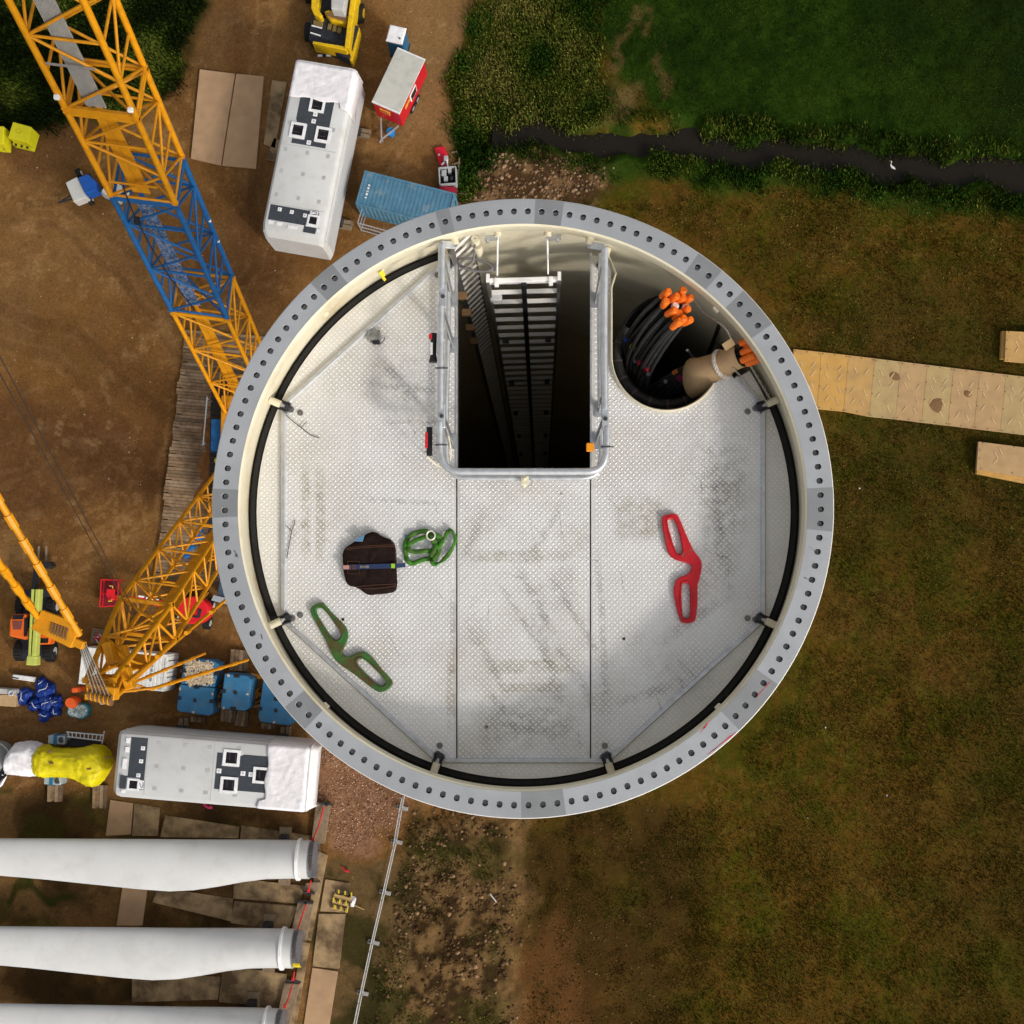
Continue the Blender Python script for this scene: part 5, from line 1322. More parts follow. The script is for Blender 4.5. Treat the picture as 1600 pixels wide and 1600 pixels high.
for i in range(len(tops) - 1):
    q = [tops[i], (tops[i + 1][0] - .3, tops[i + 1][1]), (bots[i + 1][0] - .3, bots[i + 1][1]), bots[i]]
    where = ['partly hidden by the tower rim', 'second from the tower rim', 'third from the tower rim', 'fourth from the tower rim', 'fifth from the tower rim, with a brown stain', 'sixth from the tower rim', 'seventh from the tower rim', 'eighth from the tower rim', 'at the right picture edge', 'beyond the right picture edge', 'far beyond the right picture edge'][i]
    panel_thing(q, .13 + .005 * (i % 2), 'tan walkway panel %s' % where, 'walkway panels across the field', ply[(0, 0, 1, 3, 2, 3, 2, 2, 3, 1, 0)[i]], i)
for q, z, lab in (([(1572, 517), (1640, 521), (1636, 570), (1570, 564)], .5, 'tan stacked panel above the walkway at the right edge'), ([(1529, 690), (1640, 704), (1636, 752), (1526, 733)], .5, 'pinkish tan stacked panel below the walkway at the right edge')):
    panel_thing(q, z, lab, 'loose stacked panels by the walkway', ply[2] if q[0][1] > 600 else ply[1], 3, .2)
for q, z, lab in (([(1566, 517), (1640, 520), (1636, 566), (1564, 560)], .28, 'lower panel of the stack above the walkway'), ([(1529, 696), (1640, 712), (1636, 762), (1526, 740)], .28, 'lower panel of the stack below the walkway')):
    panel_thing(q, z, lab, 'loose stacked panels by the walkway', ply[0], 4, .3, False)
stain = M('brown_stain', (.19, .10, .04), .8, 0, .3, 12)
for pp, lab in (([(1388, 587), (1392, 581), (1401, 581), (1407, 588), (1404, 595), (1396, 594)], 'small mud patch on the third walkway panel'), ([(1450, 632), (1455, 624), (1470, 621), (1474, 628), (1471, 640), (1468, 646), (1459, 643)], 'large brown mud patch on the walkway'), ([(1505, 612), (1511, 609), (1519, 614), (1517, 621), (1508, 620)], 'round mud patch on the walkway near the right edge')):
    lo = rounded(P0(pp, .15), 2); c = sum((Vector(p) for p in lo), Vector((0, 0))) / len(lo)
    rings = [[Vector((*p, .137)) for p in lo], [Vector((*(c + (Vector(p) - c) * .8), .152)) for p in lo], [Vector((*(c + (Vector(p) - c) * .1), .156)) for p in lo]]
    solo(MB().loft(rings), 'mud_patch', stain, lab, 'mud', 'mud patches on the walkway', smooth=60)

# ------------------------------------------------------------------ temporary fence
fen_m = M('fence_zinc', (.46, .45, .43), .45, .5, .1, 8)
conc = M('concrete_foot', (.30, .28, .26), .9, 0, .15, 8)
fp = [(634, 1238), (629, 1262), (620, 1315), (602, 1394), (584, 1472), (567, 1551), (551, 1630)]
for i in range(len(fp) - 1):
    a, b = W(*fp[i], 0), W(*fp[i + 1], 0); d = (b - a).normalized(); nrm = Vector((-d.y, d.x, 0))
    t = thing('fence_panel', ['mesh fence panel meeting the tower rim', 'mesh fence panel below the tower rim', 'mesh fence panel by the gravel edge', 'mesh fence panel right of the pallet', 'mesh fence panel second from the bottom', 'mesh fence panel at the bottom edge'][i], 'fence', tuple(a), 'temporary fence panels in a row')
    a2, b2 = a + d * .04, b - d * .04
    for k in (0, 1): part(MB().cyl((a2, b2)[k] + Vector((0, 0, 0)), (a2, b2)[k] + Vector((0, 0, 2.0)), .022, n=8), 'post', fen_m, t, smooth=40)
    for z in (.25, 2.0): part(MB().cyl(a2 + Vector((0, 0, z)), b2 + Vector((0, 0, z)), .020, n=8), 'cross_tube', fen_m, t, smooth=40)
    mb = MB(); L = (b2 - a2).length; nw = int(L / .12)
    for k in range(1, nw): mb.bar(a2 + d * (L * k / nw) + Vector((0, 0, .26)), a2 + d * (L * k / nw) + Vector((0, 0, 1.98)), .008, .008, up=d)
    for k in range(6): mb.bar(a2 + Vector((0, 0, .5 + .27 * k)), b2 + Vector((0, 0, .5 + .27 * k)), .008, .008)
    part(mb, 'wire_mesh', fen_m, t, kind='stuff')
    f = part(MB().box(b + Vector((0, 0, .06)), (.72, .24, .13), Matrix.Rotation(math.atan2(nrm.y, nrm.x), 3, 'Z')), 'concrete_foot', conc, t, bevel=.02)
    part(MB().box(b + nrm * -.22 + Vector((0, 0, .16)), (.16, .12, .06)), 'foot_clamp', dark_m, f)

# ------------------------------------------------------------------ crawler crane
ylw = M('crane_yellow', (.64, .26, .006), .42, 0, .10, 3, dirt=(.36, .14, .01), damt=.5, dscale=1.8, dlo=.5, dhi=.75)
blu = M('crane_blue', (.012, .105, .29), .45, 0, .12, 3, dirt=(.015, .065, .17), damt=.6, dscale=2)
wk_y = M('walkway_yellow', (.60, .25, .006), .5, 0, .10, 3, .1, 30)
wk_b = M('walkway_worn_blue', (.03, .10, .22), .6, 0, .2, 5, .1, 30, dirt=(.28, .27, .33), damt=.8, dscale=7, dlo=.46, dhi=.56)
wk_g = M('walkway_zinc', (.33, .31, .29), .5, .3, .12, 4)
ub_y, ub_b = unit_bar('lattice_bar', ylw, 8), unit_bar('lattice_bar', blu, 8)
crane = thing('crawler_crane', 'huge yellow lattice boom crane with one blue boom section', 'crane', (-17.5, 9, 0))
e_ = math.atan2(1, .335); nB = Vector((0, -math.sin(e_), math.cos(e_)))
def boomP(z):
    y = 11.6 + .335 * (z - 3.5); Lp = Vector((-19.25, y, z)); Mp = Vector((-16.35, y - .40, z))
    off = nB * -2.6
    return Lp, Mp, Mp + off, Lp + off
def lattice(name, stations, PF, ub, mat, r_ch, r_br, label=None, skip=(), half=0):
    S4 = [PF(z) for z in stations]
    sec = part(MB().tube(S4[0], r_br * 1.2, 8, closed=True), name, mat, crane, smooth=60, label=label)      # its lower end frame carries the chords and braces
    for k in range(4): part(MB().tube([s[k] for s in S4], r_ch, 10), 'chord', mat, sec, smooth=60)
    for i in range(len(S4) - 1):
        a, b = S4[i], S4[i + 1]
        for k in range(4):
            l = (k + 1) % 4
            p, q = (a[k], b[l]) if (i + k + half) % 2 == 0 else (a[l], b[k])
            inst(ub, 'brace', sec, barmat(p, q, r_br))
            if k in (1, 3) or (i + k) % 2 == 0: inst(ub, 'brace', sec, barmat(a[k], a[l], r_br))
    for k in range(4): inst(ub, 'brace', sec, barmat(S4[-1][k], S4[-1][(k + 1) % 4], r_br * 1.2))
    inst(ub, 'brace', sec, barmat(S4[-1][0], S4[-1][2], r_br)); inst(ub, 'brace', sec, barmat(S4[0][1], S4[0][3], r_br))
    for s in (S4[0], S4[-1]):
        for k in range(4):
            part(MB().box(s[k], (.22, .22, .34)), 'joint_lug', mat, sec)
    return sec
def deck(sec, z0, z1, x0, x1, mat, dn_=.25, nseg=4, PF=boomP):
    for i in range(nseg):
        za, zb = z0 + (z1 - z0) * i / nseg, z0 + (z1 - z0) * (i + .985) / nseg
        A, B = PF(za), PF(zb)
        def at(P, f): return P[0].lerp(P[1], f) - nB * dn_
        for f0, f1 in ((x0, (x0 + x1) / 2 - .004), ((x0 + x1) / 2 + .004, x1)):
            vs = [at(A, f0), at(A, f1), at(B, f1), at(B, f0)]
            vs += [v - nB * .05 for v in vs]
            part(MB().add(vs, [(0, 1, 2, 3), (7, 6, 5, 4), (0, 4, 5, 1), (1, 5, 6, 2), (2, 6, 7, 3), (3, 7, 4, 0)]), 'deck_plate', mat, sec)
def zs(a, b, h): n = max(1, round((b - a) / h)); return [a + (b - a) * i / n for i in range(n + 1)]
s1 = lattice('boom_section', zs(3.2, 13.85, 1.75), boomP, ub_y, ylw, .12, .062); deck(s1, 4, 13.6, .32, .56, wk_y, .3, 3)
s2 = lattice('boom_section', zs(14.15, 22.85, 1.75), boomP, ub_b, blu, .13, .064, 'blue boom section'); deck(s2, 14.4, 22.6, .30, .54, wk_b, .3, 4)
s3 = lattice('boom_section', zs(23.15, 28.2, 1.7), boomP, ub_y, ylw, .14, .066); deck(s3, 23.2, 27.9, .34, .62, wk_y, .25, 2)
s4 = lattice('boom_section', zs(28.4, 60, 1.9), boomP, ub_y, ylw, .14, .066); deck(s4, 28.6, 59, .32, .60, wk_g, .12, 8)
mb = MB()
A, B = boomP(28.6), boomP(59)
for f in [.325 + .0225 * k for k in range(13)]:
    mb.bar(A[0].lerp(A[1], f) - nB * .09, B[0].lerp(B[1], f) - nB * .09, .022, .05, up=nB)
part(mb, 'deck_ribs', M('zinc_rib', (.46, .44, .41), .5, .3), s4, kind='stuff')
for z in (28.3, 13.9, 23.0):
    A = boomP(z); mt = ylw if z != 23.0 else blu
    part(MB().bar(A[0], A[1], .5 if z > 25 else .3, .14, up=nB), 'cross_girder', mt, s4 if z > 25 else s2)
for z, f0, f1, mt in ((30.9, .08, .74, wk_g), (24.2, .1, .85, ylw)):
    A = boomP(z); part(MB().bar(A[0].lerp(A[1], f0) + nB * .12, A[0].lerp(A[1], f1) + nB * .12, .08, .06), 'spreader_bar', mt, s4 if z > 28 else s3)
lampw = M('lamp_white', (.8, .8, .78), .4)
for z, f in ((29.2, 0), (29.0, 1)):
    A = boomP(z); part(MB().box(A[f] + nB * .2, (.22, .2, .2)), 'marker_lamp', lampw, s4, bevel=.04)
for z in (18.5, 16.9):
    A = boomP(z); part(MB().box(A[2] + Vector((.05, 0, .15)), (.16, .14, .14)), 'marker_lamp', lampw, s2, bevel=.03)
# hose down the blue section
part(MB().tube(smoothpath([boomP(24)[0].lerp(boomP(24)[1], .30) + nB * .1, boomP(22)[0].lerp(boomP(22)[1], .24) + nB * .1, boomP(18)[0].lerp(boomP(18)[1], .28) + nB * .1, boomP(14.6)[0].lerp(boomP(14.6)[1], .46) + nB * .1], 6), .03, 6), 'hydraulic_hose', black_m, s2)
part(MB().box(boomP(21.6)[0].lerp(boomP(21.6)[1], .24) + nB * .1, (.22, .3, .35)), 'hose_clamp', black_m, s2)
# derrick mast
e2 = math.atan2(1, .48); nD = Vector((0, math.sin(e2), math.cos(e2)))
def derP(z):
    y = .14 - .48 * (z - 21.5)
    f = max(0, (z - 21.5) / 6.9)
    c = -17.81 + .50 * f; hw = 1.135 * (1 - f) + .5 * f; d = 1.75 * (1 - f) + .7 * f
    Lp = Vector((c - hw, y, z)); Mp = Vector((c + hw, y - .3 * (1 - f), z))
    return Lp, Mp, Mp - nD * d, Lp - nD * d
d1 = lattice('derrick_section', zs(3.0, 21.4, 1.75), derP, ub_y, ylw, .105, .054)
d2 = lattice('derrick_head', zs(21.5, 28.2, 1.7), derP, ub_y, ylw, .12, .058)
def deckD(z0, z1, x0, x1):
    A, B = derP(z0), derP(z1)
    vs = [A[3].lerp(A[2], x0), A[3].lerp(A[2], x1), B[3].lerp(B[2], x1), B[3].lerp(B[2], x0)]; vs = [v + nD * .2 for v in vs]
    vs += [v - nD * .06 for v in vs]
    part(MB().add(vs, [(0, 1, 2, 3), (7, 6, 5, 4), (0, 4, 5, 1), (1, 5, 6, 2), (2, 6, 7, 3), (3, 7, 4, 0)]), 'deck_plate', wk_y, d1)
for k in range(5): deckD(4 + 3.4 * k, 7.35 + 3.4 * k, .35, .72)
A = derP(21.5); part(MB().bar(A[0], A[1], .16, .3), 'cross_girder', ylw, d1); part(MB().bar(A[3], A[2], .16, .3), 'cross_girder', ylw, d1)
for z in (23.6, 26.0):
    A = derP(z); part(MB().add([A[3], A[2], derP(z + 1.6)[2], derP(z + 1.6)[3]] + [q - nD * .05 for q in (A[3], A[2], derP(z + 1.6)[2], derP(z + 1.6)[3])], [(0, 1, 2, 3), (7, 6, 5, 4), (0, 4, 5, 1), (1, 5, 6, 2), (2, 6, 7, 3), (3, 7, 4, 0)]), 'head_plate', ylw, d2)
hd = W(160, 1080, 28.6)
part(MB().bar(W(140, 1078, 28.6), W(183, 1084, 28.6), .5, .5), 'head_beam', ylw, d2, bevel=.05)
for k in range(11):
    p = W(141 + k * 3.3, 1086 + k * .9, 28.9); part(MB().cyl(p + Vector((-.03, 0, 0)), p + Vector((.03, 0, 0)), .2, n=16), 'sheave', MATS['crane_yellow'] if k % 2 else brown_c, d2)
for u, v, z in ((172, 1020, 26), (195, 1025, 25), (200, 1060, 27)):
    part(MB().box(W(u, v, z), (.35, .9, .5), Matrix.Rotation(.3, 3, 'Z')), 'head_gusset', ylw, d2, bevel=.04)
part(MB().tube([W(155, 1094, 28.5), W(158, 1099, 28.3), W(170, 1098, 28.3), W(174, 1092, 28.5)], .05, 6), 'guard_loop', rail_m, d2)
# pendants and hoist block left of the head
hb = W(92, 982, 31)
blk = part(MB().bar(W(58, 968, 31), W(120, 998, 31), .75, .35), 'hoist_block', ylw, crane, bevel=.03)
part(MB().bar(W(64, 958, 31.2), W(118, 978, 31.2), .28, .25), 'block_beam', ylw, blk, bevel=.03)
for k in range(6):
    p = W(82 + k * 4.5, 978 + k * 2.0, 31.25); part(MB().bar(p + Vector((.05, .28, 0)), p + Vector((-.05, -.28, 0)), .05, .05), 'sheave_slot', brown_c, blk)
part(MB().box(W(122, 1005, 31), (.5, .3, .3), Matrix.Rotation(-.4, 3, 'Z')), 'block_pin', ylw, blk, bevel=.03)
def pendant(pts, r=.10, lugs=4, nm='pendant_bar'):
    P = [W(*q) for q in pts]
    o = part(MB().tube(P, r, 8), nm, ylw, crane, smooth=60)
    d = P[-1] - P[0]
    for k in range(1, lugs + 1):
        c = P[0] + d * (k / (lugs + 1))
        part(MB().tube([c - d.normalized() * .28, c + d.normalized() * .28], r * 1.3, 8), 'pendant_joint', ylw, o)
pendant([(60, 966, 31), (-30, 840, 36)], .125, 4)
pendant([(124, 992, 31), (-30, 734, 36)], .125, 6)
pendant([(176, 1080, 28), (320, 1021, 14)], .07, 5)
pendant([(180, 1082, 28), (238, 1075, 23), ], .06, 1)
pendant([(200, 1066, 27), (238, 1078, 22)], .05, 1)
pendant([(238, 1076, 22), (387, 1031, 9)], .085, 5)
pendant([(196, 1068, 28), (352, 938, 6), (420, 882, 3)], .085, 5)
pendant([(262, 1003, 16), (325, 926, 5)], .05, 2)
rope_d = M('steel_rope', (.05, .038, .03), .5, .3)
for k, (a, b) in enumerate((((-20, 520, 40), (212, 958, 22)), ((-20, 548, 40), (205, 960, 22)))):
    part(MB().tube([W(*a), W(*b)], .022, 5), 'hoist_rope', rope_d, crane)
for k in range(9):
    f = k / 8
    part(MB().tube([W(122 + 12 * f, 1002 + 4 * f, 31), W(146 + 26 * f, 1086 + 4 * f, 28.9)], .016, 5), 'reeving_rope', rope_d if k % 2 else wire_m, crane)
# undercarriage and house, mostly hidden under the tower rim
trk = M('track_black', (.03, .027, .025), .7, .2, .3, 6, .2, 20)
for x0 in (-20.6, -15.2):
    tr_ = part(MB().bb(x0, x0 + 1.0, 4.4, 13.6, .3, 1.2), 'crawler_frame', ylw, crane, bevel=.05)
    for i in range(30):
        y0 = 4.2 + i * .32
        part(MB().bb(x0 - .1, x0 + 1.1, y0, y0 + .27, 1.22, 1.34), 'track_shoe', trk, tr_)
    part(MB().bb(x0 - .1, x0 + 1.1, 4.2, 13.8, .2, .36), 'track_lower_run', trk, tr_)
hs = part(MB().bb(-19.6, -15.6, 4.6, 12.6, 1.8, 3.0), 'machine_house', ylw, crane, bevel=.06)
part(MB().bb(-19.4, -15.8, 5, 9, 3.0, 3.1).bb(-18.9, -16.2, 5.2, 7.2, 3.1, 4.3), 'winch_deck', dark_m, hs)
part(MB().bb(-20.3, -19.6, 9.2, 11.2, 1.6, 2.6), 'side_cabinet', blu, hs, bevel=.04)
part(MB().bar((-20.75, 9.6, 2.6), (-20.55, 12.6, 2.6), .05, .05).bar((-20.95, 9.6, 2.0), (-20.75, 12.6, 2.0), .05, .05).bar((-20.7, 9.7, 1.4), (-20.7, 9.7, 2.6), .05, .05).bar((-20.6, 12.5, 1.4), (-20.6, 12.5, 2.6), .05, .05), 'hand_rail', rail_m, hs)
part(MB().dome((-20.0, 8.7, 2.0), .22, .3), 'yellow_beacon', M('beacon_yellow', (.7, .6, .02), .4), hs, smooth=60)
part(MB().poly([(348, 868), (420, 880), (420, 955), (338, 938)], .4, 2.0), 'counterweight_carrier', M('carrier_blue', (.045, .07, .10), .5, 0, .2, 3), crane, bevel=.06)
part(MB().poly([(334, 930), (402, 946), (400, 956), (330, 938)], 1.0, 2.1), 'carrier_step', rail_m, crane)
for (u, v, s, z) in ((310, 836, .7, 3.4), (297, 854, .55, 3.4), (291, 868, .38, 3.2)):
    part(MB().box(W(u, v, z), (s, s * .8, s * .7), Matrix.Rotation(.4, 3, 'Z')), 'drive_motor', blu, hs, bevel=.06)
# ------------------------------------------------------------------ counterweight slabs
cw = M('counterweight_blue', (.035, .16, .30), .5, 0, .12, 2, .05, 30, dirt=(.16, .18, .18), damt=.35, dscale=1.2, dlo=.5, dhi=.75)
chip = M('chipped_paint', (.50, .42, .34), .8, 0, .3, 6)
cD = crop(250, 1000, 6.957)
def cweight(px, z0, z1, label, holepx, chips=(), lugs=()):
    P = cD(px)
    c = W(sum(p[0] for p in P) / len(P), sum(p[1] for p in P) / len(P), 0)
    t = thing('counterweight_slab', label, 'counterweight', (c.x, c.y, 0), 'blue crane counterweights')
    nst = 3; h = (z1 - z0) / nst
    base = [tuple(W(u, v, z1)[:2]) for u, v in P]
    for k in range(nst): part(MB().prism(base, z0 + h * k, z0 + h * (k + .96)), 'slab', cw, t, bevel=.05)
    u, v = cD([holepx])[0]
    part(MB().cyl(W(u, v, z1 - .012), W(u, v, z1 + .004), .13, n=14), 'centre_hole', black_m, t)
    for q in chips:
        u, v = cD([q])[0]; pts = []
        for i in range(9):
            a = 2 * pi * i / 9; r = random.uniform(1.2, 3.0); pts.append((u + r * math.cos(a), v + r * math.sin(a)))
        part(MB().poly(pts, z1 - .02, z1 - .008 + .012), 'paint_chip', chip, t)
    for q in lugs:
        u, v = cD([q])[0]
        part(MB().box(W(u, v, z1 - .1), (.34, .22, .3)), 'stacking_lug', black_m, t, bevel=.03)
    return t
random.seed(14)
cweight([(215, 482), (585, 522), (575, 790), (530, 825), (195, 775), (180, 740)], .25, 1.75, 'blue counterweight stack below the one heaped with shavings', (382, 655), ((218, 530), (360, 785), (570, 585)), ((575, 665), (205, 630), (405, 510)))
cwB = cweight([(262, 208), (560, 215), (640, 262), (592, 515), (225, 474)], .25, 1.72, 'blue counterweight stack heaped with pale wood shavings', (430, 352), (), ((620, 365), (252, 330), (320, 215)))
cweight([(702, 362), (950, 390), (992, 430), (960, 740), (920, 772), (655, 742)], .25, 2.0, 'blue counterweight stack in the middle with a round centre hole', (820, 570), ((745, 385), (950, 590), (690, 740)), ((690, 555), (840, 388), (800, 745)))
cweight([(1120, 440), (1420, 480), (1500, 850), (1450, 905), (1400, 930), (1085, 890), (1065, 830)], .25, 1.5, 'blue counterweight stack half hidden by the tower rim', (1262, 765), ((1240, 895),), ((1085, 745), (1275, 640)))
shav = M('wood_shavings', (.55, .44, .30), .9, 0, .5, 9)
random.seed(2); mb = MB()
for i in range(420):
    u, v = cD([(random.uniform(285, 575), random.uniform(240, 480))])[0]
    if math.hypot(u - 311.8, v - 1050.6) < 4: continue
    c = W(u, v, 1.74 + random.uniform(0, .06)); a = random.uniform(0, pi)
    mb.box(c, (random.uniform(.12, .42), random.uniform(.03, .08), .02), Matrix.Rotation(a, 3, 'Z') @ Matrix.Rotation(random.uniform(-.3, .3), 3, 'Y'))
solo(mb, 'wood_shavings', shav, 'pale wood shavings heaped on the blue counterweight', 'shavings', kind='stuff')
for pp, z1, lab in (([(770, 100), (960, 118), (940, 340), (750, 330)], .24, 'timber mat above the middle counterweight'), ([(660, 745), (835, 760), (815, 900), (655, 885)], .24, 'left timber mat below the middle counterweight'), ([(845, 770), (965, 780), (945, 945), (805, 930)], .22, 'right timber mat below the middle counterweight'), ([(330, 830), (500, 840), (480, 900), (325, 890)], .2, 'timber mat below the shavings counterweight'), ([(1100, 900), (1250, 915), (1245, 975), (1095, 965)], .2, 'timber mat below the half hidden counterweight')):
    P = cD(pp); t = thing('timber_mat', lab, 'timber mat', tuple(W(*P[0], 0)), 'timber mats under the counterweights')
    for k in range(4):
        f0, f1 = (k + .04) / 4, (k + .96) / 4
        def mixp(a, b, f): return (a[0] + (b[0] - a[0]) * f, a[1] + (b[1] - a[1]) * f)
        part(MB().poly([mixp(P[0], P[1], f0), mixp(P[0], P[1], f1), mixp(P[3], P[2], f1), mixp(P[3], P[2], f0)], -.04, z1 + .01 * (k % 2)), 'plank', bog[k % 4], t)
cho = M('chain_orange', (.62, .25, .02), .6, 0, .3, 9)
for i, (l, lab) in enumerate((([(600, 500), (620, 540), (600, 580), (640, 610), (655, 660), (630, 690)], 'orange chain heap beside the shavings counterweight'), ([(1070, 540), (1040, 580), (1020, 610), (1060, 620), (1050, 650)], 'orange chain heap beside the half hidden counterweight'), ([(990, 375), (1060, 390), (1090, 400)], 'orange bar above the half hidden counterweight'), ([(985, 720), (1080, 725)], 'orange bar left of the half hidden counterweight'))):
    P = [W(*q, .4) for q in cD(l)]
    t = thing('lifting_chain' if i < 2 else 'orange_bar', lab, 'chain' if i < 2 else 'bar', tuple(P[0]))
    if i < 2:
        for k in range(26):
            c = P[k % len(P)] + Vector((random.gauss(0, .14), random.gauss(0, .16), random.uniform(0, .3)))
            part(MB().tube([c + Vector((.11 * math.cos(q) * math.cos(k), .11 * math.cos(q) * math.sin(k), .07 * math.sin(q))) for q in np.linspace(0, 2 * pi, 9)[:-1]], .03, 5, closed=True), 'link', cho, t)
    else:
        part(MB().tube(P, .09, 8), 'bar', cho, t); part(MB().box(P[-1], (.3, .25, .25)), 'end_block', cho, t)

# ------------------------------------------------------------------ containers
def container(tl, tr, bl, z, label, mat, wd, doors=True, text=False, cage=False):
    a, b, c = W(*tl, z), W(*tr, z), W(*bl, z)
    L = (b - a).length; an = math.atan2(b.y - a.y, b.x - a.x); Wd = (c - a).length
    t = thing('shipping_container', label, 'container', (a.x, a.y, 0), None, an)
    # local x along roof edge, y negative towards the other long side
    def corr(axis, n, x0, x1, fixed, out, z0, z1):
        mb = MB(); pts = []
        for i in range(n):
            f = x0 + (x1 - x0) * i / n; s = (x1 - x0) / n
            pts += [(f, 0), (f + s * .3, 0), (f + s * .5, .035), (f + s * .8, .035)]
        pts.append((x1, 0)); vs = []
        for p, q in pts:
            for zz_ in (z0, z1): vs.append((p, fixed + out * q, zz_) if axis == 'x' else (fixed + out * q, p, zz_))
        return mb.add(vs, [(2 * i, 2 * i + 2, 2 * i + 3, 2 * i + 1) for i in range(len(pts) - 1)])
    part(MB().bb(.06, L - .06, -Wd + .06, -.06, .2, z - .08), 'shell', mat, t, local=True)
    for y_, o in ((-.03, 1), (-Wd + .03, -1)): part(corr('x', 20, .08, L - .08, y_, o * .8, .25, z - .15), 'corrugated_side', mat, t, local=True)
    part(corr('y', 8, -Wd + .08, -.08, .03, -.8, .25, z - .15), 'corrugated_end', mat, t, local=True)
    rib = mesh_of(MB().box((0, 0, 0), (.12, Wd - .22, .035)), 'roof_rib', mat)
    for i in range(22):
        o = bpy.data.objects.new('roof_rib', rib); COL.objects.link(o); o.parent = t; o.location = (.2 + (L - .4) * i / 21, -Wd / 2, z - .075); WLOC[o.name] = Vector()
    fr = MB()
    for y_ in (-.05, -Wd + .05):
        fr.bb(0, L, y_ - .05, y_ + .05, z - .12, z).bb(0, L, y_ - .05, y_ + .05, .12, .26)
        for x_ in (.05, L - .05): fr.bb(x_ - .05, x_ + .05, y_ - .05, y_ + .05, .1, z - .002)
    for x_ in (.05, L - .05): fr.bb(x_ - .05, x_ + .05, -Wd + .1, -.1, z - .12, z - .001)
    part(fr, 'frame', mat, t, local=True)
    for x_ in (.09, L - .09):
        for y_ in (-.09, -Wd + .09): part(MB().bb(x_ - .09, x_ + .09, y_ - .09, y_ + .09, z - .11, z + .012), 'corner_casting', mat, t, local=True)
    for k in (0, 1):
        y0 = -Wd + .1 + (Wd - .2) * k / 2
        d = part(MB().bb(L - .02, L + .03, y0 + .02, y0 + (Wd - .2) / 2 - .02, .2, z - .14), 'door', mat, t, local=True)
        for yy_ in (.25, .72): part(MB().cyl((L + .06, y0 + yy_, .25), (L + .06, y0 + yy_, z - .18), .02, n=6), 'lock_rod', dark_m, d, local=True)
    return t, L, Wd
wc, Lw, Ww = container((129, 1011), (262, 1023), (114, 1067), 2.4, 'white shipping container under the crane derrick head', M('container_white', (.72, .71, .67), .5, 0, .06, 1.5, dirt=(.35, .30, .22), damt=.3, dscale=2), 2.2)
bc_, Lb, Wb = container((570, 266), (712, 302), (556, 319), 2.4, 'faded blue shipping container partly hidden by the tower rim', M('container_blue', (.075, .19, .28), .55, 0, .12, 2, dirt=(.30, .33, .34), damt=.45, dscale=1.6, dlo=.55, dhi=.7), 2.2)
mk = M('white_mark', (.72, .72, .72), .6)
for i, (y0, y1) in enumerate(((-1.7, -1.62), (-1.5, -1.36), (-1.28, -1.2), (-1.1, -.98), (-.9, -.8))):
    part(MB().bb(.45, .58, y0, y1, 2.36, 2.372), 'printed_mark', mk, bc_, local=True)
dk = M('faint_print', (.25, .25, .26), .7)
for i in range(4):
    part(MB().bb(Lw - .95, Lw - .82, -1.7 + i * .28, -1.5 + i * .28, 2.36, 2.372), 'printed_mark', dk, wc, local=True)
# wire rack in front of the blue container
t = thing('wire_rack', 'empty wire mesh rack beside the blue container', 'rack', tuple(W(590, 340, 0)))
a, b = W(566, 325, 1.6), W(640, 345, 1.6); d = (b - a).normalized(); nrm = Vector((d.y, -d.x, 0))
for z in (.1, .85, 1.6):
    part(MB().bar(a + Vector((0, 0, z - 1.6)), b + Vector((0, 0, z - 1.6)), .05, .05).bar(a + nrm * 1.0 + Vector((0, 0, z - 1.6)), b + nrm * 1.0 + Vector((0, 0, z - 1.6)), .05, .05).bar(a + Vector((0, 0, z - 1.6)), a + nrm * 1.0 + Vector((0, 0, z - 1.6)), .05, .05).bar(b + Vector((0, 0, z - 1.6)), b + nrm * 1.0 + Vector((0, 0, z - 1.6)), .05, .05), 'rack_frame', rail_m, t)
for p in (a, b, a + nrm, b + nrm): part(MB().bar(p + Vector((0, 0, -1.6)), p, .05, .05), 'rack_post', rail_m, t)
mb = MB()
for k in range(16):
    p = a.lerp(b, k / 15) + nrm * 1.0; mb.bar(p + Vector((0, 0, -1.5)), p, .012, .012)
part(mb, 'rack_wires', rail_m, t, kind='stuff')

# ------------------------------------------------------------------ red site trailer, toilet, tool crate
rd = M('trailer_red', (.50, .008, .018), .4, 0, .08, 3)
roof_g = M('trailer_roof', (.50, .49, .44), .6, 0, .05, 1.5, dirt=(.34, .33, .29), damt=.6, dscale=1.4)
a, b, c = W(621, 73, 2.7), W(665, 92, 2.7), W(584, 161, 2.7)
an = math.atan2(b.y - a.y, b.x - a.x); Wt = (b - a).length; Lt = (c - a).length
t = thing('site_trailer', 'red site trailer with a pale roof and a drawbar', 'trailer', (a.x, a.y, 0), None, an)
part(MB().bb(.06, Wt - .06, -Lt + .06, -.06, .55, 2.62), 'body', rd, t, local=True, bevel=.05)
part(MB().bb(0, Wt, -Lt, 0, 2.6, 2.7), 'roof', roof_g, t, local=True, bevel=.03)
for y_ in (-Lt + .04, -.1): part(MB().bb(.04, Wt - .04, y_, y_ + .06, 2.68, 2.74), 'roof_edge', white_p, t, local=True)
wn = part(MB().bb(Wt - .075, Wt - .01, -Lt * .62, -Lt * .40, 1.3, 2.2), 'window', white_p, t, local=True, bevel=.03)
part(MB().bb(Wt - .03, Wt - .004, -Lt * .60, -Lt * .42, 1.38, 2.1), 'pane', glass_d, wn, local=True)
mkm = M('yellow_print', (.65, .42, .05), .6)
for k in range(6): part(MB().bb(Wt - .07, Wt - .045, -Lt * .80 + k * .13, -Lt * .80 + k * .13 + .09, 1.7, 2.0 + .05 * (k % 2)), 'printed_letter', mkm, t, local=True)
lg = part(MB().bb(.45, 1.15, -Lt + .03, -Lt + .075, 1.6, 2.1), 'printed_badge', mkm, t, local=True, bevel=.02)
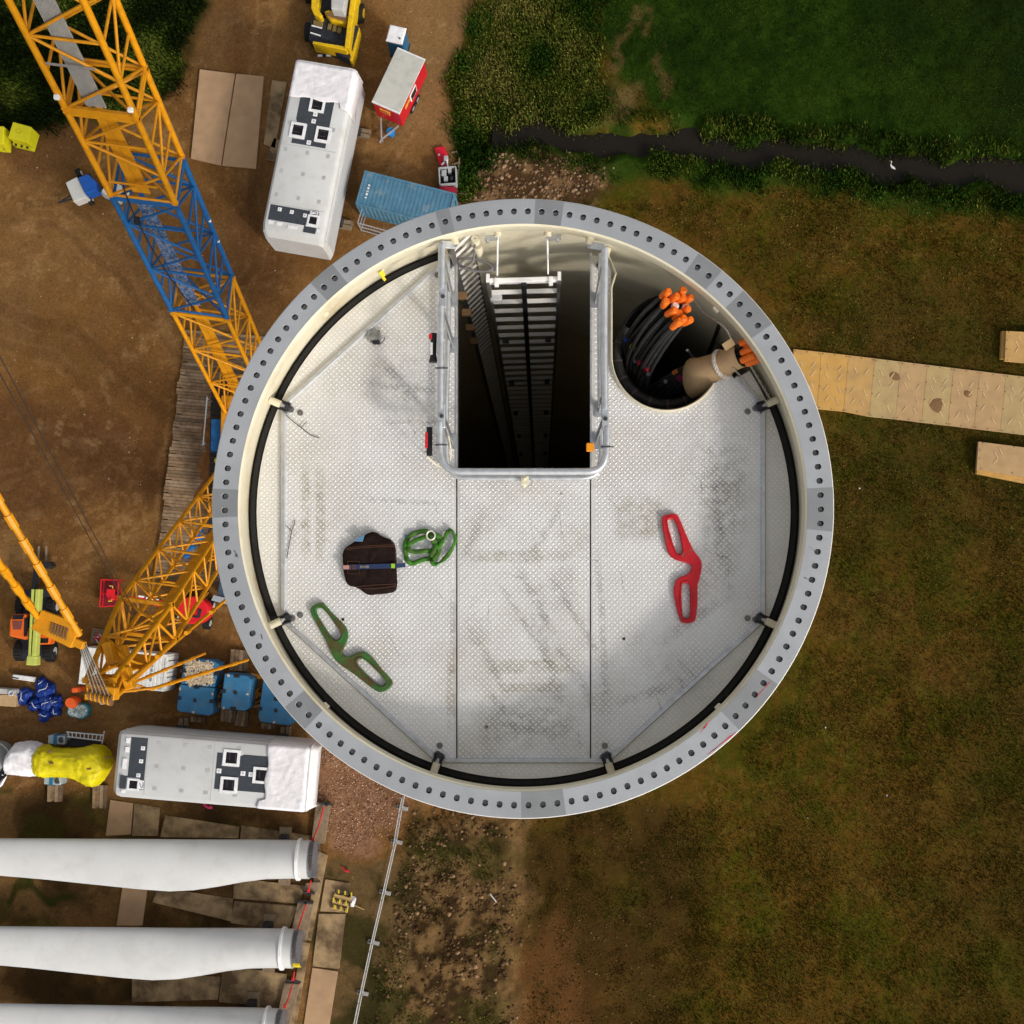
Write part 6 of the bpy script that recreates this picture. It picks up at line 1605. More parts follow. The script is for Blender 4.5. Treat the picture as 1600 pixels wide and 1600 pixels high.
for k in range(5): part(MB().bb(.52 + k * .12, .59 + k * .12, -Lt + .015, -Lt + .035, 1.72, 1.98), 'printed_letter', rd, lg, local=True)
part(MB().bar((.35, -Lt, .5), (Wt / 2, -Lt - 1.25, .5), .08, .1).bar((Wt - .35, -Lt, .5), (Wt / 2, -Lt - 1.25, .5), .08, .1), 'drawbar', rail_m, t, local=True)
part(MB().cyl((Wt / 2, -Lt - 1.2, .05), (Wt / 2, -Lt - 1.2, .75), .05, n=8).bar((Wt / 2, -Lt - 1.15, .5), (Wt / 2, -Lt - 1.5, .5), .1, .1), 'jockey_post', rail_m, t, local=True)
for x_ in (.1, Wt - .1):
    for y_ in (-Lt * .45, -Lt * .62):
        w_ = part(MB().cyl((x_ - .1, y_, .33), (x_ + .1, y_, .33), .33, n=18), 'wheel', rubber_m, t, local=True, smooth=40)
        part(MB().cyl((x_ - .11, y_, .33), (x_ + .11, y_, .33), .17, n=14), 'rim', rail_m, w_, local=True)
bb_ = M('bucket_blue', (.02, .22, .55), .4)
t = thing('blue_bucket', 'round blue tub beside the trailer drawbar', 'tub', tuple(W(612, 210, 0)))
c = W(612, 210, 0)
part(MB().cyl(c, c + Vector((0, 0, .45)), .22, .27, n=20), 'tub', bb_, t, smooth=40)
part(MB().tube([c + Vector((.27 * math.cos(q), .27 * math.sin(q), .45)) for q in np.linspace(0, 2 * pi, 20)[:-1]], .02, 6, closed=True), 'rim', bb_, t, smooth=60)
part(MB().dome(c + Vector((0, 0, .43)), .25, .06, 16, 3), 'lid', bb_, t, smooth=60)
# toilet
a, b, c = W(609, 37, 2.3), W(635, 43, 2.3), W(603, 63, 2.3)
an = math.atan2(b.y - a.y, b.x - a.x); Wt = (b - a).length; Lt = (c - a).length
tb_m = M('toilet_blue', (.015, .13, .26), .45, 0, .08, 4)
t = thing('portable_toilet', 'blue portable toilet with a white roof', 'toilet', (a.x, a.y, 0), None, an)
part(MB().bb(.05, Wt - .05, -Lt + .05, -.05, .1, 2.15), 'cabin', tb_m, t, local=True, bevel=.03)
rf = part(MB().loft([[Vector(p) for p in ((0, 0, 2.12), (Wt, 0, 2.12), (Wt, -Lt, 2.12), (0, -Lt, 2.12))], [Vector(p) for p in ((0, 0, 2.2), (Wt, 0, 2.2), (Wt, -Lt, 2.2), (0, -Lt, 2.2))], [Vector(p) for p in ((.08, -.08, 2.32), (Wt - .08, -.08, 2.32), (Wt - .08, -Lt + .08, 2.32), (.08, -Lt + .08, 2.32))]]), 'roof', white_p, t, local=True, bevel=.02)
part(MB().cyl((Wt - .22, -Lt + .3, 2.3), (Wt - .22, -Lt + .3, 2.42), .05, n=10), 'vent', dark_m, rf, local=True)
dr = part(MB().bb(.14, Wt - .14, -Lt + .02, -Lt + .06, .2, 2.0), 'door', tb_m, t, local=True, bevel=.01)
part(MB().bb(Wt - .25, Wt - .2, -Lt - .02, -Lt + .02, 1.0, 1.15), 'handle', dark_m, dr, local=True)
part(MB().bb(0, Wt, -Lt, 0, 0, .12), 'base', dark_m, t, local=True)
# tool crate
t = thing('tool_crate', 'open grey tool crate with a dark inside by the weeds', 'crate', tuple(W(699, 275, 0)))
q = [(686, 262), (712, 260), (713, 286), (687, 288)]
P = [W(u, v, 1.0) for u, v in q]
for i in range(4):
    a, b = P[i], P[(i + 1) % 4]; part(MB().bar(a + Vector((0, 0, -.5)), b + Vector((0, 0, -.5)), .07, 1.0), 'side', M('crate_grey', (.42, .43, .43), .5, .2) if 'crate_grey' not in MATS else MATS['crate_grey'], t)
part(MB().prism([tuple(p[:2]) for p in P], 0, .12), 'floor', dark_m, t)
cgm = MATS['crate_grey']
for u, v, s in ((694, 272, .3), (703, 268, .22), (697, 281, .25), (706, 280, .18)):
    part(MB().box(W(u, v, .6), (s, s * 1.3, .5)), 'tool', cgm if s > .2 else dark_m, t, bevel=.02)
part(MB().poly([(686, 291), (713, 292), (712, 301), (700, 299), (687, 296)], .05, .8), 'red_base', M('crate_red', (.30, .01, .03), .5), t)
t = thing('red_lid', 'red steel lid lying beside the tool crate', 'lid', tuple(W(689, 243, 0)))  # loose red lid set down beside the tool crate
part(MB().poly([(679, 231), (694, 228), (700, 243), (697, 258), (687, 259)], .02, .18), 'sheet', M('lid_red', (.62, .01, .03), .5), t, bevel=.02)
part(MB().box(W(686, 242, .2), (.12, .12, .06)), 'hinge', white_p, t)
t = thing('hand_pump', 'grey pump standing between red lid and tool crate', 'pump', tuple(W(697, 252, 0)))
part(MB().box(W(697, 249, .5), (.28, .35, .5)), 'body', cgm, t, bevel=.05)
part(MB().cyl(W(694, 254, .6), W(690, 258, .6), .07, n=10).cyl(W(700, 262, .7), W(698, 248, .7), .05, n=8), 'pipe', white_p, t, smooth=40)
for i, l in enumerate(([(706, 257), (719, 254)], [(718, 246), (714, 302)], [(705, 239), (714, 237)], [(713, 302), (731, 304)])):
    t = solo(MB().bar(W(*l[0], .06), W(*l[1], .06), .09, .09), 'wooden_batten', timber, ['short batten right of the tool crate', 'long batten standing along the right of the tool crate', 'thin batten beside the red lid', 'batten on the soil above the tower rim'][i], 'batten', 'battens round the tool crate')

# ------------------------------------------------------------------ yellow machine at the top edge
my = M('machine_yellow', (.70, .44, .008), .42, 0, .12, 3, dirt=(.30, .18, .03), damt=.6, dscale=2.2, dlo=.5, dhi=.7)
mg = M('machine_grey', (.46, .45, .43), .5)
t = thing('wheel_loader', 'yellow wheeled machine with dark engine deck cut by the top edge', 'machine', tuple(W(525, 30, 0)))
mdk = M('engine_dark', (.022, .024, .032), .6, 0, .4, 4, .2, 10)
part(MB().poly([(486, 22), (560, 40), (545, 92), (482, 62)], .5, 1.5), 'engine_deck', mdk, t, bevel=.05)
part(MB().poly([(488, -40), (505, -40), (497, 14), (504, 24), (500, 28), (490, 22), (486, 12)], .8, 2.2), 'left_fender', my, t, bevel=.05)
part(MB().poly([(552, -40), (562, -40), (545, 76), (538, 74)], .9, 2.3), 'side_beam', my, t, bevel=.05)
part(MB().poly([(489, 64), (544, 73), (541, 79), (488, 68)], .9, 2.1), 'rear_beam', my, t, bevel=.04)
part(MB().poly([(545, 30), (553, 30), (562, 44), (555, 80), (550, 96), (546, 94), (548, 60)], .3, 1.2), 'side_skirt', my, t, bevel=.05)
part(MB().poly([(506, 18), (514, 15), (545, 26), (540, 38), (516, 32)], 1.2, 2.0), 'hydraulic_block', my, t, bevel=.06)
part(MB().poly([(517, -40), (545, -40), (537, 16), (517, 14)], 1.5, 3.0), 'cab_roof', mg, t, bevel=.08)
part(MB().poly([(496, -40), (516, -40), (516, 14), (500, 20), (496, 8)], .6, 1.6), 'left_cavity', mdk, t)
for q in ([(490, 31), (505, 34), (503, 43), (489, 40)], [(513, 36), (519, 37), (517, 46), (511, 45)], [(521, 38), (526, 39), (525, 49), (519, 48)], [(528, 41), (534, 43), (532, 52), (526, 50)]):
    part(MB().poly(q, 1.4, 1.62), 'engine_box', M('box_ochre', (.20, .14, .04), .6) if 'box_ochre' not in MATS else MATS['box_ochre'], t, bevel=.02)
for l in ([(487, 40), (503, 44)], [(485, 51), (501, 56)]): part(MB().bar(W(*l[0], 1.7), W(*l[1], 1.7), .07, .07), 'white_handrail', white_p, t)
for q in ([(512, 24), (540, 33)], [(508, 20), (520, 24)], [(525, 26), (543, 30)]): part(MB().cyl(W(*q[0], 2.1), W(*q[1], 2.1), .05, n=8), 'hydraulic_pipe', brown_c, t, smooth=40)
for u, v in ((483, 50), (560, 20), (484, -10), (560, -30)):
    w_ = part(MB().cyl(W(u - 5, v, .55), W(u + 8, v + 1, .55), .6, n=20), 'wheel', rubber_m, t, smooth=40); part(MB().cyl(W(u - 6, v, .55), W(u + 9, v + 1, .55), .3, n=14), 'rim', my, w_)
part(MB().tube([W(515, 78, .9), W(522, 84, .9), W(532, 86, .8), (W(540, 90, .6))], .05, 6).tube([W(498, 86, .5), W(512, 87, .5)], .09, 6), 'rear_hitch', mdk, t)
for u in (500, 513): part(MB().box(W(u, 87, .7), (.28, .12, .1)), 'rear_lamp', white_p, t)

# ------------------------------------------------------------------ yellow weights, compressor, small trailer
yw = M('weight_yellow', (.62, .56, .01), .5, 0, .08, 3, dirt=(.30, .27, .03), damt=.4, dscale=3)
for i, (base, top, lab) in enumerate((([(24, 204), (57, 206), (49, 233), (19, 226)], [(20, 190), (49, 198), (43, 223), (12, 215)], 'yellow counterweight block on a base at the left edge'), ([(-22, 208), (13, 206), (12, 234), (-20, 232)], [(-24, 196), (6, 197), (5, 225), (-26, 222)], 'yellow counterweight block cut off by the left picture edge'))):
    t = thing('yellow_weight', lab, 'weight', tuple(W(*base[0], 0)), 'yellow blocks at the left edge')
    part(MB().poly(base, 0, .55), 'base', yw, t, bevel=.04); part(MB().poly(top, .55, 1.5), 'block', yw, t, bevel=.05)
    c = W(sum(p[0] for p in top) / 4, sum(p[1] for p in top) / 4, 1.5); part(MB().tube([c + Vector((.18 * math.cos(q), .12 * math.sin(q), .03)) for q in np.linspace(0, 2 * pi, 13)[:-1]], .025, 6, closed=True), 'lifting_eye', yw, t)
    for k in (0, 1, 2): part(MB().box(W(base[2][0] - 6 - 9 * k, base[2][1] - 3 - 2 * k, .58), (.12, .2, .08)), 'notch', dark_m, t)
off_w = M('offwhite_paint', (.62, .61, .56), .5, 0, .06, 2)
bl2 = M('bonnet_blue', (.015, .10, .42), .4)
t = thing('towed_compressor', 'white and blue towed compressor left of the blue boom section', 'compressor', tuple(W(125, 300, 0)))
part(MB().poly([(102, 285), (120, 276), (136, 308), (115, 316)], .45, 1.3), 'white_cover', off_w, t, bevel=.06)
part(MB().poly([(121, 277), (136, 271), (148, 281), (151, 297), (133, 304)], .45, 1.45), 'blue_bonnet', bl2, t, bevel=.1)
part(MB().poly([(114, 282), (140, 270), (152, 302), (124, 316)], .35, .5), 'chassis', dark_m, t)
for u, v in ((141, 312), (124, 272)):
    w_ = part(MB().cyl(W(u - 3, v + 1, .35), W(u + 3, v - 1.5, .35), .36, n=18), 'wheel', rubber_m, t, smooth=40); part(MB().cyl(W(u - 4, v + 1.3, .35), W(u + 4, v - 1.8, .35), .17, n=12), 'rim', off_w, w_)
part(MB().bar(W(112, 311, .45), W(90, 317, .45), .09, .09).bar(W(110, 306, .45), W(95, 314, .45), .07, .07), 'drawbar', dark_m, t)
part(MB().cyl(W(96, 315, .1), W(96, 313, .8), .06, n=8), 'jockey_wheel', dark_m, t)
part(MB().tube([W(121, 316, .6), W(124, 320, .6), (W(131, 318, .6)), W(130, 313, .6)], .04, 6), 'mudguard', off_w, t, smooth=60)
t = thing('light_tower', 'white slatted generator box under the blue boom joint', 'generator', tuple(W(175, 298, 0)))
part(MB().poly([(158, 298), (172, 281), (194, 292), (188, 309), (162, 303)], .3, 1.4), 'housing', off_w, t, bevel=.05)
for k in range(6): part(MB().bar(W(177 + k * 2.6, 286 + k * 1.2, 1.42), W(172 + k * 2.6, 301 + k * 1.2, 1.42), .03, .03), 'louvre', mg, t)
part(MB().poly([(156, 299), (188, 311), (186, 316), (160, 306)], .1, .6), 'skid', mg, t, bevel=.02)

# ------------------------------------------------------------------ telehandler
to = M('telehandler_orange', (.72, .13, .012), .42, 0, .08, 3)
tl_ = M('boom_lime', (.46, .50, .10), .5, 0, .08, 3)
cT = crop(0, 840, 7.275)
def tp_(l): return cT(l)
t = thing('telehandler', 'orange telehandler with a pale lime boom and forks raised ahead', 'telehandler', tuple(W(40, 960, 0)))
part(MB().poly(tp_([(235, 590), (600, 590), (600, 1380), (235, 1380)]), .45, 1.0), 'chassis', mdk, t, bevel=.05)
cab = part(MB().poly(tp_([(108, 935), (150, 870), (300, 868), (325, 1150), (290, 1165), (100, 1120)]), .8, 2.3), 'cab', to, t, bevel=.1)
part(MB().poly(tp_([(150, 880), (270, 875), (255, 930), (135, 930)]), 2.1, 2.36), 'windscreen', glass_d, cab, bevel=.02)
part(MB().poly(tp_([(140, 950), (255, 950), (235, 1045), (150, 1045)]), 2.25, 2.34), 'roof_grille', M('grille_maroon', (.18, .05, .04), .6), cab)
part(MB().poly(tp_([(275, 920), (318, 905), (305, 1120), (270, 1125)]), 2.0, 2.34), 'side_window', glass_d, cab, bevel=.01)
hood = part(MB().poly(tp_([(440, 870), (610, 885), (600, 1000), (560, 1215), (415, 1215)]), .8, 1.7), 'engine_hood', to, t, bevel=.1)
part(MB().poly(tp_([(425, 1145), (550, 1145), (545, 1200), (425, 1200)]), 1.6, 1.73), 'hood_vent', glass_d, hood)
b0 = part(MB().poly(tp_([(400, 585), (448, 585), (405, 1345), (355, 1345)]), 1.9, 2.5), 'boom', tl_, t, bevel=.05)
part(MB().poly(tp_([(355, 585), (385, 585), (345, 1340), (318, 1340)]), 1.9, 2.45), 'boom_side', tl_, b0, bevel=.03)
part(MB().poly(tp_([(388, 600), (398, 600), (355, 1335), (346, 1335)]), 1.9, 2.2), 'boom_gap', mdk, b0)
part(MB().poly(tp_([(305, 1340), (410, 1345), (410, 1455), (290, 1450)]), 1.7, 2.4), 'boom_tail', tl_, b0, bevel=.06)
part(MB().bar(W(*tp_([(395, 590)])[0], 2.1), W(*tp_([(420, 330)])[0], 1.2), .3, .3), 'inner_boom', black_m, t, bevel=.03)
fc = part(MB().poly(tp_([(355, 290), (560, 270), (585, 320), (540, 355), (360, 330)]), .3, 1.1), 'fork_carriage', black_m, t, bevel=.04)
for x_ in (438, 524): part(MB().bar(W(*tp_([(x_, 270)])[0], .4), W(*tp_([(x_ + 4, 100)])[0], .35), .12, .06), 'fork', M('fork_steel', (.25, .20, .13), .6) if 'fork_steel' not in MATS else MATS['fork_steel'], fc)
for x0, x1, y_ in ((205, 300, 770), (560, 655, 770), (185, 285, 1280), (530, 625, 1290)):
    a, b = W(*tp_([(x0, y_)])[0], .62), W(*tp_([(x1, y_ + 8)])[0], .62)
    w_ = part(MB().tube([a, a.lerp(b, .15), a.lerp(b, .85), b], [.48, .62, .62, .48], 24), 'wheel', rubber_m, t, smooth=40)
    rim_m = mg
    part(MB().cyl(a - (b - a) * .03, b + (b - a) * .03, .30, n=16), 'rim', rim_m, w_, smooth=40)
    for k in range(18):
        q = 2 * pi * k / 18; c = a.lerp(b, .5) + Vector((0, math.cos(q), math.sin(q))) * .62
        part(MB().box(c, ((b - a).length * .8, .07, .07), Matrix.Rotation(q, 3, 'X')), 'tread_lug', rubber_m, w_)

# ------------------------------------------------------------------ red boom lift
br_ = M('lift_red', (.66, .012, .02), .4, 0, .08, 3)
cE = crop(150, 860, 6.154)
t = thing('boom_lift', 'red boom lift with a railed basket under the derrick', 'boom lift', tuple(W(300, 955, 0)))
el = [(930 + 155 * math.cos(q), 575 + 135 * math.sin(q)) for q in np.linspace(0, 2 * pi, 22)[:-1]]
bs = part(MB().poly(cE(el), .8, 1.9), 'turntable', br_, t, bevel=.1)
part(MB().poly(cE([(860, 600), (985, 640), (970, 655), (860, 615)]), 1.85, 1.98).poly(cE([(985, 560), (1015, 570), (995, 650), (975, 640)]), 1.85, 1.98), 'panel_line', mdk, bs)
part(MB().poly(cE([(290, 440), (420, 445), (690, 490), (760, 520), (740, 575), (560, 530), (290, 470)]), 1.6, 2.1), 'arm', br_, t, bevel=.05)
part(MB().poly(cE([(410, 432), (460, 440), (455, 456), (405, 448)]), 2.0, 2.16).poly(cE([(480, 448), (600, 470), (590, 492), (480, 470)]), 2.0, 2.16), 'arm_sticker', white_p, t)
part(MB().bar(W(*cE([(290, 445)])[0], 1.6), W(*cE([(190, 410)])[0], 1.2), .18, .2), 'basket_link', mdk, t)
bk = part(MB().poly(cE([(45, 285), (210, 285), (205, 540), (40, 540)]), .4, .5), 'basket_floor', M('basket_maroon', (.20, .012, .02), .6), t)
P = [W(*q, 1.5) for q in cE([(50, 280), (215, 285), (208, 530), (35, 540)])]
for i in range(4):
    a, b = P[i], P[(i + 1) % 4]
    for z in (0, -.5): part(MB().cyl(a + Vector((0, 0, z)), b + Vector((0, 0, z)), .035, n=6), 'basket_rail', br_, bk)
    part(MB().cyl(a, a + Vector((0, 0, -1.05)), .035, n=6), 'basket_post', br_, bk)
    part(MB().cyl(a.lerp(b, .5), a.lerp(b, .5) + Vector((0, 0, -1.05)), .03, n=6), 'basket_post', br_, bk)
part(MB().poly(cE([(100, 370), (180, 370), (180, 480), (120, 480), (95, 430)]), .9, 1.4), 'control_box', br_, bk, bevel=.04)
for l in ([(130, 340), (160, 345), (160, 365)], [(118, 487), (150, 487), (152, 470)]): part(MB().tube([W(*q, 1.55) for q in cE(l)], .04, 6), 'yellow_guard', mkm, bk)
for x_, y_ in ((1110, 520), (1075, 690), (880, 430), (760, 640)):
    a = W(*cE([(x_ - 35, y_)])[0], .4); b = W(*cE([(x_ + 25, y_ + 10)])[0], .4)
    w_ = part(MB().cyl(a, b, .42, n=18), 'wheel', rubber_m, t, smooth=40); part(MB().cyl(a - (b - a) * .05, b + (b - a) * .05, .2, n=12), 'rim', mg, w_)

# ------------------------------------------------------------------ bags, tubs and pallets on the yard
bag = M('blue_bag', (.008, .035, .22), .45, 0, .2, 4, .2, 12)
strp = M('bag_strap', (.55, .56, .62), .6)
cF = crop(0, 1030, 6.955)
random.seed(31)
for i, (x_, y_, r, lab) in enumerate(((270, 395, 75, 'left blue bulk bag of the heap'), (500, 320, 85, 'largest blue bulk bag at the top of the heap'), (475, 250, 48, 'small blue bag at the very top of the heap'), (400, 490, 62, 'blue bulk bag at the front of the heap with a coil of white strap'), (530, 470, 80, 'blue bulk bag in the middle right of the heap'), (630, 460, 55, 'blue bag at the right side of the heap'), (500, 600, 58, 'lowest blue bag of the heap'), (620, 560, 45, 'blue bag with white lettering low on the right'))):
    u, v = cF([(x_, y_)])[0]; c = W(u, v, .0); R_ = 1.28 * r / 6.955 * 74.5 / FPX
    t = thing('bulk_bag', lab, 'bag', tuple(c), 'heap of blue bulk bags')
    rings = []
    ph = random.uniform(0, 6)
    for k in range(7):
        q = k / 6 * pi / 2; rr = []
        for j in range(15):
            a = 2 * pi * j / 15
            f = 1 + .16 * math.sin(3 * a + ph) + .10 * math.sin(5 * a + 2 * ph + k) + random.uniform(-.13, .13)
            rr.append(c + Vector((R_ * f * math.cos(q) ** .6 * math.cos(a), R_ * f * math.cos(q) ** .6 * math.sin(a), .55 * math.sin(q) + .05 * math.sin(5 * a + ph) + random.uniform(-.06, .06))) if k < 6 else c + Vector((R_ * .05 * math.cos(a), R_ * .05 * math.sin(a), .52)))
        rings.append(rr)
    part(MB().loft(rings), 'sack', bag, t, smooth=22)
    for k in range(1):
        a = random.uniform(0, 6.28); pts = []
        for j in range(7):
            s = (j / 6 - .5) * 2
            pts.append(c + Vector((R_ * (.7 * s * math.cos(a) - .25 * math.sin(a) * math.sin(j)), R_ * (.7 * s * math.sin(a) + .25 * math.cos(a) * math.sin(j)), .60 - .22 * s * s)))
        part(MB().tube(pts, .028, 5, flat=.4), 'strap', strp, t)
t = thing('teal_tub', 'teal plastic tub covered with clear film below the derrick head', 'tub', tuple(W(121, 1112, 0)))
q = cF([(740, 490), (770, 470), (930, 485), (965, 530), (955, 610), (890, 655), (760, 625), (720, 590)])
part(MB().poly(q, 0, .6), 'tub', M('teal_plastic', (.03, .20, .24), .4), t, bevel=.08)
c = cF([(842, 565)])[0]
rings = []
for k, (f, z) in enumerate(((.88, .60), (.7, .66), (.4, .63), (.05, .66))):
    rings.append([W(c[0] + (u - c[0]) * f, c[1] + (v - c[1]) * f, z + .04 * math.sin(i * 2.3 + k)) for i, (u, v) in enumerate(rounded(q, 2))])
part(MB().loft(rings), 'clear_film', M('film', (.42, .50, .50), .2, 0, .4, 6), t, smooth=30)
t = thing('orange_drum', 'orange drum standing beside the derrick head', 'drum', tuple(W(121, 1088, 0)))
a = W(120, 1096, 0); 
part(MB().tube([a, a + Vector((0, 0, .1)), a + Vector((0, 0, 1.0)), a + Vector((0, 0, 1.1))], [.3, .34, .34, .30], 18), 'drum', M('drum_orange', (.75, .11, .02), .45), t, smooth=40)
for z in (.35, .7): part(MB().tube([a + Vector((.345 * math.cos(q), .345 * math.sin(q), z)) for q in np.linspace(0, 2 * pi, 19)[:-1]], .025, 6, closed=True), 'hoop', MATS['drum_orange'], t, smooth=60)
part(MB().box(W(123, 1077, .8), (.34, .3, 1.5)), 'pump_head', MATS['drum_orange'], t, bevel=.06)
t = thing('white_beam', 'short white beam lying above the blue bags', 'beam', tuple(W(37, 1060, 0)))
part(MB().poly(cF([(140, 165), (383, 195), (380, 250), (132, 212)]), .05, .35), 'beam', white_p, t, bevel=.03)
part(MB().poly(cF([(135, 190), (205, 205), (200, 215), (134, 205)]), .33, .37), 'strap_mark', dark_m, t)
t = thing('brown_box', 'brown carton with a grey lid at the left picture edge', 'box', tuple(W(10, 1090, 0)))
part(MB().poly(cF([(-120, 390), (175, 380), (170, 520), (-120, 500)]), .0, .7), 'carton', card, t, bevel=.02)
part(MB().poly(cF([(-120, 310), (170, 330), (175, 375), (-120, 380)]), .1, .9), 'grey_lid', mg, t, bevel=.04)
part(MB().tube([W(*q_, .95) for q_ in cF([(100, 350), (130, 340), (150, 360), (140, 390), (105, 395), (95, 370)])], .05, 6, closed=True), 'tape_ring', strp, t, smooth=60)
def pallet(q, z, label, mat=timber, n=7, nm='wooden_pallet'):
    P = [W(u, v, z) for u, v in q]; c = sum(P, Vector()) / 4
    t = thing(nm, label, 'pallet', (c.x, c.y, 0))
    for k in range(n):
        f = (k + .5) / n; a, b = P[0].lerp(P[3], f), P[1].lerp(P[2], f); part(MB().bar(a, b, (P[3] - P[0]).length / n * .7, .03), 'slat', mat, t)
    for f in (.06, .5, .94):
        a, b = P[0].lerp(P[1], f), P[3].lerp(P[2], f); part(MB().bar(a + Vector((0, 0, -.07)), b + Vector((0, 0, -.07)), .1, .1), 'bearer', mat, t)
    return t
pallet(cT([(1050, 1025), (1262, 1055), (1240, 1215), (1022, 1200)]), .16, 'grey wooden pallet with red strapping beside the white container')
t = thing('strap_heap', 'tangled red straps on the grey pallet', 'strap', tuple(W(157, 995, .18)))
for k in range(5):
    u, v = cT([(1140, 1135)])[0]
    part(MB().tube(smoothpath([W(u + random.gauss(0, 4), v + random.gauss(0, 4), .24 + random.uniform(0, .15)) for _ in range(6)], 4), .04, 5), 'strap', redst if k else strp, t, smooth=60)
pal_y = M('new_pine', (.52, .34, .13), .8, 0, .15, 6)
cG = crop(430, 1240, 4.444)
pallet(cG([(412, 690), (530, 720), (500, 830), (385, 800)]), .18, 'new pine pallet with yellow clamps beside the blade roots', pal_y, 3, 'pine_pallet')
t = thing('clamp_set', 'row of dark and yellow clamps lying on the pine pallet', 'clamps', tuple(W(536, 1400, .2)))
for r0, (x0, y0, x1, y1) in enumerate(((420, 675, 530, 700), (405, 735, 515, 765), (395, 780, 500, 808))):
    for k in range(6):
        f = k / 5; u, v = cG([(x0 + (x1 - x0) * f, y0 + (y1 - y0) * f)])[0]
        part(MB().bar(W(u, v - 3, .26), W(u, v + 3, .26), .07, .09), 'clamp', yel if (k + r0) % 2 else dark_m, t)
t = thing('white_cloth', 'crumpled white cloth with a stick beside the pine pallet', 'cloth', tuple(W(551, 1408, 0)))
c = W(*cG([(537, 750)])[0], 0); rings = []
for k in range(5):
    rings.append([c + Vector((.32 * (1 - k / 4.2) * (1 + .35 * math.sin(3 * q + k)) * math.cos(q) * .6, .45 * (1 - k / 4.2) * (1 + .3 * math.cos(2 * q)) * math.sin(q), .25 * k / 4 + .03 * math.sin(4 * q))) for q in np.linspace(0, 2 * pi, 15)[:-1]])
part(MB().loft(rings), 'cloth', tarp_w, t, smooth=60)
part(MB().cyl(W(*cG([(555, 778)])[0], .08), W(*cG([(618, 806)])[0], .08), .03, n=6), 'stick', pal_y, t)
for i, (a, b, lab) in enumerate((((534, 1354), (546, 1362), 'short red strap end lying by the gravel edge'), ((318, 1256), (332, 1262), 'pink red netting scrap under the lower nacelle'))):
    t = thing('red_scrap', lab, 'scrap', tuple(W(*a, .03)))
    part(MB().tube(smoothpath([W(*a, .08), W((a[0] + b[0]) / 2, (a[1] + b[1]) / 2 + 3, .14), W(*b, .08)], 4), .07 if i else .05, 5), 'strap', redst if i == 0 else M('pink_net', (.65, .04, .14), .7), t)
    part(MB().box(W(b[0] - 3, b[1] - 1, .12), (.2, .12, .06)), 'end', redst if i == 0 else MATS['pink_net'], t)

# ------------------------------------------------------------------ covered drive train, nose cone
ytp = M('yellow_tarp', (.60, .50, .003), .5, 0, .14, 2, 1.0, 3)
cH = cF
t = thing('covered_gearbox', 'gearbox wrapped in yellow and white tarps on a blue grey cradle', 'gearbox', tuple(W(92, 1195, 0)))
def tarp_loft(st, nseg, seed, zc=1.5):
    r = random.Random(seed); rings = []
    ph = [r.uniform(0, 6) for _ in range(4)]
    fine = []
    for i in range(len(st) - 1):
        for q in range(4): fine.append(tuple(st[i][c] + (st[i + 1][c] - st[i][c]) * q / 4 for c in range(4)))
    st = fine + [st[-1]]; nseg *= 2
    for k, (x_, y0, y1, h) in enumerate(st):
        a, b = W(*cH([(x_, y0)])[0], zc), W(*cH([(x_ - (y1 - y0) * .02, y1)])[0], zc); c = (a + b) / 2; hw = (a - b) / 2; rr = []
        for j in range(nseg):
            q = 2 * pi * j / nseg
            q1, k1 = np.array([q * 1.6 + .35 * math.sin(k * .21)]), np.array([k * .22 + .5 * math.sin(2 * q + ph[0])])
            rd = float(1 - abs(2 * fbm(q1, k1, .55, 3, seed * 31)[0] - 1)); r2 = float(1 - abs(2 * fbm(q1 * 2.2, k1 * .6, .5, 2, seed * 57)[0] - 1))
            n_ = 1 + .02 * math.sin(5 * q + ph[0] + k * .2) + .13 * (rd - .75) + .07 * (r2 - .75)
            s, co = math.sin(q), math.cos(q)
            rr.append(c + hw * (abs(co) ** .8 * (1 if co > 0 else -1)) * n_ + Vector((0, 0, h * (abs(s) ** .7 * (1 if s > 0 else -1)) * n_)))
        rings.append(rr)
    return MB().loft(rings)
part(tarp_loft([(425, 1010, 1200, 1.0), (432, 960, 1250, 1.15), (470, 935, 1270, 1.25), (520, 935, 1285, 1.3), (570, 960, 1275, 1.2), (650, 970, 1270, 1.15), (760, 970, 1275, 1.1), (860, 965, 1300, 1.1), (920, 960, 1330, 1.15), (980, 940, 1370, 1.2), (1050, 935, 1385, 1.2), (1110, 945, 1330, 1.15), (1160, 1000, 1250, 1.05), (1190, 1080, 1180, .8)], 40, 1), 'yellow_tarp', ytp, t, smooth=70)
part(tarp_loft([(108, 1050, 1230, .9), (125, 1000, 1240, 1.0), (200, 905, 1250, 1.1), (280, 895, 1262, 1.15), (370, 900, 1268, 1.15), (440, 930, 1260, 1.1), (470, 960, 1250, 1.0)], 32, 2), 'white_tarp', tarp_w, t, smooth=70)
for x_, y_ in ((545, 1005), (560, 1130), (510, 1225), (970, 1190), (1170, 1065)):
    part(MB().box(W(*cH([(x_, y_)])[0], 2.62 if 1000 < y_ < 1200 else 2.35), (.26, .12, .2)), 'tarp_opening', brown_c, t, bevel=.02)
cr = M('cradle_grey', (.30, .36, .40), .5, 0, .1, 4)
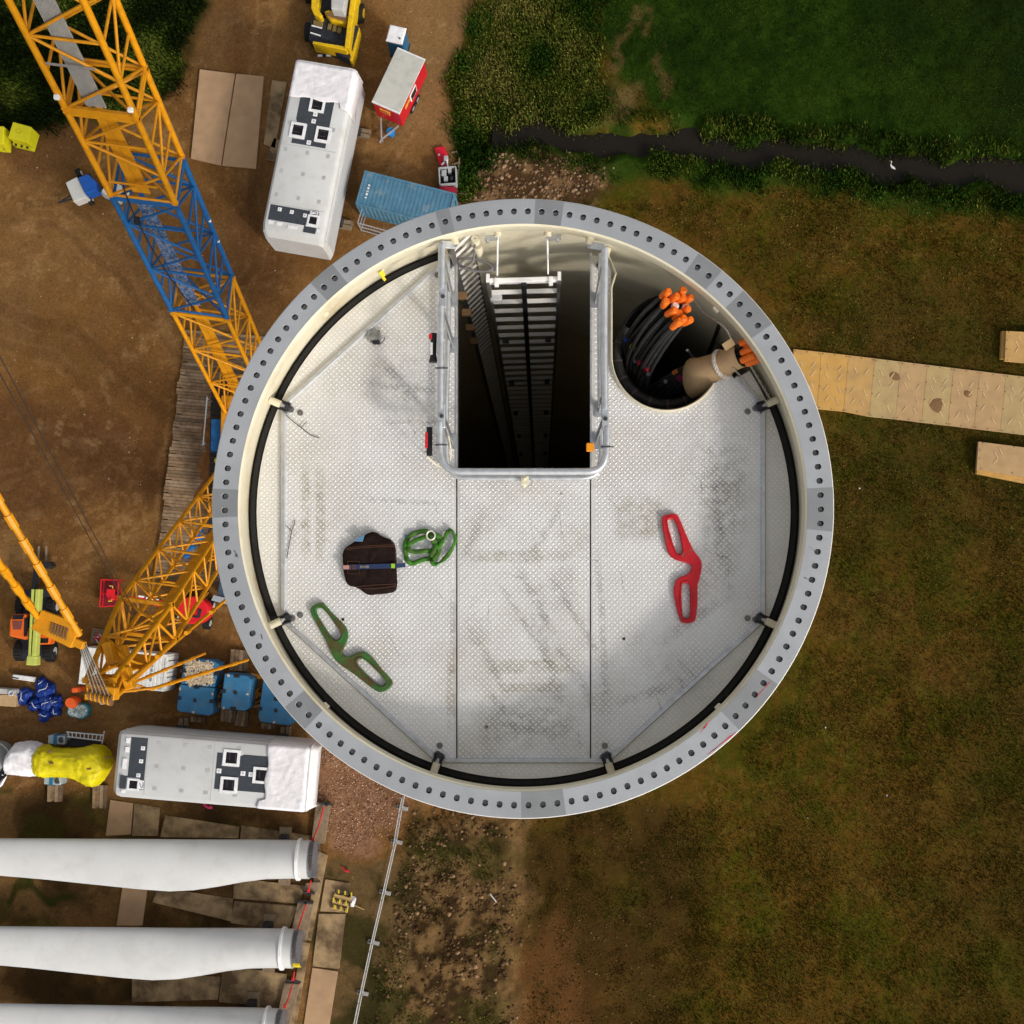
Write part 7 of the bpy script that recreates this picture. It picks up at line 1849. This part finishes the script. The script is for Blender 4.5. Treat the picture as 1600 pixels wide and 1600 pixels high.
for y0, y1 in ((825, 930), (1275, 1370)):
    q = part(MB().poly(cH([(515 - (y1 - 1000) * .1, y0), (700 - (y1 - 1000) * .1, y0 + 10), (695 - (y1 - 1000) * .1, y1), (510 - (y1 - 1000) * .1, y1 - 10)]), .3, 1.3), 'cradle_block', cr, t, bevel=.06)
    part(MB().poly(cH([(575 - (y1 - 1000) * .1, y0 - 2), (610 - (y1 - 1000) * .1, y0), (605 - (y1 - 1000) * .1, y1 + 2), (570 - (y1 - 1000) * .1, y1)]), .3, 1.34), 'cradle_stripe', tb_m, q)
    c = cH([(660 - (y1 - 1000) * .1, (y0 + y1) / 2)])[0]; part(MB().cyl(W(*c, 1.28), W(*c, 1.34), .18, n=14), 'cradle_port', dark_m, q)
part(MB().poly(cH([(700, 880), (930, 895), (1110, 930), (1100, 960), (700, 945)]), .2, .9), 'dark_skid', M('skid_navy', (.02, .022, .035), .6), t)
t = thing('access_ladder', 'grey step ladder lying above the yellow tarp', 'ladder', tuple(W(133, 1150, 0)))
a0_, a1_ = cH([(725, 790), (735, 840)]); b0_, b1_ = cH([(1130, 825), (1115, 885)])
for p, q in ((a0_, b0_), (a1_, b1_)): part(MB().bar(W(*p, 1.2), W(*q, 1.2), .07, .12), 'rail', rail_m, t)
for k in range(9):
    f = (k + .3) / 9; p = (a0_[0] + (b0_[0] - a0_[0]) * f, a0_[1] + (b0_[1] - a0_[1]) * f); q = (a1_[0] + (b1_[0] - a1_[0]) * f, a1_[1] + (b1_[1] - a1_[1]) * f)
    part(MB().bar(W(*p, 1.2), W(*q, 1.2), .06, .05), 'rung', rail_m, t)
part(MB().bar(W(*cH([(1135, 780)])[0], 1.2), W(*cH([(1110, 920)])[0], 1.2), .06, .06), 'stay', rail_m, t)
for x0, x1, yA, yB, lab in ((515, 675, 1370, 1550, 'timber mat below the blue grey cradle'), (1005, 1165, 1370, 1620, 'timber mat below the yellow tarp end')):
    P = cH([(x0, yA), (x1, yA), (x1 - 10, yB), (x0 - 5, yB)]); tm = thing('timber_mat', lab, 'timber mat', tuple(W(*P[0], 0)))
    for k in range(4):
        f0, f1 = (k + .04) / 4, (k + .96) / 4
        part(MB().poly([(P[0][0] + (P[1][0] - P[0][0]) * f0, P[0][1]), (P[0][0] + (P[1][0] - P[0][0]) * f1, P[0][1]), (P[3][0] + (P[2][0] - P[3][0]) * f1, P[3][1] - (3 if k == 1 else 0)), (P[3][0] + (P[2][0] - P[3][0]) * f0, P[3][1])], -.05, .18), 'plank', bog[k % 4], tm)
t = thing('nose_cone', 'grey rotor nose cone cut off by the left picture edge', 'nose cone', tuple(W(-12, 1192, 0)))
c = W(-14, 1190, 1.2)
rings = []
for k in range(9):
    q = k / 8 * pi / 2; r = 1.15 * math.cos(q) + .01
    rings.append([c + Vector((r * math.cos(a), r * math.sin(a), 1.4 * math.sin(q))) for a in np.linspace(0, 2 * pi, 37)[:-1]])
part(MB().loft([[p + Vector((0, 0, -1.1)) for p in rings[0]]] + rings), 'shell', M('cone_grey', (.30, .32, .31), .4, 0, .06, 2), t, smooth=60)
part(MB().tube([c + Vector((1.16 * math.cos(a), 1.16 * math.sin(a), -.1)) for a in np.linspace(0, 2 * pi, 37)[:-1]], .06, 6, closed=True), 'rim_band', white_p, t, smooth=60)
part(MB().tube([W(4, 1212, 1.9), W(10, 1200, 1.7), W(9, 1212, 1.5), W(2, 1226, 1.5), W(-6, 1232, 1.6)], .09, 8), 'opening_rim', white_p, t, smooth=60)
part(MB().poly([(0, 1206), (7, 1202), (6, 1214), (-2, 1224)], 1.3, 1.95), 'blade_opening', glass_d, t)

# ------------------------------------------------------------------ small living and loose things
heron = M('heron_white', (.62, .61, .58), .8)
t = thing('white_heron', 'small white heron standing at the ditch water', 'bird', tuple(W(1393, 261, -.6)))
c = W(1394, 261, -.15)
part(MB().tube(smoothpath([c + .62 * Vector((.34, -.24, -.05)), c + .62 * Vector((.18, -.12, .02)), c, c + .62 * Vector((-.12, .1, .08)), c + .62 * Vector((-.20, .22, .24)), c + .62 * Vector((-.17, .34, .40)), c + .62 * Vector((-.20, .42, .48)), c + .62 * Vector((-.30, .45, .47))], 3), [.62 * q for q in (.015, .03, .06, .09, .12, .13, .13, .12, .11, .085, .06, .05, .042, .038, .036, .036, .04, .046, .05, .045, .02, .010)], 10), 'body', heron, t, smooth=60)
for s in (-.04, .04): part(MB().tube([c + .62 * Vector((s, .02, -.08)), c + .62 * Vector((s + .02, 0, -.28)), c + .62 * Vector((s, .02, -.5))], .012, 5), 'leg', dark_m, t)
part(MB().cyl(c + .62 * Vector((-.29, .45, .47)), c + .62 * Vector((-.42, .44, .45)), .014, .004, n=6), 'bill', yel, t)
lit = M('white_litter', (.5, .49, .46), .8)
for i, (u, v, s, lab) in enumerate(((1343, 763, .22, 'white scrap on the field right of the tower rim'), (1386, 1243, .16, 'white scrap in the middle of the lower field'), (1290, 1137, .14, 'grey scrap on the field below right of the tower'), (771, 1402, .5, 'thin white slat on the rubble berm'), (430, 423, .12, 'white scrap left of the tower rim'), (161, 334, .14, 'white scrap beside the blue boom'), (818, 204, .2, 'white scrap at the ditch end'), (756, 115, .24, 'pale scrap in the weeds beside the track'), (1262, 1278, .10, 'tiny white scrap on the lower field'))):
    r = random.Random(i); c = W(u, v, 0); c.z = float(ground_z(c.x, c.y)) + .06; s = s * .5 if s < .4 else s
    mb = MB(); P = []
    for j in range(4):
        for k in range(4): P.append(c + Vector(((k / 3 - .5) * s * (1 if s < .4 else .25) * r.uniform(.7, 1.3), (j / 3 - .5) * s * r.uniform(.7, 1.3), r.uniform(0, .4) * s * .5)))
    mb.grid(P, 4, 4)
    if s > .4: mb = MB().bar(c + Vector((-.2, .25, 0)), c + Vector((.2, -.25, .02)), .08, .04)
    o = solo(mb, 'litter_scrap', lit, lab, 'litter', 'scraps of litter')
    if s <= .4: o.modifiers.new('thick', 'SOLIDIFY').thickness = .015
